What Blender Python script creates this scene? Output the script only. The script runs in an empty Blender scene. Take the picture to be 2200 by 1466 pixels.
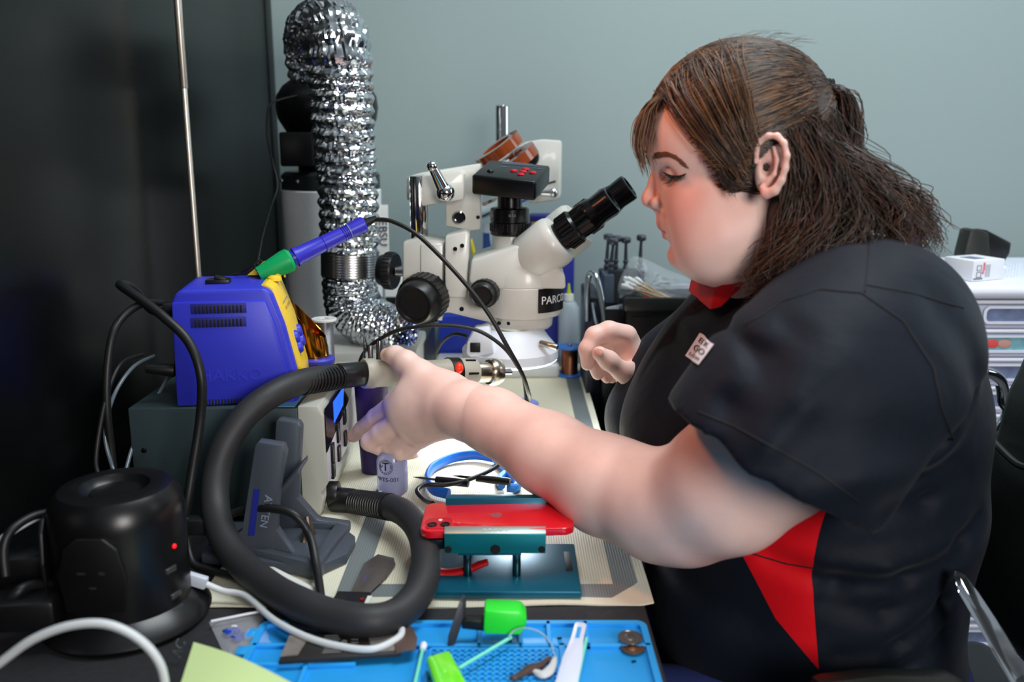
import bpy, bmesh, math, random
import numpy as np
from mathutils import Vector, Matrix

# ------------------------------------------------------------------ camera, light, exposure
S = bpy.context.scene
COL = S.collection
F = 1950.0                      # focal length in pixels of the 2200 x 1466 frame
PITCH = math.radians(12.38)
D = 0.75                        # height of the bench top
CAMZ = D + 0.448
cam_d = bpy.data.cameras.new('camera')
cam = bpy.data.objects.new('camera', cam_d); COL.objects.link(cam)
cam.location = (0, 0, CAMZ)
cam.rotation_euler = (math.radians(90) - PITCH, 0, 0)
cam_d.sensor_width = 36.0
cam_d.lens = 36.0 * F / 2200.0
cam_d.clip_start = 0.02
cam_d.dof.use_dof = True
cam_d.dof.focus_distance = 1.12
cam_d.dof.aperture_fstop = 4.0
S.camera = cam
S.view_settings.view_transform = 'Standard'
S.view_settings.look = 'None'
S.view_settings.gamma = 1.0
S.view_settings.use_curve_mapping = False
S.view_settings.exposure = 0.0

w = bpy.data.worlds.new('world'); S.world = w; w.use_nodes = True
nt = w.node_tree
bg = nt.nodes['Background']
tc = nt.nodes.new('ShaderNodeTexCoord'); sx = nt.nodes.new('ShaderNodeSeparateXYZ')
cr = nt.nodes.new('ShaderNodeValToRGB')
nt.links.new(tc.outputs['Generated'], sx.inputs[0]); nt.links.new(sx.outputs['Z'], cr.inputs[0])
cr.color_ramp.elements[0].position = 0.0; cr.color_ramp.elements[0].color = (0.02, 0.022, 0.025, 1)
cr.color_ramp.elements[1].position = 0.75; cr.color_ramp.elements[1].color = (0.62, 0.72, 0.78, 1)
e = cr.color_ramp.elements.new(0.2); e.color = (0.10, 0.115, 0.125, 1)
nt.links.new(cr.outputs[0], bg.inputs[0]); bg.inputs[1].default_value = 0.42

def area(name, loc, target, sx_, sy_, energy, color):
    l = bpy.data.lights.new(name, 'AREA'); l.shape = 'RECTANGLE'; l.size = sx_; l.size_y = sy_
    l.energy = energy; l.color = color
    o = bpy.data.objects.new(name, l); COL.objects.link(o); o.location = loc
    o.rotation_euler = (Vector(target) - Vector(loc)).to_track_quat('-Z', 'Y').to_euler()
    return o
def spot(name, loc, target, energy, color, angle, blend=0.5, r=0.03):
    l = bpy.data.lights.new(name, 'SPOT'); l.energy = energy; l.color = color
    l.spot_size = math.radians(angle); l.spot_blend = blend; l.shadow_soft_size = r
    o = bpy.data.objects.new(name, l); COL.objects.link(o); o.location = loc
    o.rotation_euler = (Vector(target) - Vector(loc)).to_track_quat('-Z', 'Y').to_euler()
    return o
area('ceiling_panel_light', (0.5, 1.0, 2.6), (0.3, 1.2, 0.8), 1.2, 0.6, 32, (0.90, 0.97, 1.0))
area('camera_side_fill', (0.70, -0.80, 1.45), (0.2, 1.1, 0.85), 0.6, 0.6, 24, (1.0, 0.96, 0.93))  # soft fill added beside the camera, well below the ceiling
area('right_side_light', (2.3, 1.2, 1.7), (0.6, 1.4, 1.1), 0.8, 1.2, 10, (0.80, 0.92, 1.0))  # cool soft light from out of frame right, without a modelled source
spot('warm_bench_lamp', (-0.28, 0.86, 1.52), (0.16, 0.97, 1.02), 7.0, (1.0, 0.33, 0.16), 62, 0.7, 0.04)
spot('ring_lamp_light', (0.02, 1.32, D + 0.118), (0.02, 1.27, D), 7.0, (0.86, 0.93, 1.0), 150, 0.9, 0.035)

# ------------------------------------------------------------------ pixel of the photograph -> place in the room
_c, _s = math.cos(PITCH), math.sin(PITCH)
def ray(px, py):
    a = (px - 1100.0) / F; b = (733.0 - py) / F
    return Vector((a, _c + b * _s, -_s + b * _c))
def P(px, py, Y):
    r = ray(px, py); k = Y / r.y
    return Vector((r.x * k, Y, CAMZ + r.z * k))
def PD(px, py, z=D):
    r = ray(px, py); k = (z - CAMZ) / r.z
    return Vector((r.x * k, r.y * k, z))
def mpp(py, Y):                 # metres per pixel there
    return (Y / ray(1100, py).y) / F
rnd = random.Random(7)

# ------------------------------------------------------------------ materials
def lin(c):
    return tuple(((x / 255.0) / 12.92 if x / 255.0 <= 0.04045 else ((x / 255.0 + 0.055) / 1.055) ** 2.4) for x in c)
MATS = {}
def mat(name, rgb, rough=0.5, metal=0.0, spec=0.5, bump=0.0, bscale=200.0, var=0.0, vscale=30.0, trans=0.0, alpha=1.0,
        emit=None, estr=0.0, coat=0.0, sss=0.0, ior=1.45, sheen=0.0):
    if name in MATS: return MATS[name]
    m = bpy.data.materials.new(name); m.use_nodes = True; t = m.node_tree
    b = t.nodes['Principled BSDF']
    c = lin(rgb)
    b.inputs['Base Color'].default_value = (*c, 1)
    b.inputs['Roughness'].default_value = rough; b.inputs['Metallic'].default_value = metal
    b.inputs['Specular IOR Level'].default_value = spec; b.inputs['IOR'].default_value = ior
    b.inputs['Transmission Weight'].default_value = trans; b.inputs['Alpha'].default_value = alpha
    b.inputs['Coat Weight'].default_value = coat
    b.inputs['Sheen Weight'].default_value = sheen
    if sss:
        b.inputs['Subsurface Weight'].default_value = sss
        b.inputs['Subsurface Radius'].default_value = (0.009, 0.0035, 0.002)
        b.inputs['Subsurface Scale'].default_value = 1.0
    if emit:
        b.inputs['Emission Color'].default_value = (*lin(emit), 1); b.inputs['Emission Strength'].default_value = estr
    co = t.nodes.new('ShaderNodeTexCoord')
    if var:
        n = t.nodes.new('ShaderNodeTexNoise'); n.inputs['Scale'].default_value = vscale; n.inputs['Detail'].default_value = 4
        mx = t.nodes.new('ShaderNodeMixRGB'); mx.blend_type = 'MIX'
        mx.inputs[1].default_value = (*[x * (1 - var) for x in c], 1); mx.inputs[2].default_value = (*[min(1, x * (1 + var)) for x in c], 1)
        t.links.new(co.outputs['Object'], n.inputs['Vector']); t.links.new(n.outputs['Fac'], mx.inputs[0]); t.links.new(mx.outputs[0], b.inputs['Base Color'])
    if bump:
        n = t.nodes.new('ShaderNodeTexNoise'); n.inputs['Scale'].default_value = bscale; n.inputs['Detail'].default_value = 3
        bp = t.nodes.new('ShaderNodeBump'); bp.inputs['Strength'].default_value = bump; bp.inputs['Distance'].default_value = 0.002
        t.links.new(co.outputs['Object'], n.inputs['Vector']); t.links.new(n.outputs['Fac'], bp.inputs['Height']); t.links.new(bp.outputs[0], b.inputs['Normal'])
    MATS[name] = m; return m

# ------------------------------------------------------------------ mesh building
class M:
    def __init__(s): s.v = []; s.f = []
    def add(s, vs, fs):
        n = len(s.v); s.v += [tuple(v) for v in vs]; s.f += [tuple(i + n for i in f) for f in fs]; return s
    def addbm(s, bm):
        bm.verts.index_update(); s.add([v.co.copy() for v in bm.verts], [[v.index for v in f.verts] for f in bm.faces]); bm.free(); return s
    def box(s, c, size, rot=None, bev=0.0, seg=2):
        bm = bmesh.new(); bmesh.ops.create_cube(bm, size=1.0)
        for v in bm.verts: v.co = Vector((v.co.x * size[0], v.co.y * size[1], v.co.z * size[2]))
        if bev: bmesh.ops.bevel(bm, geom=bm.edges[:], offset=bev, segments=seg, affect='EDGES', profile=0.5)
        R = rot if rot is not None else Matrix.Identity(3)
        for v in bm.verts: v.co = R @ v.co + Vector(c)
        return s.addbm(bm)
    def box2(s, a, b, bev=0.0, seg=2):
        a = Vector(a); b = Vector(b)
        return s.box((a + b) / 2, [abs(b[i] - a[i]) for i in range(3)], None, bev, seg)
    def prism(s, pts, ext, bev=0.0, seg=2):
        bm = bmesh.new(); ext = Vector(ext)
        a = [bm.verts.new(Vector(p)) for p in pts]; b = [bm.verts.new(Vector(p) + ext) for p in pts]
        n = len(pts); bm.faces.new(a); bm.faces.new(b[::-1])
        for i in range(n): bm.faces.new((a[i], b[i], b[(i + 1) % n], a[(i + 1) % n]))
        bmesh.ops.recalc_face_normals(bm, faces=bm.faces[:])
        if bev: bmesh.ops.bevel(bm, geom=bm.edges[:], offset=bev, segments=seg, affect='EDGES', profile=0.5, clamp_overlap=True)
        return s.addbm(bm)
    def lathe(s, p0, axis, prof, n=32, closed=False, a0=0.0):
        # prof: list of (t along axis, radius); ends with radius 0 are poles
        ax = Vector(axis).normalized(); p0 = Vector(p0)
        u = ax.orthogonal().normalized(); w_ = ax.cross(u)
        vs = []; rings = []
        for t, r in prof:
            if r <= 1e-7: rings.append([len(vs)]); vs.append(p0 + ax * t)
            else:
                rings.append(list(range(len(vs), len(vs) + n)))
                for i in range(n):
                    a = a0 + 2 * math.pi * i / n; vs.append(p0 + ax * t + (u * math.cos(a) + w_ * math.sin(a)) * r)
        fs = []
        R_ = rings + ([rings[0]] if closed else [])
        for A, B in zip(R_[:-1], R_[1:]):
            if len(A) == 1 and len(B) == 1: continue
            for i in range(n):
                j = (i + 1) % n
                if len(A) == 1: fs.append((A[0], B[j], B[i]))
                elif len(B) == 1: fs.append((A[i], A[j], B[0]))
                else: fs.append((A[i], A[j], B[j], B[i]))
        return s.add(vs, fs)
    def cyl(s, a, b, r, r2=None, n=28, bev=0.0):
        a = Vector(a); b = Vector(b); L = (b - a).length; r2 = r if r2 is None else r2
        if bev: pr = [(0, 0), (0, r - bev), (bev * .3, r - bev * .3), (bev, r), (L - bev, r2), (L - bev * .3, r2 - bev * .3), (L, r2 - bev), (L, 0)]
        else: pr = [(0, 0), (0, r), (L, r2), (L, 0)]
        return s.lathe(a, b - a, pr, n)
    def ell(s, c, r, rot=None, n=24, m=14):
        vs = []; fs = []; R = rot if rot is not None else Matrix.Identity(3)
        r = (r, r, r) if isinstance(r, (int, float)) else r
        for j in range(m + 1):
            th = math.pi * j / m
            for i in range(n):
                ph = 2 * math.pi * i / n
                vs.append(R @ Vector((math.sin(th) * math.cos(ph) * r[0], math.sin(th) * math.sin(ph) * r[1], math.cos(th) * r[2])) + Vector(c))
        for j in range(m):
            for i in range(n):
                k = (i + 1) % n; fs.append((j * n + i, (j + 1) * n + i, (j + 1) * n + k, j * n + k))
        return s.add(vs, fs)
    def tube(s, pts, r, n=10, sub=6, smooth=True, caps=True, flat=None):
        pts = [Vector(p) for p in pts]
        rs = r if isinstance(r, (list, tuple)) else [r] * len(pts)
        if smooth and len(pts) > 2: pts, rs = catmull(pts, rs, sub)
        vs = []; fs = []; N = len(pts)
        t = [(pts[min(i + 1, N - 1)] - pts[max(i - 1, 0)]).normalized() for i in range(N)]
        u = t[0].orthogonal().normalized()
        if flat is not None:
            u = Vector(flat[0]); u = (u - t[0] * u.dot(t[0])).normalized()
        for i in range(N):
            u = (u - t[i] * u.dot(t[i])).normalized(); w_ = t[i].cross(u)
            for k in range(n):
                a = 2 * math.pi * k / n
                fa = flat[1] if flat is not None else 1.0
                vs.append(pts[i] + (u * math.cos(a) + w_ * math.sin(a) * fa) * rs[i])
        for i in range(N - 1):
            for k in range(n):
                j = (k + 1) % n; fs.append((i * n + k, i * n + j, (i + 1) * n + j, (i + 1) * n + k))
        if caps: fs.append(tuple(range(n))[::-1]); fs.append(tuple(range((N - 1) * n, N * n)))
        return s.add(vs, fs)
    def text(s, txt, size, org, ux, uy, ext=0.0003, fn=None, align='CENTER'):
        vs, fs = text_geo(txt, size, ext, align)
        if fn: vs = [fn(v) for v in vs]
        else:
            ux = Vector(ux).normalized(); uy = Vector(uy).normalized(); uz = ux.cross(uy)
            vs = [Vector(org) + ux * v.x + uy * v.y + uz * v.z for v in vs]
        return s.add(vs, fs)

def catmull(pts, rs, sub):
    op = []; orr = []; N = len(pts)
    for i in range(N - 1):
        p0 = pts[max(i - 1, 0)]; p1 = pts[i]; p2 = pts[i + 1]; p3 = pts[min(i + 2, N - 1)]
        for k in range(sub):
            t = k / sub; t2 = t * t; t3 = t2 * t
            op.append(0.5 * ((2 * p1) + (p2 - p0) * t + (2 * p0 - 5 * p1 + 4 * p2 - p3) * t2 + (3 * p1 - p0 - 3 * p2 + p3) * t3))
            orr.append(rs[i] + (rs[i + 1] - rs[i]) * t)
    op.append(pts[-1]); orr.append(rs[-1]); return op, orr
_tc = {}
def text_geo(txt, size, ext, align='CENTER'):
    key = (txt, size, ext, align)
    if key not in _tc:
        cu = bpy.data.curves.new('t', 'FONT'); cu.body = txt; cu.size = size; cu.extrude = ext; cu.align_x = align; cu.align_y = 'CENTER'; cu.resolution_u = 3
        o = bpy.data.objects.new('t', cu); COL.objects.link(o); bpy.context.view_layer.update()
        dg = bpy.context.evaluated_depsgraph_get(); me = o.evaluated_get(dg).to_mesh()
        _tc[key] = ([v.co.copy() for v in me.vertices], [tuple(p.vertices) for p in me.polygons])
        o.evaluated_get(dg).to_mesh_clear(); bpy.data.objects.remove(o); bpy.data.curves.remove(cu)
    return _tc[key]

def wloc(o):
    l = Vector((0, 0, 0))
    while o is not None: l += o.location; o = o.parent
    return l
def ob(name, m, material, parent=None, org=None, label=None, ang=35, kind=None):
    me = bpy.data.meshes.new(name)
    base = wloc(parent) if parent is not None else (Vector(org) if org is not None else Vector((0, 0, 0)))
    if isinstance(m, tuple): vs, fs = m; vs = (np.asarray(vs) - np.array(base)).tolist()
    else: vs = [(v[0] - base.x, v[1] - base.y, v[2] - base.z) for v in m.v]; fs = m.f
    me.from_pydata(vs, [], fs); me.update()
    bm = bmesh.new(); bm.from_mesh(me); bmesh.ops.recalc_face_normals(bm, faces=bm.faces[:]); bm.to_mesh(me); bm.free()
    me.polygons.foreach_set('use_smooth', [True] * len(me.polygons))
    if ang < 180: me.set_sharp_from_angle(angle=math.radians(ang))
    for mm in (material if isinstance(material, (list, tuple)) else [material]): me.materials.append(mm)
    o = bpy.data.objects.new(name, me); COL.objects.link(o)
    if parent is not None: o.parent = parent
    else: o.location = base
    if label: o['label'] = label
    if kind: o['kind'] = kind
    return o
def thing(name, label, cat, loc, group=None):
    o = bpy.data.objects.new(name, None); COL.objects.link(o); o.location = loc; o.empty_display_size = 0.02
    o['label'] = label; o['category'] = cat
    if group: o['group'] = group
    return o
def solo(name, m, material, label, cat, org=None, group=None, ang=35, kind=None):
    if org is None:
        a = np.array(m.v if isinstance(m, M) else m[0]); lo = a.min(0); hi = a.max(0)
        org = ((lo[0] + hi[0]) / 2, (lo[1] + hi[1]) / 2, lo[2])
    o = ob(name, m, material, None, org, label, ang, kind); o['category'] = cat
    if group: o['group'] = group
    return o
def rotz(a): return Matrix.Rotation(math.radians(a), 3, 'Z')
def qs(l, Y): return [P(x, y, Y) for x, y in l]

# ------------------------------------------------------------------ the setting
Mwall = mat('painted wall', (148, 164, 164), 0.75, bump=0.03, bscale=300, var=0.02, vscale=3)
m = M(); m.box2((-1.4, 1.95, 0), (2.6, 2.05, 2.7)); ob('wall_back', m, Mwall, kind='structure')
m = M(); m.box2((-1.4, -1.2, -0.05), (2.6, 2.05, 0)); ob('floor', m, mat('grey vinyl floor', (70, 72, 72), 0.5, var=0.08, vscale=8), kind='structure')

Mblk = mat('black gloss panel', (8, 9, 9), 0.28, spec=0.3, bump=0.02, bscale=60)
cab = thing('cabinet', 'tall glossy black cabinet filling the left side, beside the bench', 'cabinet', (-0.74, 1.1, 0))
m = M(); m.box2((-0.99, 0.30, 0), (-0.49, 1.945, 2.25), 0.002); ob('body', m, Mblk, cab)
m = M(); m.box2((-0.4895, 1.9, 0.02), (-0.4885, 1.944, 2.24), 0.0005); ob('edge_trim', m, mat('black edge', (12, 13, 13), 0.4), cab)
m = M(); X, Y = -0.453, 1.30
m.cyl((X, Y, D), (X, Y, 1.00), 0.0036); m.cyl((X, Y, 1.0), (X, Y, 1.27), 0.0045); m.cyl((X, Y, 1.0), (X, Y, 1.0015), 0.005); m.cyl((X, Y, 1.27), (X, Y, 1.75), 0.0055, bev=0.001)
m.cyl((X, Y, D), (X, Y, D + 0.006), 0.02, bev=0.002)
solo('telescopic_rod', m, mat('brushed steel rod', (226, 216, 202), 0.38, 1.0), 'thin telescopic steel rod standing upright before the black cabinet', 'rod')

Mtop = mat('charcoal bench top', (38, 38, 41), 0.6, bump=0.35, bscale=90, var=0.25, vscale=140)
bench = thing('workbench', 'charcoal workbench along the wall carrying the repair tools', 'workbench', (-0.18, 1.2, 0))
m = M(); m.box2((-0.4865, 0.42, D - 0.03), (0.132, 1.94, D), 0.003); ob('bench_top', m, Mtop, bench)
for x, y in ((-0.46, 0.46), (0.09, 0.46), (-0.46, 1.9), (0.09, 1.9)):
    m = M(); m.box2((x - 0.02, y - 0.02, 0), (x + 0.02, y + 0.02, D - 0.03), 0.003); ob('leg', m, Mblk, bench)
m = M(); m.box2((-0.45, 1.905, 0.15), (0.09, 1.925, D - 0.04)); ob('light_block_panel', m, Mblk, bench)  # unseen panel added to keep light out from under the bench

# soldering mat on the bench : cream, ribbed, with a grey border printed on it
mm = bpy.data.materials.new('ribbed cream mat'); mm.use_nodes = True; t = mm.node_tree; b = t.nodes['Principled BSDF']
b.inputs['Roughness'].default_value = 0.55
geo = t.nodes.new('ShaderNodeTexCoord'); sp = t.nodes.new('ShaderNodeSeparateXYZ'); t.links.new(geo.outputs['Object'], sp.inputs[0])
def mth(op, a, b_=None, c=None):
    n = t.nodes.new('ShaderNodeMath'); n.operation = op
    for i, x in enumerate((a, b_, c)):
        if x is None: continue
        if isinstance(x, (int, float)): n.inputs[i].default_value = x
        else: t.links.new(x, n.inputs[i])
    return n.outputs[0]
# object origin is the mat's near right corner
def inside(x0, x1, y0, y1, cut):
    X_, Y_ = sp.outputs['X'], sp.outputs['Y']
    a = mth('MULTIPLY', mth('GREATER_THAN', X_, x0), mth('LESS_THAN', X_, x1))
    a = mth('MULTIPLY', a, mth('MULTIPLY', mth('GREATER_THAN', Y_, y0), mth('LESS_THAN', Y_, y1)))
    return mth('MULTIPLY', a, mth('LESS_THAN', mth('SUBTRACT', mth('SUBTRACT', X_, Y_), x1 - y0 - cut), 0.0))
outer = inside(-0.318, -0.010, 0.016, 1.2, 0.03); inner = inside(-0.292, -0.036, 0.044, 1.2, 0.0)
band = mth('MULTIPLY', outer, mth('SUBTRACT', 1.0, inner))
wv = t.nodes.new('ShaderNodeTexWave'); wv.inputs['Scale'].default_value = 110; wv.bands_direction = 'X'
t.links.new(geo.outputs['Object'], wv.inputs['Vector'])
mx1 = t.nodes.new('ShaderNodeMixRGB'); mx1.inputs[1].default_value = (*lin((206, 198, 172)), 1); mx1.inputs[2].default_value = (*lin((228, 220, 194)), 1); t.links.new(wv.outputs['Fac'], mx1.inputs[0])
mx0 = t.nodes.new('ShaderNodeMixRGB'); mx0.inputs[1].default_value = (*lin((222, 218, 196)), 1); t.links.new(inner, mx0.inputs[0]); t.links.new(mx1.outputs[0], mx0.inputs[2])
mx2 = t.nodes.new('ShaderNodeMixRGB'); t.links.new(band, mx2.inputs[0]); t.links.new(mx0.outputs[0], mx2.inputs[1]); mx2.inputs[2].default_value = (*lin((112, 118, 118)), 1)
t.links.new(mx2.outputs[0], b.inputs['Base Color'])
bp = t.nodes.new('ShaderNodeBump'); bp.inputs['Strength'].default_value = 0.25; bp.inputs['Distance'].default_value = 0.0006; t.links.new(wv.outputs['Fac'], bp.inputs['Height']); t.links.new(bp.outputs[0], b.inputs['Normal'])
m = M(); vs = []; nx, ny = 30, 60
for j in range(ny + 1):
    for i in range(nx + 1):
        x = -0.312 + 0.452 * i / nx; y = 0.817 + 0.99 * j / ny
        z = D + 0.0022 + (0.0012 * math.sin(x * 40) * max(0, 1 - (y - 0.817) / 0.03) if y < 0.85 else 0) + (0.003 * max(0, (x - 0.128) / 0.012) * (0.5 + 0.5 * math.sin(y * 9)))
        vs.append((x, y - 0.006 * max(0, -x - 0.05) / 0.3 + 0.003 * math.sin(x * 14), z))
fs = [(j * (nx + 1) + i, j * (nx + 1) + i + 1, (j + 1) * (nx + 1) + i + 1, (j + 1) * (nx + 1) + i) for j in range(ny) for i in range(nx)]
N_ = len(vs); vs += [(x, y, z - 0.0018) for x, y, z in vs]; fs2 = [tuple(k + N_ for k in f[::-1]) for f in fs]
rim = [i for i in range(nx + 1)] + [j * (nx + 1) + nx for j in range(1, ny + 1)] + [ny * (nx + 1) + i for i in range(nx - 1, -1, -1)] + [j * (nx + 1) for j in range(ny - 1, 0, -1)]
fs3 = [(rim[k], rim[(k + 1) % len(rim)], rim[(k + 1) % len(rim)] + N_, rim[k] + N_) for k in range(len(rim))]
m.add(vs, fs + fs2 + fs3)
solo('bench_mat', m, mm, 'large cream ribbed mat with grey border lying on the bench top', 'mat', org=(0.14, 0.817, D))
# ------------------------------------------------------------------ hot air station and the things on and round it
Mteal = mat('grey green sheet metal', (52, 66, 70), 0.45, spec=0.4, bump=0.05, bscale=500)
Mbeige = mat('warm grey plastic', (176, 176, 166), 0.42, bump=0.03, bscale=600)
Mblackp = mat('black plastic', (16, 16, 17), 0.35)
Mblackr = mat('black rubber', (20, 20, 21), 0.45)
Mchrome = mat('chrome', (225, 225, 225), 0.08, 1.0)
Msteel = mat('steel', (170, 170, 168), 0.25, 1.0)
Mwhitep = mat('white plastic', (226, 226, 222), 0.4)
Mdark = mat('dark screw', (14, 14, 15), 0.4, 0.6)

ST0, ST1 = 1.025, 1.248          # near and far side of the station
XF = -0.2225
st = thing('hot_air_station', 'grey hot air rework station with beige front panel and blue display', 'soldering station', (-0.33, 1.13, D))
m = M(); m.box2((-0.452, ST0, D + 0.006), (-0.252, ST1, D + 0.142), 0.002); ob('case', m, Mteal, st)
# front frame, a lip that bulges near the top, as one moulded piece
m = M()
prof = [(-0.252, D + 0.008), (-0.231, D + 0.008), (-0.226, D + 0.028), (-0.229, D + 0.036), (XF, D + 0.044), (XF, D + 0.132), (-0.228, D + 0.1445), (-0.252, D + 0.1445)]
m.prism([(x, ST0 - 0.001, z) for x, z in prof], (0, ST1 - ST0 + 0.002, 0), 0.0015); ob('front_frame', m, Mbeige, st)
m = M(); m.box2((XF - 0.001, ST0 + 0.012, D + 0.046), (XF + 0.0008, ST1 - 0.012, D + 0.136), 0.0004)
pan = ob('front_panel', m, mat('lilac grey panel', (196, 192, 200), 0.3), st)
m = M(); m.prism([(XF + 0.0006, y, z) for y, z in ((ST0 + 0.006, D + 0.085), (ST0 + 0.006, D + 0.139), (ST1 - 0.006, D + 0.139), (ST1 - 0.05, D + 0.108))], (0.0009, 0, 0)); ob('display_bezel', m, mat('mirror black bezel', (18, 18, 22), 0.08), st)
m = M(); m.prism([(XF + 0.0014, y, z) for y, z in ((ST0 + 0.055, D + 0.107), (ST0 + 0.055, D + 0.134), (ST0 + 0.125, D + 0.134), (ST0 + 0.115, D + 0.112))], (0.0006, 0, 0))
ob('display', m, mat('lit blue display', (30, 60, 220), 0.2, emit=(30, 80, 255), estr=2.2), st, label='lit blue liquid crystal display')
for y, z, h in ((0.035, 0.075, 0.024), (0.035, 0.052, 0.02), (0.075, 0.088, 0.026), (0.075, 0.060, 0.02), (0.12, 0.095, 0.02), (0.12, 0.065, 0.02)):
    m = M(); m.box((XF + 0.002, ST0 + y, D + z), (0.004, 0.012, h), None, 0.001); ob('button', m, Mblackp, st)
for x, z in ((-0.437, 0.09), (-0.268, 0.095), (-0.437, 0.03), (-0.268, 0.03)):
    m = M(); m.cyl((x, ST0 + 0.001, D + z), (x, ST0 - 0.0025, D + z), 0.0034, 0.0026, bev=0.0005); ob('screw', m, Mdark, st)
for x in (-0.43, -0.25):
    for y in (ST0 + 0.02, ST1 - 0.02):
        m = M(); m.cyl((x, y, D + 0.0035), (x, y, D + 0.008), 0.008); ob('foot', m, Mblackr, st)
m = M(); m.cyl((-0.2265, 1.056, D + 0.0215), (-0.214, 1.056, D + 0.0215), 0.0168, bev=0.001); ob('hose_outlet', m, Mblackp, st)

# sticker sheet on top
m = M(); m.box2((-0.281, ST0 + 0.006, D + 0.142), (-0.257, ST0 + 0.075, D + 0.1426)); solo('sticky_label', m, mat('pale blue paper', (120, 180, 215), 0.6), 'pale blue sticker on the station top under the blue soldering unit', 'sticker')

# blue soldering unit on the station
Mblue = mat('cobalt plastic', (50, 56, 196), 0.42, bump=0.04, bscale=700)
Myel = mat('yellow plastic', (240, 200, 50), 0.4)
BN, BF = 1.052, 1.165
sb = thing('soldering_unit', 'cobalt blue soldering unit with yellow front, standing on the hot air station', 'soldering station', (P(640, 850, 1.052).x, 1.052, D + 0.142))
def QB(x, y, Y=BN): p = P(x, y, Y); return p
def bx(px, Y=BN): return P(px, 700, Y).x
zB = D + 0.142
zT = P(500, 590, BF - .005).z
side = [(P(390, 850, BN).x, zB), (P(378, 640, BN).x, zT - 0.014), (P(384, 600, BN).x, zT - 0.004), (P(396, 592, BN).x, zT), (P(566, 594, BN).x, zT), (P(582, 606, BN).x, zT - 0.006), (P(610, 680, BN).x, zT - 0.046), (P(640, 800, BN).x, zB + 0.03), (P(640, 850, BN).x, zB)]
m = M(); m.prism([(x, BN, z) for x, z in side], (0, BF - BN, 0), 0.005, 3); ob('case', m, Mblue, sb)
# raised side skirt
m = M(); sk = [(P(391, 855, BN).x, zB + 0.001), (P(380, 645, BN).x, P(500, 643, BN).z), (P(572, 645, BN).x, P(500, 643, BN).z), (P(592, 690, BN).x, P(500, 692, BN).z), (P(636, 855, BN).x, zB + 0.001)]
m.prism([(x, BN - 0.0035, z) for x, z in sk], (0, 0.006, 0), 0.0025, 2); ob('side_shell', m, Mblue, sb)
# yellow front, wraps over the top edge
fy0, fy1 = BN + 0.012, BF - 0.008
fr = [(P(556, 600, BN).x, zT + 0.0008), (P(568, 594, BN).x, zT + 0.0028), (P(586, 606, BN).x, zT - 0.003), (P(616, 680, BN).x, zT - 0.045), (P(648, 800, BN).x, zB + 0.03), (P(650, 815, BN).x, zB + 0.012), (P(640, 815, BN).x, zB + 0.012), (P(600, 680, BN).x, zT - 0.045), (P(570, 610, BN).x, zT - 0.004)]
m = M(); m.prism([(x, fy0 + 0.006, z) for x, z in fr], (0, fy1 - fy0 - 0.006, 0), 0.0015); ob('yellow_front', m, Myel, sb, label='yellow front panel of the unit')
m = M(); m.lathe((P(578, 594, BN).x, fy0 + 0.05, zT), (0, 0, 1), [(0, 0.009), (0.004, 0.0085), (0.006, 0.005), (0.0065, 0)], 20); ob('holder_knob', m, Myel, sb)
def fpt(t, y, off=0.0):      # a point on the sloping front
    a = Vector((P(588, 610, BN).x, 0, zT - 0.005)); b_ = Vector((P(649, 802, BN).x, 0, zB + 0.028)); p = a.lerp(b_, t)
    n = Vector((b_.z - a.z, 0, -(b_.x - a.x))).normalized(); n = n if n.x > 0 else -n
    return Vector((p.x, y, p.z)) + n * off
def fbox(t, y, w_, h, off, d, bev=0.0012):
    c = fpt(t, y, off); a = math.atan2(P(649, 802, BN).x - P(588, 610, BN).x, (zT - 0.005) - (zB + 0.028))
    return M().box(c, (d, w_, h), Matrix.Rotation(-a, 3, 'Y'), bev)
ob('display_window', fbox(0.33, fy0 + 0.052, 0.05, 0.02, 0.0008, 0.002, 0.0005), mat('ochre window', (196, 150, 30), 0.25), sb)
for t_ in (0.60, 0.72):
    m = M(); c = fpt(t_, fy0 + 0.034, 0); n = (fpt(t_, 0, 1) - fpt(t_, 0, 0)); m.cyl(c, c + n * 0.006, 0.0085, 0.0075, bev=0.0015); ob('button', m, Mblue, sb)
    m = M(); c = fpt(t_, fy0 + 0.072, 0); m.cyl(c, c + n * 0.006, 0.0085, 0.0075, bev=0.0015); ob('button', m, Mblue, sb)
c0 = fpt(0.2, fy0 + 0.052, 0.0012); uz = (fpt(0.2, 0, 1) - fpt(0.2, 0, 0)).normalized(); uy = (fpt(0.1, 0) - fpt(0.3, 0)).normalized()
m = M()
for k in range(12): m.add(*(lambda q: (q.v, q.f))(fbox(0.2, fy0 + 0.025 + .0045 * k, .003, .0045, 0.0009, .0006, 0)))
ob('front_marking', m, mat('faded blue print', (110, 104, 140), .5), sb)
# side vents
for r_ in range(2):
    py = 658 + 29 * r_
    m = M(); a = P(416, py - 10, BN - 0.0035); b_ = P(532, py + 12, BN - 0.0035); zc = (a.z + b_.z) / 2
    m.box(((a.x + b_.x) / 2, BN - 0.0036, zc), (b_.x - a.x, 0.0008, 0.0118), None, 0.0003); v = ob('vent', m, mat('deep blue shade', (30, 33, 120), 0.6), sb)
    m = M()
    for k in range(13):
        xx = a.x + 0.006 + (b_.x - a.x - 0.012) * k / 12; m.box((xx, BN - 0.0042, zc - 0.001), (0.0021, 0.0012, 0.0088), None, 0.0004)
    ob('slot', m, mat('slot black', (6, 6, 14), 0.7), v)
m = M()
for k in range(17):
    m.box((P(452 + k * 6.4, 852, BN).x, BN - 0.0038, zB + 0.0045), (0.0017, 0.0012, 0.008), None, 0.0003)
ob('bottom_vent', m, MATS['slot black'], sb)
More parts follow.
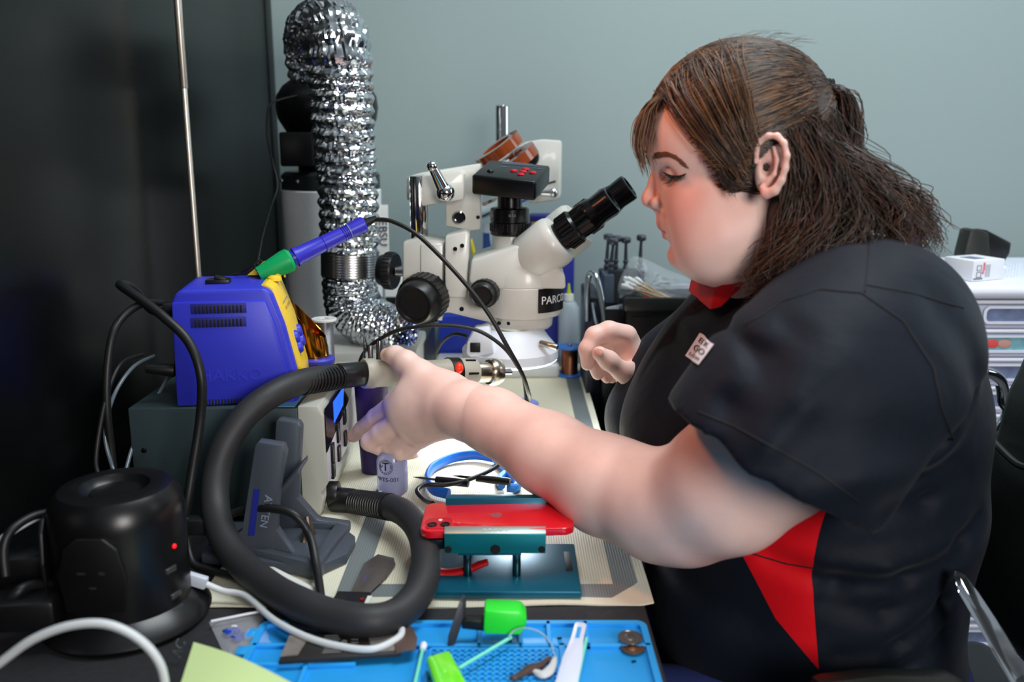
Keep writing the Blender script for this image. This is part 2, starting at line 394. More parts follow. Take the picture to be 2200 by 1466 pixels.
m = M(); m.text('HAKKO', 0.0205, P(500, 802, BN - 0.0034), (1, 0, 0), (0, 0, 1), 0.0009); ob('embossed_name', m, Mblue, sb)
m = M(); c = P(487, 585, BN + 0.05); c.z = zT + 0.002; m.box(c, (0.028, 0.019, 0.006), None, 0.001); sw = ob('power_switch', m, Mblackp, sb)
m = M(); m.box(c + Vector((0.003, 0, 0.004)), (0.014, 0.013, 0.004), Matrix.Rotation(0.25, 3, 'Y'), 0.001); ob('rocker', m, Mblackr, sw)
m = M(); m.cyl((P(378, 655, BN).x, 1.1, zT - 0.03), (P(345, 652, BN).x, 1.1, zT - 0.03), 0.011, 0.0095, bev=0.001); ob('rear_socket', m, Mblackr, sb); m = M(); m.cyl((P(378, 765, BN).x, 1.07, zB + 0.04), (P(318, 762, BN).x, 1.07, zB + 0.044), 0.0085, 0.0055, bev=0.001); ob('rear_socket', m, Mblackr, sb)

sb.rotation_euler = (0, 0, math.radians(8.5))
# iron rest on top of the unit (yellow/steel) and the iron lying in it
rest = thing('iron_rest', 'yellow and black iron rest clipped on the blue soldering unit', 'holder', P(545, 588, 1.135))
Yr = 1.135
m = M(); m.prism(qs([(530, 592), (566, 562), (582, 592)], Yr), (0, 0.024, 0), 0.001); m.prism(qs([(556, 594), (572, 566), (604, 594)], Yr - 0.012), (0, 0.012, 0), 0.001); ob('bracket', m, Myel, rest)
m = M(); m.tube(qs([(505, 592), (528, 580), (560, 558), (566, 566)], Yr + 0.004), 0.0014, smooth=False); m.tube(qs([(500, 590), (525, 588), (547, 569), (552, 582)], Yr - 0.004), 0.0014, smooth=False); ob('wire_frame', m, Mblackp, rest)
m = M(); m.cyl(P(612, 596, 1.14), P(609, 560, 1.14), 0.0013); ob('prong', m, Myel, rest)

iron = thing('soldering_iron', 'blue soldering iron with a green sleeve resting on the blue unit', 'soldering iron', P(600, 580, 1.13))
a, b_ = P(556, 590, 1.125), P(628, 556, 1.14)
d = (b_ - a).normalized()
m = M(); L = (b_ - a).length
m.lathe(a, d, [(0, 0), (0, 0.0095), (L * .3, 0.0115), (L * .75, 0.0150), (L * .92, 0.0152), (L * .97, 0.0125), (L, 0.0115), (L, 0)], 28); ob('green_sleeve', m, mat('emerald rubber', (0, 158, 88), 0.4), iron, label='green rubber sleeve')
e2 = P(783, 481, 1.18); d2 = (e2 - b_).normalized(); L2 = (e2 - b_).length
pr = [(0, 0), (0, 0.0100), (0.004, 0.0100), (0.004, 0.0128), (0.008, 0.0122), (0.010, 0.0113)]
pr += [(L2 * .42, 0.0103), (L2 * .425, 0.0096), (L2 * .43, 0.0103), (L2 * .66, 0.0098)]
for k in range(4): pr += [(L2 * (.68 + k * .025), 0.0098), (L2 * (.685 + k * .025), 0.0088), (L2 * (.695 + k * .025), 0.0088), (L2 * (.70 + k * .025), 0.0098)]
pr += [(L2 * .80, 0.0100), (L2 * .9, 0.0104), (L2 * .985, 0.0108), (L2, 0.0095), (L2, 0)]
m = M(); m.lathe(b_, d2, pr, 28); ob('handle', m, mat('cobalt handle', (48, 46, 186), 0.38), iron)
m = M(); m.lathe(b_ + d2 * L2 * .775, d2, [(0, 0.00995), (0, 0.0102), (0.0015, 0.0102), (0.0015, 0.00995)], 28); ob('grey_ring', m, mat('grey ring', (120, 120, 150), 0.4), iron)
m = M(); pr = []
e3 = P(806, 473, 1.185); L3 = (e3 - e2).length * 1.2
for k in range(9): pr += [(L3 * k / 9, 0.0062 - k * 0.0003), (L3 * (k + .6) / 9, 0.0062 - k * 0.0003), (L3 * (k + .6) / 9, 0.005 - k * 0.00028), (L3 * (k + 1) / 9, 0.005 - k * 0.00028)]
m.lathe(e2, d2, pr, 18); ob('strain_relief', m, Mblackr, iron)
cord = [P(806, 472, 1.185), P(840, 475, 1.18), P(890, 500, 1.17), P(940, 545, 1.16), P(1000, 610, 1.14), P(1050, 675, 1.13), P(1090, 745, 1.13), P(1120, 800, 1.14), P(1134, 840, 1.17), P(1136, 862, 1.21), P(1115, 905, 1.2), P(1090, 960, 1.17), P(1070, 1000, 1.14), P(1010, 1030, 1.10), P(960, 1042, 1.08), P(915, 1042, 1.07), P(896, 1055, 1.05), P(912, 1075, 1.03), P(930, 1082, 1.0)]
for i, p in enumerate(cord): p.z = max(p.z, D + 0.009)
m = M(); m.tube(cord, 0.0028, 12, 8); ob('cord', m, Mblackr, iron, label='black iron cord looping down to the mat')

# second thin cord, arching over the hand and down to the mat
m = M(); pts = [P(768, 800, 1.22), P(778, 765, 1.22), P(800, 740, 1.20), P(850, 712, 1.18), P(910, 701, 1.17), P(970, 700, 1.17), P(1030, 712, 1.17), P(1080, 745, 1.17), P(1110, 785, 1.18), P(1128, 830, 1.2), P(1137, 868, 1.24)]
pts[-1].z = D + 0.007
m.tube(pts, 0.0026, 12, 8); solo('thin_cable', m, Mblackr, 'thin black cord arching over the hand holding the hot air gun', 'cable', org=pts[-1])

# tip cleaner with gilt hood
tcn = thing('tip_cleaner', 'gilt hooded brass wool tip cleaner on a blue base', 'tip cleaner', (P(665, 770, 1.16).x, 1.165, zB))
cx = P(672, 700, 1.185).x; cy = 1.185; rz = 0.0205
m = M(); vs = []; fs = []; n = 40; hh = P(640, 645, 1.17).z; base = zB + 0.026
for i in range(n + 1):
    a = 2 * math.pi * i / n; f = 0.5 - 0.5 * math.cos(a)      # a=0 is +x (low front lip)
    top = base + 0.026 + (hh - base - 0.026) * (f ** 1.3)
    for k, (z, rr) in enumerate(((base, rz * .96), (base + 0.008, rz), ((base + top) / 2, rz * 1.02), (top, rz), (top - 0.0006, rz * .95), ((base + top) / 2, rz * .96), (base + 0.002, rz * .9))):
        vs.append((cx + rr * math.cos(a) - (z - base) * 0.16, cy + rr * math.sin(a), z))
for i in range(n):
    for k in range(6): fs.append((i * 7 + k, (i + 1) * 7 + k, (i + 1) * 7 + k + 1, i * 7 + k + 1))
m.add(vs, fs); ob('gilt_hood', m, mat('gilt metal', (196, 130, 40), 0.14, 1.0), tcn, label='polished gilt hood')
m = M()
for k in range(46):
    p = Vector((cx + rnd.uniform(-.011, .011), cy + rnd.uniform(-.011, .011), base + 0.014 + rnd.uniform(0, .010))); m.tube([p + Vector([rnd.uniform(-.005, .005) for _ in range(3)]) for _ in range(4)], 0.0006, 5, 4)
ob('brass_wool', m, mat('brass wool', (220, 150, 60), 0.25, 1.0), tcn)
m = M(); m.cyl((cx, cy, base + .001), (cx, cy, base + 0.012), rz * .89); ob('wool_bed', m, mat('dark brass', (90, 52, 16), 0.5, 0.8), tcn)
m = M(); m.lathe((cx + 0.005, cy - 0.006, zB), (0, 0, 1), [(0, 0), (0, 0.020), (0.002, 0.0215), (0.017, 0.0215), (0.020, 0.0235), (0.0235, 0.0235), (0.0255, 0.021), (0.0255, 0)], 32); ob('base', m, mat('cobalt base', (60, 62, 180), 0.4), tcn)

# solder spool
sp_ = thing('solder_spool', 'white flanged spool of grey solder wire beside the tip cleaner', 'spool', (P(697, 750, 1.215).x, 1.215, zB + 0.0))
cx, cy = P(696, 700, 1.22).x, 1.222; zt = P(696, 687, 1.22).z
m = M(); m.lathe((cx, cy, zt - 0.002), (0, 0, 1), [(0, 0.006), (0, 0.0165), (0.0008, 0.0172), (0.0028, 0.0172), (0.0035, 0.0165), (0.0035, 0.0065), (-0.002, 0.006)], 36); ob('flange', m, mat('white flange', (222, 222, 220), 0.4), sp_); m = M(); m.lathe((cx, cy, zB), (0, 0, 1), [(0, 0), (0, 0.0172), (0.003, 0.0172), (0.003, 0)], 36); ob('flange', m, MATS['white flange'], sp_)
pr = [(0, 0)]; hgt = zt - 0.002 - zB - 0.003; nn = 40
for k in range(nn): pr += [(hgt * k / nn, 0.0118), (hgt * (k + .5) / nn, 0.0126)]
pr += [(hgt, 0.0118), (hgt, 0)]
m = M(); m.lathe((cx, cy, zB + 0.003), (0, 0, 1), pr, 28); ob('solder_wire', m, mat('solder wire', (150, 152, 156), 0.35, 0.8), sp_)

# ------------------------------------------------------------------ foil duct with its collar
np.random.seed(3)
def foil(path, R, pitch, amp, nseg=90, name='', sub=40, crumple=0.5, spiral=True, open_end=True):
    pts, rs = catmull([Vector(p) for p in path], R, sub)
    # resample evenly
    d_ = [0.0]
    for i in range(1, len(pts)): d_.append(d_[-1] + (pts[i] - pts[i - 1]).length)
    Ltot = d_[-1]; step = pitch / 8.0; K = int(Ltot / step)
    A = np.array([list(p) for p in pts]); dd = np.array(d_); s_ = np.linspace(0, Ltot, K)
    Q = np.stack([np.interp(s_, dd, A[:, i]) for i in range(3)], 1); RR = np.interp(s_, dd, np.array(rs))
    vs = []; u = None
    rndm = np.random.rand(K // 4 + 3, nseg) ; fine = np.random.rand(K, nseg)
    for i in range(K):
        tt = Vector(Q[min(i + 2, K - 1)] - Q[max(i - 2, 0)]).normalized()
        if u is None: u = tt.orthogonal().normalized()
        u = (u - tt * u.dot(tt)).normalized(); w_ = tt.cross(u)
        for k in range(nseg):
            a = 2 * math.pi * k / nseg
            ph = (s_[i] / pitch + (a / (2 * math.pi) if spiral else 0)) % 1.0
            ridge = abs(2 * ph - 1)            # 1 at the seam, 0 in the valley
            ridge = ridge ** 0.8
            cr_ = (rndm[i // 4][k] - .5) * 2 * crumple * amp * (1.0 - 0.75 * ridge) + (fine[i][k] - .5) * amp * 0.22 * crumple
            r_ = RR[i] - amp + amp * ridge + cr_
            vs.append(Vector(Q[i]) + (u * math.cos(a) + w_ * math.sin(a)) * r_)
    fs = [(i * nseg + k, i * nseg + (k + 1) % nseg, (i + 1) * nseg + (k + 1) % nseg, (i + 1) * nseg + k) for i in range(K - 1) for k in range(nseg)]
    return M().add(vs, fs)
Mfoil = mat('crumpled foil', (214, 218, 222), 0.16, 1.0)
YD = 1.46
ducth = thing('foil_duct', 'crumpled silver foil exhaust duct rising before the wall with a metal collar', 'duct', P(770, 750, YD))
k_ = mpp(400, YD)
top = [P(672, 175, YD + 0.09), P(668, 110, YD + 0.075), P(680, 75, YD + 0.045), P(712, 66, YD), P(725, 110, YD - 0.02), P(732, 180, YD - 0.015), P(738, 280, YD - 0.01), P(745, 380, YD), P(750, 470, YD), P(752, 545, YD)]
ob('upper_duct', foil(top, [k_ * 52, k_ * 60, k_ * 68, k_ * 72, k_ * 71, k_ * 69, k_ * 67, k_ * 66, k_ * 66, k_ * 64], 0.0185, 0.0068, 96, crumple=0.42), Mfoil, ducth, ang=25)
m = M(); ca, cb = P(752, 538, YD), P(752, 592, YD)
pr = [(0, k_ * 60), (0, k_ * 63)]; Lc = (cb - ca).length
for k in range(10): pr += [(Lc * (k + .1) / 10, k_ * 63), (Lc * (k + .9) / 10, k_ * 63), (Lc * (k + 1) / 10 - .0005, k_ * 62.6)]
pr += [(Lc, k_ * 60)]
m.lathe(ca, cb - ca, pr, 48); ob('metal_collar', m, mat('galvanised collar', (186, 188, 188), 0.24, 1.0, bump=0.05, bscale=40), ducth)
low = [P(752, 588, YD), P(752, 620, YD), P(762, 660, YD), P(792, 690, YD - 0.01), P(830, 704, YD - 0.03), P(872, 712, YD - 0.05)]
ob('lower_duct', foil(low, [k_ * 60, k_ * 61, k_ * 64, k_ * 60, k_ * 54, k_ * 48], 0.0085, 0.0038, 96, crumple=0.6), Mfoil, ducth, ang=25)
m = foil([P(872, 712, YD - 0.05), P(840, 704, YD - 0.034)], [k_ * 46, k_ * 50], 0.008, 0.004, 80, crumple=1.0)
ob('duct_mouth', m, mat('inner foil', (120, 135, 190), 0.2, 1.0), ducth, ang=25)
# box the duct stands on, behind the station
m = M(); a = P(660, 756, YD - 0.07); m.box2((a.x - 0.02, YD - 0.085, D + 0.0), (P(905, 756, YD).x, YD + 0.09, P(780, 752, YD - 0.08).z - 0.004), 0.004)
solo('equipment_box', m, mat('pale box', (190, 190, 184), 0.5), 'pale grey box behind the hot air station carrying the foil duct', 'box')

# carbon filter canister, fan, clip cable behind the duct
YC = 1.74
can = thing('carbon_filter', 'white sleeved carbon filter canister with black flange behind the duct', 'air filter', (P(715, 600, YC).x, YC, D))
cx = P(716, 500, YC).x; kc = mpp(450, YC); r_ = 105 * kc
m = M(); zt = P(715, 405, YC).z; m.lathe((cx, YC, D), (0, 0, 1), [(0, 0), (0, r_ * .94), (zt - D - 0.02, r_), (zt - D - 0.003, r_), (zt - D, r_ * .97), (zt - D, 0)], 48); ob('sleeve', m, mat('white filter cloth', (236, 238, 240), 0.8, bump=0.3, bscale=400), can)
m = M(); z2 = P(715, 375, YC).z; m.lathe((cx, YC, zt), (0, 0, 1), [(-0.002, r_ * .9), (0, r_ * .985), (z2 - zt, r_ * .985), (z2 - zt + .006, r_ * .9), (z2 - zt + 0.006, 0)], 48)
ob('flange', m, mat('dark green flange', (38, 44, 44), 0.35), can)
for a in (3.6, 4.2, 5.3, 5.9):
    m = M(); p = Vector((cx + r_ * .985 * math.cos(a), YC + r_ * .985 * math.sin(a), zt + 0.016)); m.ell(p, 0.004); ob('rivet', m, Msteel, can)
m = M(); p = P(822, 475, YC); m.box((p.x, YC - r_ * 0.32, p.z - 0.02), (0.03, 0.002, 0.105), rotz(10), 0.0005); lb = ob('label', m, Mwhitep, can)
m = M(); m.text('EBSU', 0.022, (p.x + 0.004, YC - r_ * 0.32 - 0.0015, p.z - 0.02), (0, 0, -1), (1, 0.1, 0), 0.0003); ob('lettering', m, mat('navy ink', (25, 35, 60), 0.5), lb)
YFN = 1.66
fan = thing('inline_fan', 'black round duct fan mounted above the white carbon filter', 'fan', (cx, YFN, z2 + 0.006))
cf = P(704, 250, YC).x
zlo, zhi = z2 + 0.007, P(704, 165, YC).z
Hh = zhi - zlo; rr = kc * 106
m = M(); m.lathe((cf, YC, zlo), (0, 0, 1), [(0, 0), (0, rr * .62), (Hh * .25, rr * .62), (Hh * .33, rr * .72), (Hh * .55, rr * .96), (Hh * .68, rr), (Hh * .8, rr * .97), (Hh * .9, rr * .85), (Hh * .96, rr * .7), (Hh, rr * .62), (Hh + 0.07, rr * .6), (Hh + 0.07, 0)], 48); ob('housing', m, Mblackp, fan)
m = M(); pb = P(650, 320, YC); m.box((pb.x + 0.01, YC - 0.07, pb.z), (0.06, 0.05, 0.06), None, 0.004); ob('junction_box', m, Mblackp, fan)
m = M(); m.tube([P(640, 205, 1.66), P(600, 215, 1.6), P(578, 230, 1.58), P(574, 290, 1.58), P(586, 350, 1.57), P(596, 400, 1.55), P(580, 450, 1.5), P(563, 510, 1.4), P(552, 570, 1.25)], 0.0018, 8); ob('power_cord', m, Mblackr, fan)

# ------------------------------------------------------------------ cradle of the hot air gun
Mcr = mat('slate plastic', (66, 72, 82), 0.42, bump=0.05, bscale=500)
cr_ = thing('gun_cradle', 'slate grey forked cradle for the hot air gun beside the station', 'holder', (-0.255, 0.93, D))
m = M()
def foot(x, y): p = PD(x, y, D + 0.004); return p
m.prism([(-0.335, 0.905, D + 0.003), (-0.205, 0.872, D + 0.003), (-0.178, 0.905, D + 0.003), (-0.176, 0.95, D + 0.003), (-0.205, 0.99, D + 0.003), (-0.335, 0.99, D + 0.003)], (0, 0, 0.012), 0.002); ob('base_plate', m, Mcr, cr_)
m = M(); ny = 0.905
near = [(440, 1200), (520, 1140), (548, 958), (555, 950), (608, 958), (614, 975), (598, 1062), (594, 1140), (640, 1205), (672, 1212), (560, 1200)]
m.prism(qs(near, ny), (0, 0.014, 0), 0.0025); npl = ob('near_fork', m, Mcr, cr_)
fy_ = 0.972
m = M(); m.prism(qs([(592, 1128), (583, 1060), (592, 905), (600, 901), (642, 908), (648, 918), (640, 1070), (682, 1118), (750, 1128), (750, 1150), (600, 1150)], fy_), (0, 0.014, 0), 0.0025); ob('far_fork', m, Mcr, cr_)
m = M(); m.prism(qs([(594, 1062), (640, 1010), (640, 1022), (600, 1072)], 0.93), (0, 0.05, 0), 0.001); ob('cross_web', m, Mcr, cr_)
zt_ = D + .022
def T2(x, y): return PD(x, y, zt_)
m = M(); m.prism([T2(x, y) for x, y in ((684, 1214), (748, 1128), (722, 1122), (664, 1204))], (0, 0, -.019), .002); ob('tray_wall', m, Mcr, cr_)
m = M(); m.prism([T2(x, y) for x, y in ((446, 1158), (684, 1214), (674, 1200), (590, 1180), (560, 1150))], (0, 0, -.019), .002); ob('tray_wall', m, Mcr, cr_)
m = M(); m.prism([T2(x, y) for x, y in ((748, 1128), (722, 1122), (640, 1112), (640, 1122))], (0, 0, -.019), .002); ob('tray_wall', m, Mcr, cr_)
m = M(); m.prism([P(655, 1195, 0.925), P(672, 1150, 0.955), P(660, 1120, 0.96), P(652, 1128, 0.95), P(640, 1185, 0.925)], (0.004, 0, 0.002)); m.tube([P(658, 1190, 0.925), P(664, 1150, 0.94), P(660, 1110, 0.945)], 0.003, 8); ob('steel_bracket', m, mat('dull steel', (140, 128, 118), 0.35, 1.0), cr_)
m = M(); m.ell(P(652, 1193, 0.918), 0.004); ob('screw', m, Mchrome, cr_)
m = M(); m.prism(qs([(545, 1052), (558, 1052), (546, 1152), (533, 1152)], ny - 0.0012), (0, 0.0015, 0)); ob('blue_bar', m, mat('ink blue', (24, 34, 130), 0.5), cr_)
a = P(571, 1100, ny - 0.0008); up = (P(578, 1055, ny) - P(562, 1145, ny)).normalized()
m = M(); m.text('ATTEN', 0.0118, a, -up, Vector((1, 0, 0)) - up * up.x, 0.0004); ob('lettering', m, mat('pale print', (130, 140, 160), 0.5), cr_)

# ------------------------------------------------------------------ hot air gun and hose
gun = thing('hot_air_gun', 'beige hot air gun held in the hand, on a thick black hose', 'hot air gun', P(850, 803, 1.13))
Mhose = mat('matt black hose', (40, 40, 42), 0.55, bump=0.1, bscale=900)
hp = [(762, 806, 1.12), (712, 810, 1.09), (650, 820, 1.045), (590, 845, 1.01), (530, 890, .985), (485, 955, .965), (465, 1020, .95), (463, 1090, .925), (480, 1155, .89), (520, 1212, .855), (580, 1262, .81), (640, 1295, .775), (710, 1322, .755), (790, 1334, .745), (850, 1322, .76), (895, 1280, .79), (914, 1225, .83), (912, 1170, .88), (896, 1130, .92), (868, 1102, .96), (835, 1088, .99)]
m = M(); m.tube([P(*q) for q in hp], 0.0152, 24, 8); ob('hose', m, Mhose, gun, label='thick matt black rubber hose')
def ribbed(a, b_, r0, nr, r1=None):
    L = (b_ - a).length; pr = [(0, r0 * .9), (0, r0)]; r1 = r1 or r0
    for k in range(nr):
        rr = r0 + (r1 - r0) * k / nr
        pr += [(L * (k + .1) / nr, rr), (L * (k + .5) / nr, rr), (L * (k + .6) / nr, rr * .9), (L * (k + .95) / nr, rr * .9)]
    pr += [(L, r1), (L, r1 * .8)]
    return M().lathe(a, b_ - a, pr, 28)
ob('strain_relief', ribbed(P(786, 803, 1.135), P(646, 822, 1.043), 0.0148, 20, 0.0158), Mblackp, gun)
m = M(); m.cyl(P(792, 802, 1.138), P(725, 808, 1.093), 0.0158, 0.0156, bev=0.001); ob('black_ferrule', m, Mblackp, gun)
ob('outlet_relief', ribbed(P(755, 1077, 1.052), P(838, 1090, .985), 0.0150, 16, 0.0160), Mblackp, gun)
m = M(); m.cyl(P(718, 1074, 1.056), P(760, 1077, 1.048), 0.0158, 0.0152, bev=0.001); ob('outlet_nut', m, Mblackp, gun)
A_, B_ = P(780, 803, 1.13), P(1020, 800, 1.22); dg_ = (B_ - A_).normalized()
m = M(); L = (B_ - A_).length
m.lathe(A_, dg_, [(0, 0), (0, 0.0185), (0.002, 0.0195), (0.014, 0.0195), (0.016, 0.0182), (0.05, 0.0166), (L * .6, 0.0172), (L * .72, 0.0185), (L * .75, 0.0195), (L * .86, 0.0200), (L * .97, 0.0198), (L, 0.018), (L, 0)], 36); ob('handle', m, mat('putty plastic', (168, 162, 148), 0.45), gun)
c = A_ + dg_ * L * .80; side_ = Vector((0, -1, 0.35)).normalized(); side_ = (side_ - dg_ * side_.dot(dg_)).normalized()
m = M(); m.lathe(c, dg_, [(-0.010, 0.0200), (-0.010, 0.0207), (0.006, 0.0207), (0.006, 0.0200)], 36); ob('black_band', m, Mblackp, gun)
m = M(); m.ell(c + side_ * 0.018 + Vector((0, 0, .004)) - dg_ * .002, (0.006, 0.009, 0.008)); ob('red_light', m, mat('red lens', (235, 60, 30), 0.2, emit=(255, 50, 20), estr=0.15), gun, label='glowing red indicator')
for k in range(6):
    a = k * math.pi / 3 + 0.4; u = Vector((0, 0, 1)); u = (u - dg_ * u.dot(dg_)).normalized(); v_ = dg_.cross(u)
    q = A_ + dg_ * L * .92 + (u * math.cos(a) + v_ * math.sin(a)) * 0.0196
    m = M(); m.cyl(q - dg_ * .008, q + dg_ * .008, 0.0018, bev=.0005); ob('slot', m, Mdark, gun)
Mnick = mat('warm nickel', (190, 180, 162), 0.22, 1.0)
m = M(); m.lathe(B_, dg_, [(-0.004, 0.013), (0, 0.0145), (0.022, 0.0145), (0.022, 0.0175), (0.026, 0.0195), (0.034, 0.0195), (0.036, 0.0185), (0.040, 0.017), (0.040, 0.0)], 36); ob('nozzle_body', m, Mnick, gun)
m = M(); m.cyl(B_ + dg_ * .038, B_ + dg_ * .060, 0.0042, n=20); ob('nozzle', m, Msteel, gun)

# ------------------------------------------------------------------ power tower and left cables
tw = thing('power_tower', 'black rounded tower power strip standing at the front left of the bench', 'power strip', (PD(265, 1400).x, 0.80, D))
tx, ty = P(262, 1200, .80).x, 0.80
zt = P(262, 1040, .80).z - D; R0 = 0.0605
prf = [(0, 0), (0.0, 0.074), (0.006, 0.078), (0.012, 0.074), (0.022, 0.060), (zt * .45, R0), (zt * .8, R0), (zt * .92, R0 * .95), (zt * .985, R0 * .82), (zt, R0 * .66), (zt - 0.001, R0 * .52), (zt - 0.008, R0 * .46), (zt - 0.010, R0 * .40), (zt - 0.006, R0 * .36), (zt - 0.005, 0)]
Mtw = mat('satin black shell', (15, 15, 17), 0.3)
m = M(); m.lathe((tx, ty, D), (0, 0, 1), prf, 64); ob('shell', m, Mtw, tw)
for k, (a, z) in enumerate(((-1.55, .52), (-2.9, .55))):
    c = Vector((tx + R0 * .985 * math.cos(a), ty + R0 * .985 * math.sin(a), D + zt * z)); n_ = Vector((math.cos(a), math.sin(a), 0))
    m = M(); m.prism([c + Vector((-n_.y, n_.x, 0)) * u_ + Vector((0, 0, v_)) for u_, v_ in ((-.026, -.032), (.026, -.032), (.030, .0), (.024, .028), (.012, .038), (-.012, .038), (-.024, .028), (-.030, 0))], n_ * .004, 0.0015); of = ob('outlet_face', m, mat('outlet black', (10, 10, 11), 0.45), tw)
    for u_, v_, w_, h_ in ((-.009, .006, .007, .0018), (.009, .006, .005, .003), (0, -.008, .006, .0018)):
        m = M(); m.box(c + n_ * .0042 + Vector((-n_.y, n_.x, 0)) * u_ + Vector((0, 0, v_)), (w_ if abs(n_.y) > .5 else .001, .001 if abs(n_.y) > .5 else w_, h_)); ob('outlet_slot', m, mat('outlet grey', (42, 42, 44), .5), of)
for a_, z, s__ in ((-.30, .60, 'r'), (-.42, .45, 'w'), (-.36, .25, 'w'), (-.34, .14, 'w')):
    c = Vector((tx + R0 * math.cos(a_), ty + R0 * math.sin(a_), D + zt * z))
    if s__ == 'r': m = M(); m.ell(c, 0.0022); ob('indicator', m, mat('red led', (200, 10, 20), .3, emit=(255, 20, 30), estr=1.5), tw)
    else: m = M(); m.box(c, (0.004, 0.013, 0.005), rotz(-20), 0.0008); ob('usb_port', m, mat('grey metal port', (110, 110, 112), .3, .8), tw)
m = M(); m.text('AC', 0.013, P(385, 1395, 0.718), (0.35, 0, 0.9), (-0.9, .2, .35), 0.0003); ob('base_lettering', m, mat('grey print', (110, 112, 118), .5), tw)
def cable(name, pts, r, material, label, minz=True, cat='cable'):
    q = [P(*p) for p in pts]
    for v in q: v.z = max(v.z, D + r + 0.0005)
    m = M(); m.tube(q, r, 12, 8); return solo(name, m, material, label, cat, org=(q[0].x, q[0].y, min(v.z for v in q) - r))
Mwc = mat('white cable', (206, 210, 212), 0.4)
cable('black_cable', [(372, 655, 1.10), (330, 668, 1.06), (285, 620, 1.02), (258, 612, 1.0), (290, 635, .98), (350, 680, .96), (405, 735, .95), (432, 810, .94), (430, 900, .94), (415, 1000, .93), (402, 1080, .92), (392, 1130, .92)], 0.0052, Mblackr, 'thick black cable looping over the left face of the blue soldering unit')
cable('power_lead', [(350, 652, 1.10), (300, 655, 1.04), (250, 700, .99), (232, 780, .97), (230, 880, .96), (240, 980, .96), (250, 1080, .95)], 0.0045, Mblackr, 'black power lead curving down left from the back of the blue unit')
cable('thin_lead', [(305, 762, 1.06), (262, 780, 1.0), (236, 830, .97), (218, 900, .95), (206, 990, .93), (215, 1030, .92)], 0.0026, Mblackr, 'thin black lead drooping outermost at the left of the stations')
cable('glossy_lead', [(330, 765, 1.08), (285, 790, 1.02), (245, 850, .98), (226, 930, .96), (240, 1000, .95), (262, 1050, .93)], 0.0022, mat('glossy grey lead', (90, 100, 108), .2), 'thin glossy lead hanging just inside the outermost black one')
cable('adapter_lead', [(378, 770, 1.12), (350, 830, 1.10), (310, 900, 1.06), (285, 960, 1.03), (268, 1020, 1.0)], 0.0024, MATS['glossy grey lead'], 'glossy grey lead hanging diagonally beside the grey station case')
cable('plug_cable', [(120, 1100, .82), (70, 1110, .80), (25, 1140, .78), (8, 1180, .77), (12, 1240, .76)], 0.0042, Mblackr, 'black cable arching left from the power tower')
cable('white_lead', [(118, 1095, .835), (75, 1115, .82), (30, 1140, .80), (-30, 1185, .80)], 0.0035, Mwc, 'white cable arching left behind the power tower')
cable('charging_cable', [(-60, 1470, .60), (0, 1425, .60), (70, 1375, .60), (150, 1345, .60), (230, 1342, .60), (300, 1375, .60), (345, 1430, .60), (358, 1500, .60)], 0.0032, Mwc, 'white charging cable arching in front of the power tower')
cable('bridge_cable', [(395, 1120, .91), (455, 1125, .915), (510, 1100, .92), (570, 1092, .905), (630, 1105, .895), (665, 1150, .89), (680, 1220, .86), (690, 1290, .81)], 0.0046, Mblackr, 'black cable bridging the cradle fork and dropping before it')
m = M(); a, b_ = P(398, 1125, .91), P(458, 1118, .915); m.box((a + b_) / 2 + Vector((0, 0, -.004)), (0.032, 0.018, 0.018), None, .003)
solo('mains_plug', m, mat('dark plug', (24, 25, 27), .35), 'black mains plug pushed into the right of the power tower', 'plug')
cable('floor_lead', [(400, 1160, .90), (415, 1210, .88), (450, 1225, .87), (510, 1245, .85), (570, 1290, .82), (620, 1340, .78), (680, 1352, .76), (760, 1350, .75)], 0.0042, Mblackr, 'black lead running along the mat edge beneath the white charging lead')
# white usb lead with plug
ul = thing('usb_lead', 'white charging lead with a plug in the power tower, looping onto the blue mat', 'cable', P(420, 1250, .845))
m = M(); a = P(392, 1238, .82); b_ = P(445, 1254, .82); m.box((a + b_) / 2, ((b_ - a).length, 0.008, 0.0125), Matrix.Rotation(math.atan2(-(b_ - a).z, (b_ - a).x), 3, 'Y'), .002); ob('plug', m, mat('white plug', (196, 202, 214), .35), ul)
q = [P(*p) for p in ((440, 1254, .82), (480, 1275, .82), (530, 1315, .81), (590, 1365, .765), (660, 1405, .735), (730, 1432, .72), (800, 1438, .715), (850, 1412, .73), (864, 1375, .745), (852, 1345, .765))]
for v in q: v.z = max(v.z, D + .016)
m = M(); m.tube(q, .0032, 12, 8); ob('cord', m, Mwc, ul)
# tangle at the far left edge
for i, (pts, lb) in enumerate((([(-20, 1230, .80), (40, 1210, .80), (90, 1240, .79), (130, 1290, .78)], 'black cable in the dark tangle left of the power tower, upper strand'),
                               ([(-20, 1330, .74), (30, 1280, .74), (60, 1260, .75), (110, 1255, .77)], 'black cable in the dark tangle left of the power tower, middle strand'),
                               ([(-20, 1290, .76), (60, 1300, .75), (120, 1280, .76)], 'black cable in the dark tangle left of the power tower, lowest strand'))):
    cable('tangled_cable', pts, .0048, Mblackr, lb)
for (a, b_, lb) in (((0, 1200, .79), (110, 1225, .80), 'black plug block at the far left edge, upper one'), ((0, 1290, .74), (110, 1330, .75), 'black plug block at the far left edge, lower one')):
    m = M(); a = P(*a); b_ = P(*b_); m.box((a + b_) / 2, (0.06, 0.035, 0.028), rotz(8), .005); solo('plug_block', m, mat('black plug block', (17, 17, 19), .35), lb, 'plug')
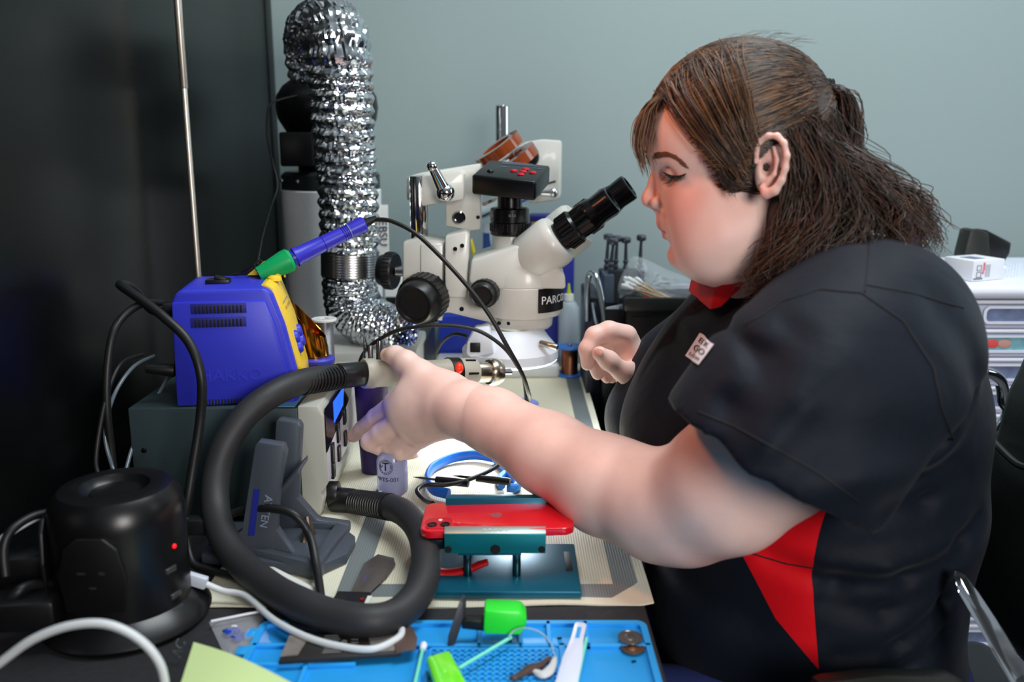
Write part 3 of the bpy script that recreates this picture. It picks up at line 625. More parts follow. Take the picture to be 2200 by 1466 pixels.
# ------------------------------------------------------------------ stereo microscope on its boom stand
Mwh = mat('ivory enamel', (214, 212, 204), 0.32, coat=0.2)
Mlens = mat('lens black', (14, 14, 15), 0.22)
Mknob = mat('ribbed black', (18, 18, 19), 0.38)
mic = thing('stereo_microscope', 'ivory trinocular stereo microscope on a boom stand with ring light', 'microscope', (P(1075, 770, 1.66).x, 1.66, D))
YM = 1.34
kM = mpp(600, YM)
def pr_(name, pts, Y0, Y1, material=Mwh, bev=.004, par=mic, label=None):
    m = M(); q = [P(x, y, Y0) for x, y in pts]; m.prism(q, (0, Y1 - Y0, 0), bev); return ob(name, m, material, par, label=label)
# head: drum
ax = P(1122, 640, YM).x
def zz(py): return P(1122, py, YM - .05).z
r1 = 88 * kM
z0, z1 = zz(686), zz(590)
m = M(); m.lathe((ax, YM, z0), (0, 0, 1), [(0, 0), (0, r1 * .93), (0.003, r1 * .96), ((z1 - z0) * .66, r1), ((z1 - z0) * .68, r1 * 1.0), ((z1 - z0) * .70, r1 * .985), ((z1 - z0) * .72, r1), (z1 - z0, r1 * .99), (z1 - z0 + .012, r1 * .9), (z1 - z0 + .014, 0)], 56); ob('pod', m, Mwh, mic)
pr_('pod_housing', [(1012, 560), (1108, 528), (1122, 530), (1200, 575), (1214, 590), (1216, 622), (1060, 622), (1012, 615), (1008, 600)], YM - r1 * .9, YM + r1 * .9, bev=.010)
m = M(); m.lathe((ax, YM, zz(716)), (0, 0, 1), [(0, 0), (0, r1 * .68), (0.004, r1 * .74), (zz(684) - zz(716), r1 * .77), (zz(684) - zz(716), 0)], 48); cl = ob('clamp_ring', m, Mwh, mic)
for px in (1072, 1093):
    m = M(); p = P(px, 695, YM - r1 * (.55 if px < 1080 else .66)); m.ell(p, .003); ob('set_screw', m, Mdark, cl)
m = M(); m.lathe((ax, YM, zz(728)), (0, 0, 1), [(0, 0), (0, r1 * .50), (0.010, r1 * .58), (zz(714) - zz(728), r1 * .62), (zz(714) - zz(728), 0)], 48); ob('objective', m, Mlens, mic)
# nameplate bent round the drum
def bend(x_mid, z, rad):
    def f(v):
        a = x_mid + v.x / rad; rr = rad + v.z
        return Vector((ax + rr * math.sin(a), YM - rr * math.cos(a), z + v.y))
    return f
zn = (zz(620) + zz(672)) / 2; hn = (zz(620) - zz(672))
m = M(); f = bend(0.86, zn, r1 * 1.006); vs = []; fs = []
for i in range(17):
    for y_ in (-hn / 2, hn / 2): vs.append(f(Vector((-.030 + .060 * i / 16, y_, 0.0005)))); vs.append(f(Vector((-.030 + .060 * i / 16, y_, -.001))))
for i in range(16): b4 = i * 4; fs += [(b4, b4 + 4, b4 + 6, b4 + 2)]
m.add(vs, fs); npt = ob('nameplate', m, mat('black plate', (12, 12, 13), .3), mic)
m = M(); m.text('PARCO', 0.0165, None, None, None, .0003, fn=bend(0.88, zn, r1 * 1.006 + .0009)); ob('lettering', m, mat('white print', (225, 225, 225), .4), npt)
# ring light
rl0, rl1 = zz(783), zz(735); rR = 104 * kM; axr = ax - 26 * kM
m = M(); m.lathe((axr, YM - .01, rl0), (0, 0, 1), [(0, rR * .45), (0, rR * .97), (.003, rR), ((rl1 - rl0) * .45, rR), ((rl1 - rl0) * .8, rR * .88), (rl1 - rl0, rR * .80), (rl1 - rl0 + .014, rR * .66), (rl1 - rl0 + .016, rR * .6), (rl1 - rl0 + .014, rR * .5), (.004, rR * .45)], 64, closed=True)
rl = ob('ring_light', m, mat('white lamp shell', (224, 228, 236), .35), mic, label='white ring light with a glowing underside')
m = M(); m.lathe((axr, YM - .01, rl0 - .0015), (0, 0, 1), [(0, rR * .5), (-.0012, rR * .92), (.002, rR * .98), (.003, rR * .5)], 64, closed=True); ob('light_diffuser', m, mat('lit diffuser', (255, 255, 255), .4, emit=(225, 235, 255), estr=6.0), rl)
for px, py, dx in ((1040, 733, -1), (1160, 737, 1)):
    m = M(); a = P(px, py, YM - .055); m.cyl(a, a + Vector((dx * .025, -.012, -.004)), .0045, bev=.001); ob('thumbscrew', m, Mnick, rl)
m = M(); m.prism([P(x, y, YM - .075) for x, y in ((1003, 738), (1020, 706), (1052, 704), (1062, 760), (1010, 768), (1001, 760))], (0, .03, 0), .003); hb = ob('switch_housing', m, MATS['white lamp shell'], rl)
m = M(); c = P(1021, 747, YM - .076); m.box(c, (.0145, .003, .014), None, .001); swb = ob('switch', m, Mblackp, hb)
m = M(); m.tube([P(1002, 722, YM - .06), P(975, 718, YM - .04), P(950, 735, YM), P(935, 765, YM + .06), P(932, 790, YM + .15)], .0026, 8); ob('lamp_cord', m, Mblackr, rl)
# binocular tubes
def tube_pair(dY, dpx, dpy, par):
    a = P(1140 + dpx, 556 + dpy, YM + dY); b_ = P(1203 + dpx, 508 + dpy, YM + dY); d = (b_ - a).normalized(); d = (d + Vector((0, -.18, 0))).normalized(); L = (b_ - a).length
    R = 55 * kM
    m = M(); m.lathe(a, d, [(-.02, 0), (-.02, R * .6), (0, R * .96), (L * .75, R), (L * .9, R * .97), (L, R * .88), (L + .001, 0)], 40); tb = ob('binocular_tube', m, Mwh, par)
    e = a + d * L; r = 34 * kM
    pr = [(-.003, 0), (-.003, r * .92), (.006, r * .92)]
    for k in range(1): pr += [(.007, r * 1.05), (.028, r * 1.08), (.030, r), (.032, r * .94), (.05, r * .98), (.052, r * 1.0), (.056, r * .98), (.064, r * .88), (.070, r * .84), (.088, r * .88), (.092, r * .84), (.093, r * .70), (.086, r * .6), (.084, 0)]
    m = M(); m.lathe(e, d, pr, 36); ey = ob('eyepiece', m, Mlens, par)
    m = M(); m.lathe(e + d * .0845, d, [(0, r * .58), (.002, r * .4), (.0028, 0)], 28); ob('eye_lens', m, mat('dark coated lens', (30, 34, 40), .03, coat=1.0), ey)
    m = M(); u = d.orthogonal().normalized(); v_ = d.cross(u)
    for k in range(26):
        an = 2 * math.pi * k / 26; q = e + (u * math.cos(an) + v_ * math.sin(an)) * r * 1.07; m.cyl(q + d * .008, q + d * .027, .0013, n=6)
    ob('grip_rib', m, Mknob, ey)
    return tb
tube_pair(-.028, 0, 0, mic); tube_pair(.045, 42, -30, mic)
# photo tube, camera adapter and camera
pt = P(1095, 520, YM); 
def zc_(py): return P(1095, py, YM).z
m = M(); m.lathe((pt.x, YM, zc_(552)), (0, 0, 1), [(0, 0), (0, .026), (zc_(505) - zc_(552), .0215), (zc_(498) - zc_(552), .0215), (zc_(498) - zc_(552), 0)], 36); ob('photo_tube', m, Mwh, mic)
m = M(); h = zc_(446) - zc_(505); m.lathe((pt.x, YM, zc_(505)), (0, 0, 1), [(0, 0), (0, .0265), (.002, .0285), (h * .45, .0285), (h * .47, .0275), (h * .5, .0285), (h * .95, .0285), (h, .0265), (h + .001, .018), (h + .022, .0175), (h + .026, .021), (h + .03, .022), (h + .031, 0)], 40); ad = ob('camera_adapter', m, Mlens, mic)
m = M()
for k in range(30):
    an = 2 * math.pi * k / 30; m.box((pt.x + .0287 * math.cos(an), YM + .0287 * math.sin(an), zc_(505) + h * .3), (.0018, .0018, h * .28), rotz(math.degrees(an)))
ob('grip_rib', m, Mknob, ad)
m = M(); m.text('0.5X', .0055, (pt.x + .004, YM - .0288, zc_(505) + h * .75), (1, 0, 0), (0, 0, 1), .0003); ob('lettering', m, MATS['pale print'], ad)
camz = zc_(446) + .0255
Rc = rotz(-16) @ Matrix.Rotation(math.radians(13), 3, 'X') @ Matrix.Rotation(math.radians(5), 3, 'Y')
cc = Vector((P(1099, 410, YM).x, YM, camz + .0145))
m = M(); m.box(cc, (.094, .088, .029), Rc, .004, 3); cb_ = ob('microscope_camera', m, mat('black camera shell', (15, 15, 17), .3), mic)
tp = lambda x, y, z=0.0148: cc + Rc @ Vector((x, y, z))
for x, y in ((-.000, .0), (.014, .014), (.014, 0), (.014, -.014), (.028, 0)):
    m = M(); m.lathe(tp(x + .004, y - .004, .0140), (0, 0, 1), [(0, 0), (0, .0055), (.0025, .005), (.003, 0)], 18); ob('button', m, mat('red button', (225, 40, 60), .4), cb_)
m = M(); m.ell(tp(-.027, -.018, .0148), (.005, .005, .0035)); ob('sensor_dome', m, Mlens, cb_)
m = M()
for k in range(3): m.box(tp(.004, .030 + .005 * k, .0148), (.055 - .01 * k, .0012, .0004), Rc)
m.box(tp(.033, .02, .0148), (.014, .0012, .0004), Rc); m.box(tp(-.015, .012, .0148), (.008, .001, .0004), Rc)
ob('printed_lines', m, MATS['pale print'], cb_)
# focus block, bracket, knobs
fb = pr_('focus_block', [(865, 520), (905, 510), (955, 520), (957, 560), (950, 690), (905, 688), (864, 660)], YM - .02, YM + .05)
pr_('slide_rail', [(904, 525), (952, 527), (950, 690), (904, 680)], YM - .024, YM - .018, bev=.0015)
pr_('arm_plate', [(956, 508), (1000, 498), (1008, 505), (1006, 560), (1003, 640), (956, 640)], YM - .038, YM + .03, bev=.003)
pr_('arm_bracket', [(956, 626), (1000, 632), (1060, 640), (1070, 690), (1050, 694), (960, 672), (905, 690), (900, 640)], YM - .03, YM + .03, bev=.005)
for x, y in ((978, 535), (993, 528)):
    m = M(); p = P(x, y, YM - .0385); m.cyl(p, p + Vector((0, -.0015, 0)), .003); ob('screw', m, Mdark, mic)
for x, y in ((940, 598), (992, 664), (936, 687)):
    m = M(); p = P(x, y, YM - .030); m.cyl(p + Vector((0, .004, 0)), p + Vector((0, -.0018, 0)), .0032); ob('screw', m, Mdark, mic)
def knob(name, c, d, r, L, par=mic, nr=28):
    d = Vector(d).normalized(); m = M(); m.lathe(c, d, [(0, 0), (0, r * .95), (L * .08, r), (L * .6, r), (L * .62, r * .9), (L * .95, r * .82), (L, r * .76), (L - .001, r * .66), (L - .004, r * .62), (L - .004, 0)], 40)
    u = d.orthogonal().normalized(); v_ = d.cross(u)
    for k in range(nr):
        an = 2 * math.pi * k / nr; q = Vector(c) + (u * math.cos(an) + v_ * math.sin(an)) * r * .985; m.cyl(q + d * L * .1, q + d * L * .56, r * .045, n=6)
    return ob(name, m, Mknob, par)
knob('focus_knob', P(920, 634, YM - .02), (-.36, -1, -.14), 52 * kM, .052)
k2 = P(850, 583, YM + .055); knob('focus_knob', k2, (-1, .25, .05), 46 * kM * .9, .026)
m = M(); m.cyl(k2, k2 + Vector((.03, 0, 0)), .008); ob('focus_shaft', m, Msteel, mic)
knob('zoom_knob', P(1045, 626, YM - r1 * .75), (-.25, -1, -.10), 30 * kM, .028, nr=20)
# front post and boom head
m = M(); a, b_ = P(903, 378, YM + .005), P(897, 530, YM + .005); xx = (a.x + b_.x) / 2; m.cyl((xx, YM + .005, b_.z), (xx, YM + .005, a.z), 16.5 * kM * 1.15, bev=.002); ob('front_post', m, Mchrome, mic)
bh = pr_('boom_head', [(874, 380), (900, 373), (1033, 352), (1033, 494), (1012, 497), (957, 487), (957, 432), (905, 440), (872, 430)], YM + .025, YM + .085, bev=.004)
pr_('boom_clamp', [(905, 378), (990, 366), (998, 372), (996, 430), (905, 444)], YM - .012, YM + .03, bev=.004, par=mic)
m = M(); p = P(986, 468, YM + .024); m.lathe(p + Vector((0, .006, 0)), (0, -1, 0), [(0, 0), (0, .0105), (.008, .0100), (.0095, .008), (.0095, .0062), (.007, .006), (.007, 0)], 28); ob('socket_screw', m, Mchrome, mic)
a = P(957, 414, YM - .035); b_ = P(928, 357, YM - .05)
m = M(); m.ell(a, .0135); m.lathe(a, b_ - a, [(0, .010), ((b_ - a).length, .0062)], 20); m.ell(b_, .0078); m.cyl(a, a + Vector((0, .03, 0)), .007); ob('clamp_lever', m, Mchrome, mic)
for x, y in ((1027, 383), (1027, 467)):
    m = M(); p = P(x, y, YM + .025); m.cyl(p, p + Vector((0, -.001, 0)), .0028); ob('screw', m, Mdark, mic)
# boom rods going back to the rear block
YR = 1.72
ra, rb = P(1010, 388, YM + .06), P(1140, 338, YR)
m = M(); m.cyl(ra, rb + (rb - ra).normalized() * .02, .0125, bev=.001); ob('boom_rod', m, Mchrome, mic)
ra2, rb2 = P(1008, 462, YM + .06), P(1150, 410, YR); m = M(); m.cyl(ra2, rb2, .0125, bev=.001); ob('boom_rod', m, Mchrome, mic)
pr_('rear_block', [(1112, 316), (1130, 305), (1166, 299), (1208, 302), (1206, 420), (1200, 430), (1140, 438), (1112, 400)], YR, YR + .07, bev=.005)
m = M(); m.lathe(rb + Vector((-.004, -.012, 0)), (rb - ra), [(-.003, 0), (-.003, .019), (.006, .019), (.006, 0)], 28); ob('rod_bushing', m, Mblackr, mic)
m = M(); p = P(1163, 414, YR - .03); m.ell(p + Vector((.022, 0, 0)), .0095); m.cyl(p, p + Vector((.02, 0, 0)), .006, .008); m.cyl(p + Vector((0, 0, 0)), p + Vector((-.005, .035, 0)), .005); ob('rear_lever', m, Mchrome, mic)
m = M(); p = P(1185, 392, YR); m.box(p + Vector((0, -.0005, 0)), (.016, .001, .003), Matrix.Rotation(-.3, 3, 'Y')); ob('cast_slot', m, Mdark, mic)
YPs = YR + .035; xp = P(1080, 400, YPs).x
m = M(); m.cyl((xp, YPs, D + .02), (xp, YPs, P(1080, 226, YPs).z), 15.5 * mpp(300, YPs), bev=.003); ob('rear_post', m, Mchrome, mic)
m = M(); m.box2((xp - .03, YPs - .03, P(1080, 420, YPs).z), (P(1125, 400, YPs).x, YPs + .03, P(1080, 330, YPs).z), .005); ob('post_sleeve', m, Mwh, mic)
bz = D + .018
m = M(); m.box2((P(935, 740, 1.75).x, 1.695, D + .001), (P(1200, 740, 1.75).x, 1.795, D + .03), .008, 3); ob('base_plate', m, mat('white base', (222, 222, 222), .35), mic)
m = M(); m.lathe((xp, YPs, D + .03), (0, 0, 1), [(0, .035), (.01, .033), (.014, .02), (.014, 0)], 32); ob('post_collar', m, Mwh, mic)

# amber tape rolls hung on the boom
ctr = P(1072, 322, 1.55); axd = Vector((-.56, -.12, .80)).normalized()
Mamb = mat('amber tape', (138, 62, 26), .14, coat=.8, var=.45, vscale=60)
for i, (off, R, lb) in enumerate(((0.0, .043, 'wide amber tape roll hung on the microscope boom, upper one'), (-.0188, .047, 'wide amber tape roll hung on the microscope boom, lower one'))):
    m = M(); c = ctr + axd * off + Vector((.006, 0, -.003)) * (i * 2)
    m.lathe(c, axd, [(-.009, .026), (-.009, R), (.009, R), (.009, .026)], 44, closed=True); t_ = solo('tape_roll', m, Mamb, lb, 'tape roll', org=c, group='amber tape rolls')

# ------------------------------------------------------------------ things at the back of the bench
m = M(); a = PD(1224, 783, D); cx, cy = P(1224, 760, 1.72).x, 1.72
spw = thing('wire_spool', 'blue flanged spool of copper wire at the back edge of the mat', 'spool', (cx, cy, D))
kk = mpp(760, cy); zt = P(1224, 743, cy).z - D
for z in (0.0025, zt - .004):
    m = M(); m.lathe((cx, cy, D + z), (0, 0, 1), [(0, 0), (0, 29 * kk), (.001, 30 * kk), (.003, 30 * kk), (.004, 29 * kk), (.004, 0)], 36); ob('flange', m, mat('sky blue plastic', (50, 120, 205), .35), spw)
pr = [(0, 0)]; hh = zt - .009
for k in range(20): pr += [(hh * k / 20, .0160), (hh * (k + .5) / 20, .0168)]
pr += [(hh, .016), (hh, 0)]
m = M(); m.lathe((cx, cy, D + .0065), (0, 0, 1), pr, 28); ob('copper_wire', m, mat('copper wire', (190, 120, 84), .25, 1.0), spw)
m = M(); m.ell((cx, cy, D + zt + .001), .004); ob('hub', m, Msteel, spw)

btl = thing('flux_bottle', 'small clear squeeze bottle with a yellow green needle tip beside the wire spool', 'bottle', (P(1220, 730, 1.80).x, 1.80, D))
cx, cy = P(1221, 700, 1.80).x, 1.80; kk = mpp(680, cy); ztop = P(1221, 650, cy).z - D
Mmilk = mat('milky plastic', (196, 208, 216), .3, trans=.35)
m = M(); m.lathe((cx, cy, D + .001), (0, 0, 1), [(0, 0), (0, 21 * kk), (.003, 22 * kk), (ztop * .92, 22 * kk), (ztop, 15 * kk), (ztop + .002, 9 * kk), (ztop + .014, 9 * kk), (ztop + .014, 0)], 36); ob('body', m, Mmilk, btl)
m = M(); m.lathe((cx, cy, D + ztop + .004), (0, 0, 1), [(0, 0), (0, 11 * kk), (.013, 10.5 * kk), (.014, 0)], 24); ob('cap', m, Mwhitep, btl)
m = M(); m.lathe((cx, cy, D + ztop + .017), (0, 0, 1), [(0, 0), (0, .0045), (.006, .0045), (.010, .003), (.018, .0025), (.022, .001), (.022, 0)], 18); ob('needle_tip', m, mat('lime plastic', (176, 198, 30), .35), btl)
# blue tray behind the scope, marker pens, a blue and yellow pack
m = M(); m.box2((P(945, 700, 1.84).x, 1.80, D), (P(1070, 700, 1.84).x, 1.93, P(1000, 672, 1.84).z), .004)
solo('blue_bin', m, mat('royal blue bin', (40, 66, 190), .4), 'royal blue bin behind the microscope base', 'bin')
m = M(); a = P(1138, 462, 1.85); b_ = P(1232, 560, 1.85); m.box2((a.x, 1.82, D), (b_.x, 1.90, a.z), .003); pk = thing('parts_pack', 'blue and yellow carton behind the eyepieces of the microscope', 'box', ((a.x + b_.x) / 2, 1.86, D)); ob('carton', m, mat('navy carton', (34, 44, 140), .5), pk)
m = M(); m.box2((a.x + .003, 1.8185, P(1138, 520, 1.85).z), (b_.x - .003, 1.82, P(1138, 474, 1.85).z)); ob('yellow_label', m, mat('yellow label', (215, 175, 40), .5), pk)
m = M(); m.cyl(P(1010, 514, 1.72), P(1042, 640, 1.72), .0042, bev=.001); solo('yellow_pen', m, mat('yellow pen', (214, 196, 40), .4), 'slim yellow pen leaning behind the microscope arm', 'pen')
m = M(); m.cyl(P(1048, 478, 1.78), P(1046, 640, 1.78), .0085, bev=.001); gt = solo('glue_tube', m, mat('white blue tube', (210, 220, 232), .4), 'white tube with blue end standing behind the photo tube', 'tube')
m = M(); m.cyl(P(1047, 545, 1.78), P(1047, 500, 1.78), .0088); ob('blue_label', m, mat('blue label', (40, 80, 150), .4), gt)
m = M(); m.cyl(P(1222, 560, 1.87), P(1222, 700, 1.87), .004); solo('blue_stick', m, mat('deep blue stick', (36, 40, 190), .4), 'thin blue stick leaning behind the clear squeeze bottle', 'pen')
m = M(); m.box2((P(825, 640, 1.75).x, 1.76, D), (P(868, 640, 1.75).x + .02, 1.84, P(840, 600, 1.75).z), .003); rb_ = thing('small_carton', 'white carton with a red bottom edge behind the focus knobs', 'box', (P(850, 640, 1.8).x, 1.8, D)); ob('carton', m, Mwhitep, rb_)
m = M(); m.box2((P(822, 668, 1.75).x, 1.757, P(840, 669, 1.75).z), (P(862, 668, 1.75).x + .005, 1.76, P(840, 656, 1.75).z), .0005); ob('red_band', m, mat('red band', (215, 30, 40), .5), rb_)
m = M(); m.box2((P(828, 668, 1.75).x, 1.757, P(840, 655, 1.75).z), (P(862, 668, 1.75).x + .005, 1.76, P(840, 640, 1.75).z), .0005); ob('black_band', m, Mblackp, rb_)
m = M(); m.box2((P(893, 720, 1.7).x, 1.50, D), (P(935, 720, 1.7).x, 1.70, P(900, 690, 1.7).z), .003); solo('dark_case', m, mat('dark case', (30, 31, 33), .45), 'dark case between the duct mouth and the microscope base', 'case')

# things between the station and the mat, seen round the hand
cup = thing('purple_cup', 'deep purple cup behind the bottle below the hand', 'cup', (P(802, 1020, 1.19).x, 1.19, D))
cx, cy = P(803, 990, 1.19).x, 1.19
m = M(); hh = P(800, 820, 1.19).z - D; m.lathe((cx, cy, D + .003), (0, 0, 1), [(0, 0), (0, .017), (hh * .6, .021), (hh, .023), (hh, .021), (.004, .0155), (.004, 0)], 32); ob('body', m, mat('deep purple', (52, 34, 92), .4), cup)
Mtw2 = mat('tool steel', (120, 122, 126), .25, 1.0)
for i, (x0, y0, x1, Yt, lb) in enumerate(((781, 724, 800, 1.19, 'steel tweezers standing in the purple cup, leftmost tool'), (796, 742, 803, 1.185, 'steel probe standing in the purple cup, middle tool'), (815, 728, 806, 1.195, 'steel rod standing in the purple cup, rightmost tool'))):
    m = M(); a = P(x0, y0, Yt); b_ = Vector((cx + (i - 1) * .006, Yt, D + .012)); d = (b_ - a)
    if i == 0: m.tube([a, a.lerp(b_, .15), b_], [.0008, .003, .0038], 10, smooth=False, flat=((0, 1, 0), .5)); m.tube([a + Vector((.001, .004, 0)), a.lerp(b_, .15) + Vector((.006, .003, 0)), b_], [.0008, .003, .0038], 10, smooth=False, flat=((0, 1, 0), .5))
    elif i == 1: m.cyl(a, b_, .0032, bev=.001)
    else: m.cyl(a, b_, .0042, bev=.001)
    solo('bench_tool', m, Mtw2, lb, 'tool', org=b_, group='tools in the purple cup')
sc = thing('scissors', 'black handled cutters with a blue inner ring beside the station display', 'cutters', P(790, 950, 1.2))
m = M(); c = P(791, 862, 1.215); m.tube([c + Vector((.0115 * math.cos(a), 0, .015 * math.sin(a))) for a in np.linspace(0, 2 * math.pi, 17)], .0035, 8, 2); m.cyl(P(786, 878, 1.215), P(806, 965, 1.205), .0065, .0055); ob('handle', m, Mblackp, sc)
m = M(); m.tube([c + Vector((.0078 * math.cos(a), -.001, .011 * math.sin(a))) for a in np.linspace(2.4, 6.6, 13)], .0018, 8, 2); ob('inner_grip', m, mat('violet blue grip', (50, 40, 190), .4), sc)

wb = thing('label_bottle', 'clear flat bottle of violet liquid with a printed label behind the hose', 'bottle', (P(843, 1070, 1.085).x, 1.085, D))
cx, cy = P(843, 1020, 1.115).x, 1.115; kk = mpp(1030, 1.115); hb_ = P(843, 992, 1.115).z - D
m = M(); m.lathe((cx, cy, D + .003), (0, 0, 1), [(0, 0), (0, 31 * kk), (.003, 33 * kk), (hb_, 33 * kk), (hb_ + .012, 26 * kk), (hb_ + .02, 10 * kk), (hb_ + .022, 10 * kk), (hb_ + .022, 0)], 40); ob('body', m, mat('lilac clear plastic', (186, 188, 224), .15, trans=.45, ior=1.35), wb)
Rb = 33 * kk
def bendb(a0, z):
    def f(v): a = a0 + v.x / Rb; return Vector((cx + (Rb + .0002 + v.z) * math.sin(a), cy - (Rb + .0002 + v.z) * math.cos(a), z + v.y))
    return f
ink = mat('black ink', (24, 26, 40), .5)
m = M(); m.text('WTS-001', .0078, None, None, None, .0002, fn=bendb(-.2, P(832, 1045, 1.075).z)); zl = P(826, 1017, 1.075).z; m.text('T', .0155, None, None, None, .0002, fn=bendb(-.3, zl)); m.text('W', .006, None, None, None, .0002, fn=bendb(-.3 - .35, zl)); m.text('S', .006, None, None, None, .0002, fn=bendb(-.3 + .35, zl)); m.text('R', .003, None, None, None, .0002, fn=bendb(.4, zl + .008))
for rr in (.0098, .0078):
    f = bendb(-.3, zl); m.tube([f(Vector((rr * math.cos(a), rr * math.sin(a), .0001))) for a in np.linspace(0, 2 * math.pi, 33)], .00025, 5, 1)
for k in range(18):
    an = k * 2 * math.pi / 18; f = bendb(-.3, zl); p = f(Vector((.0088 * math.cos(an), .0088 * math.sin(an), 0.0002))); m.ell(p, .0005, n=6, m=4)
ob('printed_label', m, ink, wb)

# blue loop and precision tools on the mat
lp = thing('wrist_strap', 'bright blue plastic loop strap lying on the mat behind the phone', 'strap', PD(1000, 1010, D + .003))
pts = [PD(x, y, D + .012) for x, y in ((1065, 985), (1020, 978), (970, 985), (930, 1005), (918, 1030), (930, 1052), (965, 1062))]
m = M(); m.tube(pts, .0075, 12, 8, flat=((0, 0, 1), .55)); ob('loop', m, mat('bright blue plastic', (30, 110, 225), .35), lp)
m = M(); m.tube([PD(x, y, D + .010) for x, y in ((1062, 985), (1085, 1005), (1100, 1022), (1112, 1035), (1108, 1048), (1090, 1048))], .006, 10, 6); m.tube([PD(x, y, D + .008) for x, y in ((1085, 1018), (1072, 1030), (1078, 1045))], .005, 10, 6); ob('clip', m, mat('light blue clip', (60, 140, 235), .35), lp)
for (x0, y0, x1, y1, r, mt, lb) in ((885, 1025, 1010, 1040, .0022, Mtw2, 'slim dark screwdriver lying across the blue loop'), (970, 1022, 1100, 1036, .0022, Mdark, 'slim black probe behind the slim screwdriver')):
    a, b_ = PD(x0, y0, D + .022), PD(x1, y1, D + .022); d = (b_ - a).normalized(); L = (b_ - a).length
    dr = thing('precision_tool', lb, 'tool', (a + b_) / 2)
    m = M(); m.lathe(a, d, [(0, 0), (.012, r * .7), (L * .45, r * .7), (L * .45, 0)], 12); ob('shaft', m, mt, dr)
    m = M(); m.lathe(a + d * L * .42, d, [(0, 0), (0, r * 2), (L * .3, r * 2.4), (L * .55, r * 2.2), (L * .56, 0)], 14); ob('grip', m, Mblackp, dr)
m = M(); c = PD(1120, 872, D + .005); m.lathe((c.x, c.y, D + .0035), (0, 0, 1), [(0, 0), (0, .028), (.004, .030), (.007, .0295), (.004, .024), (.003, 0)], 40); solo('blue_dish', m, mat('periwinkle dish', (140, 155, 225), .3), 'small periwinkle blue dish on the mat under the scope', 'dish')
# ------------------------------------------------------------------ phone holder with the red phone
Mtl = mat('teal anodised', (12, 92, 118), .34, .35)
hold = thing('phone_holder', 'teal metal phone clamp on a base plate standing on the cream mat', 'clamp', (-0.01, 0.86, D + .003))
z0 = D + .0055
c4 = [PD(872, 1266, z0 + .006), PD(1250, 1272, z0 + .006), PD(1237, 1168, z0 + .006), PD(886, 1168, z0 + .006)]
xa, xb = c4[0].x - .002, c4[1].x; ya, yb = c4[1].y, c4[2].y
m = M(); m.box2((xa, ya, z0 - .002), (xb, yb, z0 + .006), .0018)
bp_ = ob('base_plate', m, Mtl, hold)
for x in (xb - .013, xa + .006):
    m = M(); m.box2((x, ya + .045, z0 + .0055), (x + .007, yb - .022, z0 + .0068), .0004); ob('slot', m, mat('slot shade', (10, 12, 14), .6), bp_)
zt = z0 + .006
# jaws
jy0 = .853
a, b_ = P(955, 1190, jy0), P(1173, 1152, jy0)
m = M(); m.box2((a.x, jy0, a.z), (b_.x, jy0 + .012, P(1060, 1148, jy0).z), .0008); fj = ob('front_jaw', m, mat('bright teal', (16, 122, 130), .35, .5), hold)
m = M(); m.prism([(a.x, jy0 + .001, P(1060, 1148, jy0).z), (b_.x, jy0 + .001, P(1060, 1148, jy0).z), (b_.x, jy0 + .010, P(1060, 1148, jy0).z + .004), (a.x, jy0 + .010, P(1060, 1148, jy0).z + .004)], (0, .003, -.003), .0003); ob('jaw_scale', m, mat('pale anodised', (150, 165, 160), .35, .5), fj)
m = M(); zz_ = P(1060, 1148, jy0).z
n_ = (Vector((0, .009, .004))).normalized()
m.text('50 40 30 20 10', .0042, ((a.x + b_.x) / 2, jy0 + .0050, zz_ + .0024), (1, 0, 0), (0, .914, .405), .0002); ob('scale_marks', m, mat('pale marks', (214, 220, 214), .5), fj)
for px in (963, 1064, 1164):
    m = M(); p = P(px, 1181, jy0); r = .0052 if px == 1064 else .0036; m.cyl(p + Vector((0, .001, 0)), p + Vector((0, -.0004, 0)), r); ob('jaw_hole', m, mat('hole black', (4, 5, 6), .8), fj)
ph_z = P(1060, 1142, jy0 + .012).z
by = .925
m = M(); m.box2((P(957, 1050, by).x, by + .001, ph_z - .012), (P(1175, 1050, by).x, by + .013, ph_z + .011), .0008); ob('rear_jaw', m, Mtl, hold)
for px in (1004, 1110):
    x = P(px, 1210, .86).x
    m = M(); m.cyl((x, .862, zt), (x, .862, a.z + .002), .0042, bev=.0006); ob('pillar', m, mat('teal steel', (96, 128, 124), .2, 1.0), hold)
    m = M(); m.cyl((x, .915, zt), (x, .915, a.z + .006), .0042, bev=.0006); ob('pillar', m, MATS['teal steel'], hold)
m = M(); m.box2((P(985, 1200, .86).x, .857, a.z - .004), (P(1120, 1200, .86).x, .935, a.z + .001), .0006); ob('guide_bar', m, Mtl, hold)
m = M(); p = P(930, 1172, .865); m.box2((P(905, 1170, .86).x, .862, a.z), (P(958, 1170, .86).x, .925, ph_z - .008), .002); ob('side_block', m, mat('dark anodised', (20, 34, 44), .3, .6), hold)
m = M(); m.tube(qs([(930, 1226), (960, 1232), (1000, 1226), (1030, 1214), (1048, 1208)], .868), [.006, .007, .0065, .006, .005], 14, 6, flat=((0, 1, 0), .6)); ob('clamp_lever', m, mat('red lever', (190, 24, 30), .35, .3), hold, label='red clamping lever')
m = M(); p = P(934, 1220, .862); m.cyl(p, p + Vector((0, .03, 0)), .0035); ob('lever_pin', m, Msteel, hold)

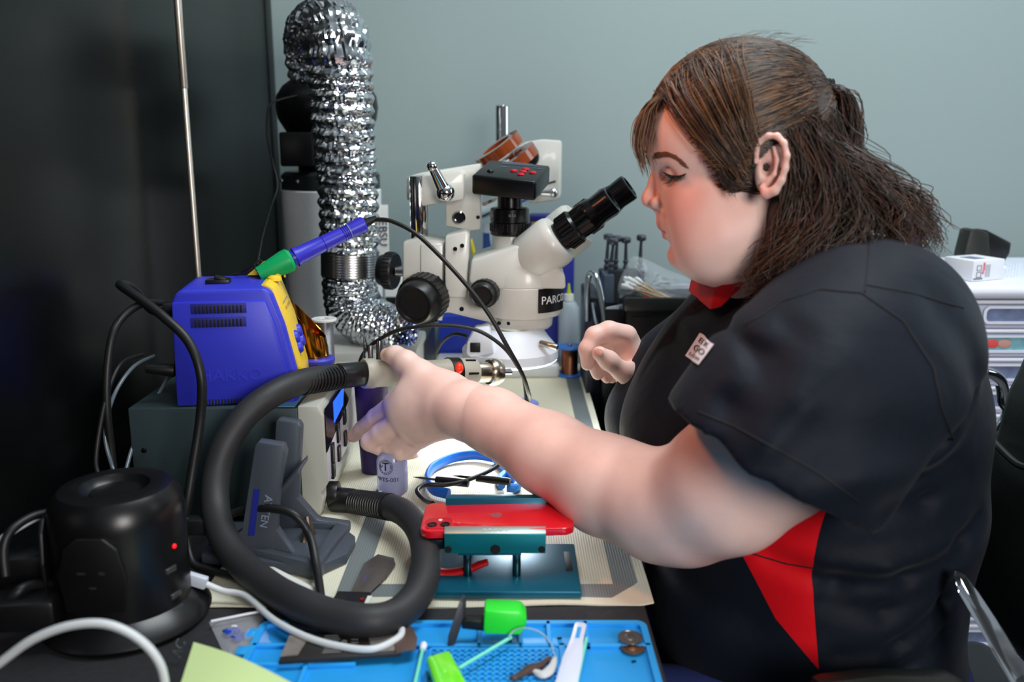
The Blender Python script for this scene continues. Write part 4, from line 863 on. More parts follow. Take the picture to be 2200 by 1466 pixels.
red = mat('phone red', (214, 14, 34), .08, coat=.6)
px0, px1 = P(908, 1100, .895).x, P(1230, 1100, .895).x
cy = .897; hw = (px1 - px0) / 2; cxp = (px0 + px1) / 2; hd = .0378
phone = thing('smartphone', 'red smartphone lying face down in the teal clamp', 'smartphone', (cxp, cy, ph_z - .002))
def rrect(cx, cy, hx, hy, r, n=8):
    o = []
    for sx_, sy_, a0 in ((1, 1, 0), (-1, 1, 90), (-1, -1, 180), (1, -1, 270)):
        for k in range(n + 1):
            a = math.radians(a0 + 90 * k / n); o.append((cx + sx_ * (hx - r) + r * math.cos(a), cy + sy_ * (hy - r) + r * math.sin(a)))
    return o
Rt = Matrix.Rotation(math.radians(-1.5), 3, 'Y')
def lift(l, z): return [Rt @ Vector((x, y, z)) + Vector((cxp, cy, ph_z)) for x, y in l]
up = Rt @ Vector((0, 0, 1))
m = M(); m.prism(lift(rrect(0, 0, hw, hd, .012), -.004), up * .0083, .0018, 3); ob('back', m, red, phone)
m = M(); m.prism(lift(rrect(0, 0, hw - .003, hd - .003, .010), -.0046), up * .001, 0); ob('screen', m, mat('screen black', (8, 8, 10), .1), phone)
m = M(); m.prism(lift(rrect(-hw + .0185, -hd + .0185, .0135, .0135, .006), .0038), up * .0014, .0006); cbp = ob('camera_bump', m, mat('phone red matt', (196, 16, 40), .3), phone)
for dx, dy, r in ((-.0065, -.005, .0052), (.0068, -.005, .0052)):
    m = M(); c = Rt @ Vector((-hw + .0185 + dx, -hd + .0185 + dy, .0050)) + Vector((cxp, cy, ph_z)); m.lathe(c, up, [(0, 0), (0, r), (.0012, r), (.0014, r * .8), (.0008, r * .72), (.0008, 0)], 24); ob('camera_lens', m, mat('lens glass black', (10, 9, 14), .05), cbp)
m = M(); c = Rt @ Vector((-hw + .0185 + .001, -hd + .0185 + .0075, .0050)) + Vector((cxp, cy, ph_z)); m.lathe(c, up, [(0, 0), (0, .0022), (.0005, .002), (.0005, 0)], 16); ob('flash', m, mat('flash', (240, 230, 210), .2), cbp)
# fruit emblem
m = M(); em = []
for k in range(40):
    a = 2 * math.pi * k / 40; r = .0062 * (1 + .06 * math.cos(2 * a) - .10 * max(0, math.cos(a)) ** 8 - .05 * max(0, -math.cos(a)) ** 10)
    x_, y_ = r * math.cos(a), r * math.sin(a)            # stem towards -x
    if (x_ + .001) ** 2 + (y_ - .0078) ** 2 < .0031 ** 2:
        y_ = .0078 - math.sqrt(max(0, .0031 ** 2 - (x_ + .001) ** 2))
    em.append((x_ - .001, y_))
m.prism(lift(em, .0043), up * .00012); m.prism(lift([(-.0078, .0006), (-.0098, .0030), (-.0118, .0034), (-.0100, .0008)], .0043), up * .00012); ob('emblem', m, mat('emblem grey red', (170, 96, 100), .25, .3), phone)

# ------------------------------------------------------------------ blue silicone mat with compartments
Msil = mat('sky silicone', (40, 158, 232), .42, bump=.04, bscale=400)
X0, X1 = PD(528, 1420).x, PD(1404, 1400, D + .006).x; Y1_ = PD(1100, 1334, D + .007).y; Y0_ = Y1_ - .25
sil = thing('silicone_mat', 'bright blue silicone work mat with compartments at the front of the bench', 'mat', ((X0 + X1) / 2, (Y0_ + Y1_) / 2, D))
m = M(); m.prism([(x, y, D + .0008) for x, y in rrect((X0 + X1) / 2, (Y0_ + Y1_) / 2, (X1 - X0) / 2, (Y1_ - Y0_) / 2, .010)], (0, 0, .0028), .0008); ob('base', m, Msil, sil)
tz = D + .0075
def wall(xa, ya, xb, yb, w_=.0045, h=tz):
    L = math.hypot(xb - xa, yb - ya); a = math.atan2(yb - ya, xb - xa)
    return ((xa + xb) / 2, (ya + yb) / 2, (D + .003 + h) / 2), (L + w_, w_, h - D - .003), Matrix.Rotation(a, 3, 'Z')
m = M()
o_ = rrect((X0 + X1) / 2, (Y0_ + Y1_) / 2, (X1 - X0) / 2, (Y1_ - Y0_) / 2, .010); i_ = rrect((X0 + X1) / 2, (Y0_ + Y1_) / 2, (X1 - X0) / 2 - .006, (Y1_ - Y0_) / 2 - .006, .006)
n = len(o_); vs = [(x, y, D + .003) for x, y in o_] + [(x, y, tz) for x, y in o_] + [(x, y, tz) for x, y in i_] + [(x, y, D + .003) for x, y in i_]; fs = []
for k in range(n):
    j = (k + 1) % n; fs += [(k, j, n + j, n + k), (n + k, n + j, 2 * n + j, 2 * n + k), (2 * n + k, 2 * n + j, 3 * n + j, 3 * n + k)]
m.add(vs, fs); ob('rim', m, Msil, sil)
yA = Y1_ - .0415
m = M()
def pw(px0, py0, px1, py1, w_=.0045): a = PD(px0, py0, tz); b_ = PD(px1, py1, tz); c, s2, R = wall(a.x, a.y, b_.x, b_.y, w_); m.box(c, s2, R, .0007, 1)
m.box(*wall(X0 + .004, yA, X1 - .003, yA), .0007, 1)
for px in (1030, 1118, 1180, 1262): x = PD(px, 1370, tz).x; m.box(*wall(x, yA, x, Y1_ - .003), .0007, 1)
m.box(*wall(PD(1212, 1440, tz).x, Y0_, PD(1212, 1440, tz).x, yA, .006), .0007, 1)
m.box(*wall(PD(900, 1440, tz).x, Y0_, PD(900, 1440, tz).x, yA, .006), .0007, 1)
m.box(*wall(X0 + .01, yA - .03, PD(760, 1420, tz).x, yA - .03, .004), .0007, 1)
m.box(*wall(PD(660, 1420, tz).x, yA - .10, PD(660, 1420, tz).x, yA - .03, .004), .0007, 1)
ob('divider', m, Msil, sil)
m = M(); gx0, gx1 = PD(918, 1440, tz).x, PD(1200, 1440, tz).x
nn = 18
for k in range(nn + 1): x = gx0 + (gx1 - gx0) * k / nn; m.box2((x - .0015, Y0_ + .01, D + .003), (x + .0015, yA - .006, D + .0072), .0005, 1)
k = 0
y = yA - .006
while y > Y0_ + .02: m.box2((gx0, y - .0015, D + .003), (gx1, y + .0015, D + .0072), .0005, 1); y -= .0072
ob('grid', m, Msil, sil)
m = M(); xx = PD(530, 1400, tz).x
for y in (Y1_ - .02, Y1_ - .05): m.box((X0 - .004, y, D + .004), (.012, .014, .0065), None, .0015)
ob('edge_tab', m, Msil, sil)
for px, py in ((1200, 1372), (1360, 1422), (1093, 1378)):
    m = M(); p = PD(px, py, D + .0045); m.ell(p, (.0014, .0012, .0012), n=10, m=6); m.ell(p + Vector((.002, .0006, 0)), (.001, .001, .001), n=8, m=5); solo('tiny_screw', m, Mdark, {1200: 'tiny black screw in the blue compartment beside the white spudger', 1360: 'tiny black screw on the plain blue area below the coins', 1093: 'tiny black screw under the green scraper cap'}[px], 'screw')

def text_on(m, s, size, p, rot, z): m.text(s, size, (p.x, p.y, z), (math.cos(rot), math.sin(rot), 0), (-math.sin(rot), math.cos(rot), 0), .0002)
# scrapers with green caps
Mgr = mat('neon green plastic', (40, 226, 52), .35)
s1 = thing('scraper', 'black bladed scraper with a neon green grip lying on the back of the blue mat', 'scraper', PD(1050, 1370, tz))
m = M(); m.prism([P(1038, 1352, .735), P(1040, 1312, .735), P(1118, 1314, .74), P(1132, 1330, .74), P(1130, 1352, .74), P(1118, 1366, .735), P(1040, 1364, .735)], (0, .026, -.002), .004); ob('grip', m, Mgr, s1)
m = M(); m.prism(qs([(992, 1334), (1045, 1336), (1045, 1358), (992, 1352)], .742), (0, .012, 0), .001); ob('stem', m, Mblackp, s1)
m = M(); m.prism([P(988, 1290, .745), P(997, 1296, .745), P(996, 1325, .742), P(976, 1388, .735), P(961, 1390, .735), P(962, 1368, .735)], (.002, .010, .001), .001); ob('blade', m, mat('graphite blade', (42, 44, 50), .4), s1)
s2 = thing('plastic_sleeve', 'glossy neon green plastic sleeve lying across the front grid of the blue mat', 'cap', PD(960, 1440, tz))
q = [PD(x, y, tz + .016) for x, y in ((915, 1405), (966, 1390), (1012, 1475), (985, 1560), (945, 1500))]
for v in q: v.z = tz + .014
m = M(); m.prism(q, (0, 0, -.0145), .003, 3); ob('shell', m, mat('glossy neon green', (120, 240, 40), .12, coat=.8), s2)
# swabs
Mint = mat('mint stick', (120, 224, 196), .4)
def swab(name, pa, pb, lb, head=True, z=tz + .004):
    a, b_ = PD(*pa, z), PD(*pb, z); t_ = thing(name, lb, 'swab', (a + b_) / 2, group='mint sticked swabs')
    m = M(); m.cyl(a, b_, .0016, n=12); ob('stick', m, Mint, t_)
    if head:
        d = (a - b_).normalized(); m = M(); m.lathe(a - d * .002, d, [(0, 0), (.001, .0026), (.006, .0034), (.010, .0032), (.0125, .0018), (.013, 0)], 16); ob('tip', m, mat('white foam', (222, 232, 238), .7), t_)
swab('foam_swab', (908, 1396), (884, 1500), 'mint stick swab with white foam tip left of the glossy green sleeve')
swab('foam_swab', (1098, 1370), (986, 1436), 'mint stick swab lying slanted between the glossy green sleeve and green scraper', False, tz + .010)
swab('foam_swab', (1260, 1372), (1232, 1500), 'mint stick swab lying along the right of the white spudger', False)
m = M(); a, b_ = PD(1248, 1342, tz + .004), PD(1210, 1500, tz + .004); d = (b_ - a).normalized(); s_ = Vector((-d.y, d.x, 0))
for w0, t0, t1 in ((1, 0, 1),):
    L = (b_ - a).length
    pts2 = [(0.0, -.0038), (.0035, -.0055), (.03, -.0058), (.06, -.0085), (L, -.0095), (L, .0095), (.06, .0085), (.03, .0058), (.0035, .0055), (0, .0038)]
    pc = [a + d * t + s_ * u for t, u in pts2]
sp2 = thing('spudger', 'white plastic spudger with a slotted end lying over the blue mat', 'spudger', (a + b_) / 2)
m.prism(pc, (0, 0, .0022), .0006); ob('body', m, mat('white nylon', (214, 220, 240), .35), sp2)
m = M(); m.prism([a + d * t + s_ * u + Vector((0, 0, .0021)) for t, u in ((.009, -.0018), (.028, -.002), (.028, .002), (.009, .0018))], (0, 0, .0003)); ob('slot', m, Msil, sp2)
# coins
for (px, py), rgb, lb, zo, th in (((1354, 1371), (128, 128, 126), 'silver grey coin, the upper of two in the right compartment of the blue mat', .0045, .3), ((1359, 1393), (150, 112, 84), 'copper brown coin, the lower of two in the right compartment of the blue mat', .0012, 0)):
    p = PD(px, py, D + .005 + zo); m = M(); ax_ = Vector((0, -.12 * th, 1)); R = .0112 if th else .0105
    m.lathe((p.x, p.y, D + .0045 + zo), ax_, [(0, 0), (0, R * .98), (.0003, R), (.0014, R), (.0017, R * .97), (.0017, R * .9), (.0013, R * .88), (.0013, 0)], 40)
    cn = solo('coin', m, mat('coin %d' % rgb[0], rgb, .32, .9, var=.3, vscale=500), lb, 'coin')
    m = M(); m.ell((p.x, p.y + .0003, D + .0058 + zo), (R * .45, R * .55, .0007)); ob('relief', m, cn.data.materials[0], cn)
# broken flex part and clear strip
fp = thing('torn_flex', 'torn dark flex cable scrap lying on the grid of the blue mat', 'scrap', PD(1140, 1440, tz))
m = M(); m.tube([PD(x, y, tz + .003) for x, y in ((1102, 1458), (1118, 1450), (1138, 1438), (1160, 1430), (1172, 1420), (1183, 1413))], [.0016, .002, .0032, .0022, .0014, .0012], 8, 4, flat=((0, 0, 1), 1.7)); m.ell(PD(1104, 1457, tz + .003), (.004, .003, .002)); ob('flex', m, mat('brown flex', (72, 52, 46), .45), fp)
m = M(); m.tube([PD(x, y, tz + .003) for x, y in ((1148, 1442), (1165, 1450), (1178, 1444), (1188, 1428), (1192, 1412))], [.0015, .003, .003, .002, .001], 8, 4, flat=((0, 0, 1), 1.6)); ob('torn_strip', m, mat('pale film', (206, 206, 206), .25), fp)
m = M(); m.tube([PD(x, y, tz + z) for x, y, z in ((1093, 1370, .012), (1105, 1355, .016), (1128, 1350, .02), (1158, 1358, .018), (1182, 1380, .012), (1192, 1410, .006))], .0008, 6, 6); solo('clear_filament', m, mat('clear filament', (200, 225, 235), .15, trans=.6), 'clear looping filament curling over the green scraper and the grid', 'filament')

# phone battery, film, bag, paper
bt = thing('phone_battery', 'dark slab phone battery with printed label lying on the blue mat corner', 'battery', PD(720, 1390, tz))
q = [PD(x, y, tz + .006) for x, y in ((598, 1420), (862, 1402), (848, 1350), (620, 1366))]
m = M(); m.prism(q, (0, 0, -.0045), .001); ob('cell', m, mat('battery black', (38, 34, 33), .5), bt)
m = M(); zq = tz + .0061; m.prism([PD(x, y, zq) for x, y in ((602, 1412), (640, 1408), (668, 1362), (622, 1366))], (0, 0, .0003)); ob('adhesive_strip', m, mat('grey adhesive', (120, 112, 108), .5, bump=.6, bscale=150, var=.4, vscale=120), bt); m = M(); m.prism([PD(x, y, zq) for x, y in ((800, 1402), (858, 1398), (846, 1352), (788, 1356))], (0, 0, .0003)); ob('adhesive_strip', m, mat('grey adhesive', (120, 112, 108), .5, bump=.6, bscale=150, var=.4, vscale=120), bt)
m = M()
dxu = (q[1] - q[0]).normalized(); dyu = Vector((-dxu.y, dxu.x, 0))
for k in range(9):
    p = PD(712, 1402 - k * 4.4, zq); m.box((p.x, p.y, zq + .0002), (.016 - .002 * (k % 3), .0007, .0002), rotz(math.degrees(math.atan2(dxu.y, dxu.x))))
m.text('4221', .007, PD(738, 1384, zq + .0002), -dyu, dxu, .0002); 
for k in range(5): p = PD(762, 1396 - k * 7, zq); m.box((p.x, p.y, zq + .0002), (.006, .001, .0002))
ob('printing', m, mat('battery print', (150, 146, 150), .5), bt)
m = M(); q = [PD(x, y, tz + .008) for x, y in ((845, 1345), (885, 1346), (897, 1370), (893, 1395), (850, 1402))]; m.prism(q, (0, 0, -.001), .0003); ob('pull_tab', m, mat('brown film', (84, 66, 60), .35), bt)
fg = thing('film_strip', 'smoky grey film strip with a black phone module lying on the cream mat', 'film', PD(790, 1240, D + .003))
q = [PD(x, y, D + .005) for x, y in ((748, 1285), (782, 1212), (812, 1192), (846, 1200), (850, 1214), (832, 1240), (800, 1270), (790, 1290))]
m = M(); m.prism(q, (0, 0, .0006), .0002); ob('film', m, mat('smoky film', (88, 82, 78), .2, alpha=.9), fg)
m = M(); m.prism([PD(x, y, D + .007) for x, y in ((710, 1300), (726, 1276), (798, 1278), (785, 1312), (770, 1330), (700, 1320))], (0, 0, .003), .0008); mdl = ob('module', m, Mblackp, fg)
for px, py, c_, r in ((742, 1300, 'flash', .0028), (778, 1288, 'red lever', .0016), (766, 1302, 'dark screw', .002)):
    m = M(); m.box(PD(px, py, D + .0108), (r * 2, r * 2, .0012), rotz(20)); ob('component', m, MATS[c_], mdl)
m = M(); m.prism([PD(x, y, D + .0102) for x, y in ((790, 1282), (800, 1282), (780, 1322), (772, 1322))], (0, 0, .0008)); ob('white_edge', m, Mwhitep, mdl)
# paper strips beneath the hose
for i, (l, lb) in enumerate((([(560, 1212), (572, 1210), (700, 1275), (720, 1290), (700, 1292)], 'narrow white paper strip leaning beside the cradle, under the hose'), ([(610, 1246), (640, 1250), (720, 1290), (700, 1300), (640, 1268)], 'short cream paper strip lying under the hose'))):
    m = M(); m.prism([PD(x, y, D + .010 - .003 * i) for x, y in l], (0, 0, -.0006)); solo('paper_strip', m, mat('white paper', (222, 222, 214), .6), lb, 'paper')
bag = thing('zip_bag', 'small clear zip bag with blue parts lying left of the blue mat', 'bag', PD(520, 1360, D))
q = [PD(x, y, D + .006) for x, y in ((448, 1328), (560, 1306), (590, 1380), (485, 1406))]
m = M(); nb = 12; vs = []
for j in range(nb + 1):
    for i in range(nb + 1):
        p = q[3].lerp(q[2], i / nb).lerp(q[0].lerp(q[1], i / nb), j / nb); u = min(i, nb - i, j, nb - j) / (nb / 2)
        vs.append((p.x, p.y, D + .002 + .006 * math.sqrt(u) + rnd.uniform(-.0006, .0006)))
fs = [(j * (nb + 1) + i, j * (nb + 1) + i + 1, (j + 1) * (nb + 1) + i + 1, (j + 1) * (nb + 1) + i) for j in range(nb) for i in range(nb)]
N_ = len(vs); m.add(vs + [(x, y, D + .0015) for x, y, z in vs], fs + [tuple(k + N_ for k in f) for f in fs]); Mcf = mat('clear film', (225, 225, 230), .12, alpha=.22); ob('pouch', m, Mcf, bag, ang=20)
m = M(); m.tube([q[0].lerp(q[3], .16) + Vector((0, 0, .002)), q[1].lerp(q[2], .16) + Vector((0, 0, .002))], .0014, 8, smooth=False); ob('zip_seal', m, mat('seal white', (190, 192, 200), .3), bag)
for px, py, r in ((490, 1360, .007), (508, 1372, .006), (505, 1355, .006), (525, 1365, .005)):
    m = M(); p = PD(px, py, D + .0045); m.box(p, (r * 1.6, r, .004), rotz(px), .001); ob('blue_part', m, mat('blue part', (20, 60, 170), .4), bag)
m = M(); m.ell(PD(503, 1346, D + .006), (.003, .002, .001)); ob('white_part', m, Mwhitep, bag)
# sticky paper at the front
q = [P(416, 1380, .70), P(640, 1475, .62), P(560, 1600, .56), P(360, 1560, .58)]
m = M(); vs = []; nb = 10
for j in range(nb + 1):
    for i in range(nb + 1):
        p = q[3].lerp(q[2], i / nb).lerp(q[0].lerp(q[1], i / nb), j / nb); vs.append((p.x, p.y, max(p.z, D + .002) + .004 * math.sin(i / nb * 3.14)))
fs = [(j * (nb + 1) + i, j * (nb + 1) + i + 1, (j + 1) * (nb + 1) + i + 1, (j + 1) * (nb + 1) + i) for j in range(nb) for i in range(nb)]
N_ = len(vs); m.add(vs + [(x, y, z - .0008) for x, y, z in vs], fs + [tuple(k + N_ for k in f[::-1]) for f in fs])
solo('sticky_note', m, mat('pale lime paper', (206, 226, 158), .6), 'pale lime paper sheet sticking up at the front before the power tower', 'paper')
m = M(); m.ell(PD(622, 1318, D + .006), (.004, .003, .002)); solo('red_bead', m, MATS['red button'], 'small red bead between the hose and the zip bag', 'bead')

# ------------------------------------------------------------------ back table on the right with bins, tools, swabs
YT = 1.50
tb = thing('side_table', 'dark low table at the wall behind the seated person', 'table', (.55, 1.7, 0))
TZ = .70
m = M(); m.box2((.145, 1.36, TZ - .03), (.665, 1.94, TZ), .003); ob('table_top', m, Mblk, tb)
for x in (.17, .64):
    for y in (1.39, 1.91): m = M(); m.box2((x - .02, y - .02, 0), (x + .02, y + .02, TZ - .03)); ob('leg', m, Mblk, tb)
m = M(); m.box2((.16, 1.38, .05), (.6, 1.40, TZ - .03)); ob('front_panel', m, Mblk, tb)  # black panel added to block light and keep the gap below dark
def obox(a, b_, t, bev=.002):   # open topped box as one mesh
    m = M(); x0, y0, z0 = a; x1, y1, z1 = b_
    m.box2((x0, y0, z0), (x1, y1, z0 + t), 0); m.box2((x0, y0, z0), (x0 + t, y1, z1), bev); m.box2((x1 - t, y0, z0), (x1, y1, z1), bev); m.box2((x0, y0, z0), (x1, y0 + t, z1), bev); m.box2((x0, y1 - t, z0), (x1, y1, z1), bev); return m
ba, bb = P(1344, 700, YT), P(1522, 640, YT)
bin_ = thing('storage_bin', 'wide black plastic storage bin on the table under the bag of swabs', 'bin', ((ba.x + bb.x) / 2, YT + .08, TZ))
ob('tray', obox((ba.x, YT, TZ + .001), (bb.x, YT + .095, bb.z), .003), Mblackp, bin_)
m = M(); m.box2((ba.x - .004, YT - .007, P(1400, 668, YT).z), (bb.x + .002, YT + .002, bb.z + .001), .003); ob('front_lip', m, mat('soft black', (26, 27, 27), .4), bin_)
m = M(); m.box2((ba.x + .01, YT - .002, TZ + .006), (bb.x - .01, YT, P(1400, 680, YT).z), .001); ob('label_recess', m, mat('recess black', (8, 8, 8), .35), bin_)
a, b_ = P(1300, 720, YT + .02), P(1343, 665, YT + .02); ob_ = obox((a.x, YT + .02, TZ + .001), (b_.x - .004, YT + .09, b_.z), .003); solo('narrow_bin', ob_, Mblackp, 'narrow black bin left of the wide black storage bin', 'bin')
for pts, Yp, lb in (([(1300, 662), (1344, 652), (1344, 690), (1300, 690)], YT + .05, 'white paper slip standing in the narrow black bin'), ([(1440, 612), (1545, 608), (1545, 660), (1440, 660)], YT + .10, 'white sheet standing behind the swabs, next to the chin'), ([(1500, 628), (1540, 632), (1530, 690), (1500, 680)], YT + .03, 'white leaflet corner between the wide bin and the red collar')):
    m = M(); m.prism(qs(pts, Yp), (0, .002, 0)); solo('paper_sheet', m, mat('cool white paper', (206, 214, 230), .6), lb, 'paper')
# holder with five round headed tools
hd_ = thing('tool_holder', 'dark grey tool stand behind the bins with round headed tools', 'tool stand', (P(1315, 640, 1.62).x, 1.62, TZ))
m = M(); m.box2((P(1298, 600, 1.60).x, 1.60, TZ + .001), (P(1320, 600, 1.60).x, 1.66, P(1308, 592, 1.6).z), .002); ob('front_column', m, mat('grey blue metal', (72, 84, 98), .4, .3), hd_)
m = M(); m.box2((P(1290, 600, 1.66).x, 1.66, TZ + .001), (P(1385, 600, 1.66).x, 1.70, P(1308, 582, 1.66).z), .002); ob('rear_block', m, mat('charcoal block', (32, 33, 36), .45), hd_)
Mgun = mat('gunmetal', (92, 98, 108), .3, .85)
for i, (hx, hy, bx_, by_, Yh) in enumerate(((1318, 520, 1310, 592, 1.62), (1307, 510, 1302, 585, 1.68), (1326, 514, 1322, 585, 1.68), (1345, 517, 1344, 585, 1.68), (1378, 512, 1374, 585, 1.68))):
    lb = ['nearest of the round headed steel tools, before the grey column', 'leftmost round headed steel tool in the dark stand', 'round headed steel tool half hidden behind the nearest one', 'round headed steel tool second from the right in the dark stand', 'rightmost round headed steel tool, above the bag of swabs'][i]
    a, b_ = P(hx, hy, Yh), P(bx_, by_, Yh); d = (b_ - a); L = d.length; r = 10.5 * mpp(520, Yh)
    tl = thing('nut_driver', lb, 'tool', b_, group='round headed tools')
    m = M(); m.lathe(a, (0.02 * (i - 2), -.1, 1), [(-.004, 0), (-.004, r * .85), (-.002, r), (.004, r), (.006, r * .85), (.0065, r * .2), (.005, 0)], 22); ob('head', m, Mgun, tl)
    m = M(); m.lathe(a, d, [(0, .0028), (L * .2, .0028), (L * .45, .0034), (L * .62, .0036), (L * .64, .0052), (L * .70, .0052), (L * .72, .0036), (L * .78, .0036), (L * .80, .0052), (L * .86, .0052), (L * .88, .004), (L, .004), (L, 0)], 14); ob('shaft', m, Mgun, tl)
# chrome rail and dark rack
rk = thing('rack', 'dark rack with a curved chrome rail left of the black bins', 'rack', (P(1275, 680, 1.55).x, 1.55, TZ))
m = M(); m.box2((P(1262, 720, 1.58).x, 1.58, TZ + .001), (P(1292, 720, 1.58).x, 1.75, P(1275, 640, 1.58).z), .003); ob('frame', m, mat('dark navy rack', (20, 22, 34), .4), rk)
m = M(); m.tube([P(1262, 690, 1.57), P(1262, 620, 1.57), P(1266, 592, 1.57), P(1276, 588, 1.56), P(1284, 605, 1.55), P(1294, 650, 1.54), P(1301, 700, 1.53)], .0055, 12, 8); ob('chrome_rail', m, mat('satin chrome', (190, 200, 205), .18, 1.0), rk)
m = M(); m.tube([P(1274, 650, 1.555), P(1282, 690, 1.55), P(1296, 710, 1.54)], .004, 8, 6); ob('lower_rail', m, MATS['satin chrome'], rk)
# bag of swabs
bg_ = thing('swab_bag', 'clear plastic bag of cotton swabs lying on the wide black bin', 'bag', P(1420, 645, YT + .06))
Ys = YT + .05
m = M()
for k in range(26):
    y_ = Ys + rnd.uniform(-.012, .03); j = rnd.uniform(-4, 4); a = P(1342 + rnd.uniform(0, 34), 606 + rnd.uniform(-6, 14), y_); b_ = P(1440 + rnd.uniform(-10, 14), 650 + rnd.uniform(-8, 4), y_ + .005)
    m.cyl(a, b_, .0011, n=6)
    if k == 0: heads = []
    heads.append((a, (a - b_).normalized()))
ob('wooden_sticks', m, mat('birch sticks', (206, 180, 146), .6), bg_)
m = M()
for a, d in heads: m.lathe(a - d * .006, d, [(0, 0), (.001, .0022), (.006, .0032), (.012, .0030), (.014, .0015), (.0143, 0)], 10)
ob('cotton_tips', m, mat('cotton', (236, 236, 234), .9), bg_)
m = M(); ctrl = [(1330, 640), (1328, 612), (1345, 572), (1360, 552), (1385, 556), (1430, 578), (1487, 605), (1484, 650), (1440, 655)]
vs = []; cx_, cy_ = 1395, 615; nr = 40; rings = 8
bp2, _ = catmull([Vector((x, y, 0)) for x, y in ctrl + ctrl[:1]], [0] * 10, 5)
nr = len(bp2)
for j in range(rings + 1):
    f_ = j / rings
    for k, v in enumerate(bp2):
        x = cx_ + (v.x - cx_) * f_; y = cy_ + (v.y - cy_) * f_; dpt = .038 * math.sqrt(max(0, 1 - f_ ** 2)); p = P(x, y, Ys + .005 - dpt + rnd.uniform(-.002, .002)); vs.append(p)
fs = [(j * nr + k, j * nr + (k + 1) % nr, (j + 1) * nr + (k + 1) % nr, (j + 1) * nr + k) for j in range(rings) for k in range(nr)]
N_ = len(vs); vs2 = [Vector((v.x, 2 * (Ys + .005) - v.y, v.z)) for v in vs]
m.add(vs + vs2, fs + [tuple(i + N_ for i in f[::-1]) for f in fs]); ob('plastic_bag', m, mat('crinkled clear bag', (214, 224, 232), .14, alpha=.20, bump=.5, bscale=60), bg_, ang=20)
m = M(); m.box(P(1390, 640, Ys - .02), (.014, .002, .006), Matrix.Rotation(.4, 3, 'Y')); m.box(P(1498, 634, Ys - .01), (.008, .002, .014), Matrix.Rotation(-.4, 3, 'Y')); ob('red_tag', m, mat('red tag', (220, 50, 50), .5), bg_)

# ------------------------------------------------------------------ white drawers and the clutter on them
YW = 1.42
dx0 = P(2052, 640, YW).x
dz1 = P(2100, 618, YW).z
dr = thing('drawer_tower', 'white plastic drawer tower with clear fronts at the right behind the chair', 'drawers', (dx0 + .2, YW + .17, 0))
Mwp = mat('cool white plastic', (222, 228, 242), .38)
m = M(); m.box2((dx0 - .005, YW - .012, dz1 - .018), (dx0 + .40, YW + .36, dz1 + .004), .010, 4); ob('top', m, Mwp, dr)
Mcl = mat('frosted clear drawer', (192, 204, 230), .3, trans=.2)
zc = dz1 - .020; hts = [P(0, 640, YW).z - P(0, 694, YW).z, P(0, 700, YW).z - P(0, 752, YW).z, .05, .09, .09]
z = zc
k = 0
m = M(); m.box2((dx0 + .012, YW + .01, .02), (dx0 + .39, YW + .35, zc), .004)
ob('carcass', m, mat('pale lilac carcass', (196, 200, 222), .45), dr)
while z > .12:
    h = .0405
    m = M(); m.box2((dx0 + .004, YW - .006, z - .006), (dx0 + .395, YW + .012, z), .002)
    ob('rail', m, Mwp, dr)
    m = M(); m.box2((dx0 + .016, YW - .002, z - h), (dx0 + .385, YW + .010, z - .007), .003); dd_ = ob('drawer', m, Mcl, dr)
    m = M(); o_ = rrect(dx0 + .20, z - .0235, .155, .0145, .010); i_ = rrect(dx0 + .20, z - .0235, .150, .0105, .007); n = len(o_)
    vs = [(x, YW - .006, zz3) for x, zz3 in o_] + [(x, YW - .006, zz3) for x, zz3 in i_] + [(x, YW + .002, zz3) for x, zz3 in i_]; m.add(vs, [(k2, (k2 + 1) % n, n + (k2 + 1) % n, n + k2) for k2 in range(n)] + [(n + k2, n + (k2 + 1) % n, 2 * n + (k2 + 1) % n, 2 * n + k2) for k2 in range(n)]); ob('handle_frame', m, Mwp, dd_)
    m = M(); m.prism([(x, YW - .0035, zz3) for x, zz3 in i_], (0, .0012, 0)); ob('window', m, mat('grey content', (110, 124, 158), .4, var=.6, vscale=60) if k != 1 else mat('teal content', (120, 176, 190), .4, var=.5, vscale=70), dd_)
    if k == 1:
        for (x_, c_) in ((dx0 + .065, (225, 80, 80)), (dx0 + .085, (196, 150, 140)), (dx0 + .135, (206, 70, 90))):
            m = M(); m.ell((x_, YW - .0042, z - .0235), (.011, .0008, .007)); ob('coloured_part', m, mat('content %d' % c_[1], c_, .5), dd_)
    z -= .047; k += 1
Yb = 1.45
bx3 = thing('carton_box', 'small white carton with printed squares standing on the drawer tower', 'box', (P(2105, 620, Yb).x, Yb + .03, dz1 + .004))
fl = [P(2083, 622, Yb), P(2148, 620, Yb + .02)]
z2 = P(2085, 562, Yb).z; xb0 = P(2064, 600, Yb + .05).x
c0, c1 = Vector((P(2086, 620, Yb).x, Yb, 0)), Vector((P(2152, 620, Yb + .03).x, Yb + .03, 0)); back = Vector((-.018, .062, 0))
m = M(); m.prism([Vector((c.x, c.y, dz1 + .0045)) for c in (c0, c1, c1 + back, c0 + back)], (0, 0, z2 - dz1 - .004), .001); ob('carton', m, mat('white carton', (224, 226, 232), .5), bx3)
u = (c1 - c0).normalized(); nrm = Vector((u.y, -u.x, 0)); hB = z2 - dz1 - .004
def cf(s_, t_): return c0 + u * s_ + nrm * .0004 + Vector((0, 0, dz1 + .0045 + t_))
m = M()
for t_ in (.55, .22):
    c = cf(.014, hB * (t_ + .1))
    for a_, b2 in (((-.005, -.004), (.005, -.004)), ((.005, -.004), (.005, .004)), ((.005, .004), (-.005, .004)), ((-.005, .004), (-.005, -.004))):
        m.tube([c + u * a_[0] + Vector((0, 0, a_[1])), c + u * b2[0] + Vector((0, 0, b2[1]))], .0006, 5, smooth=False)
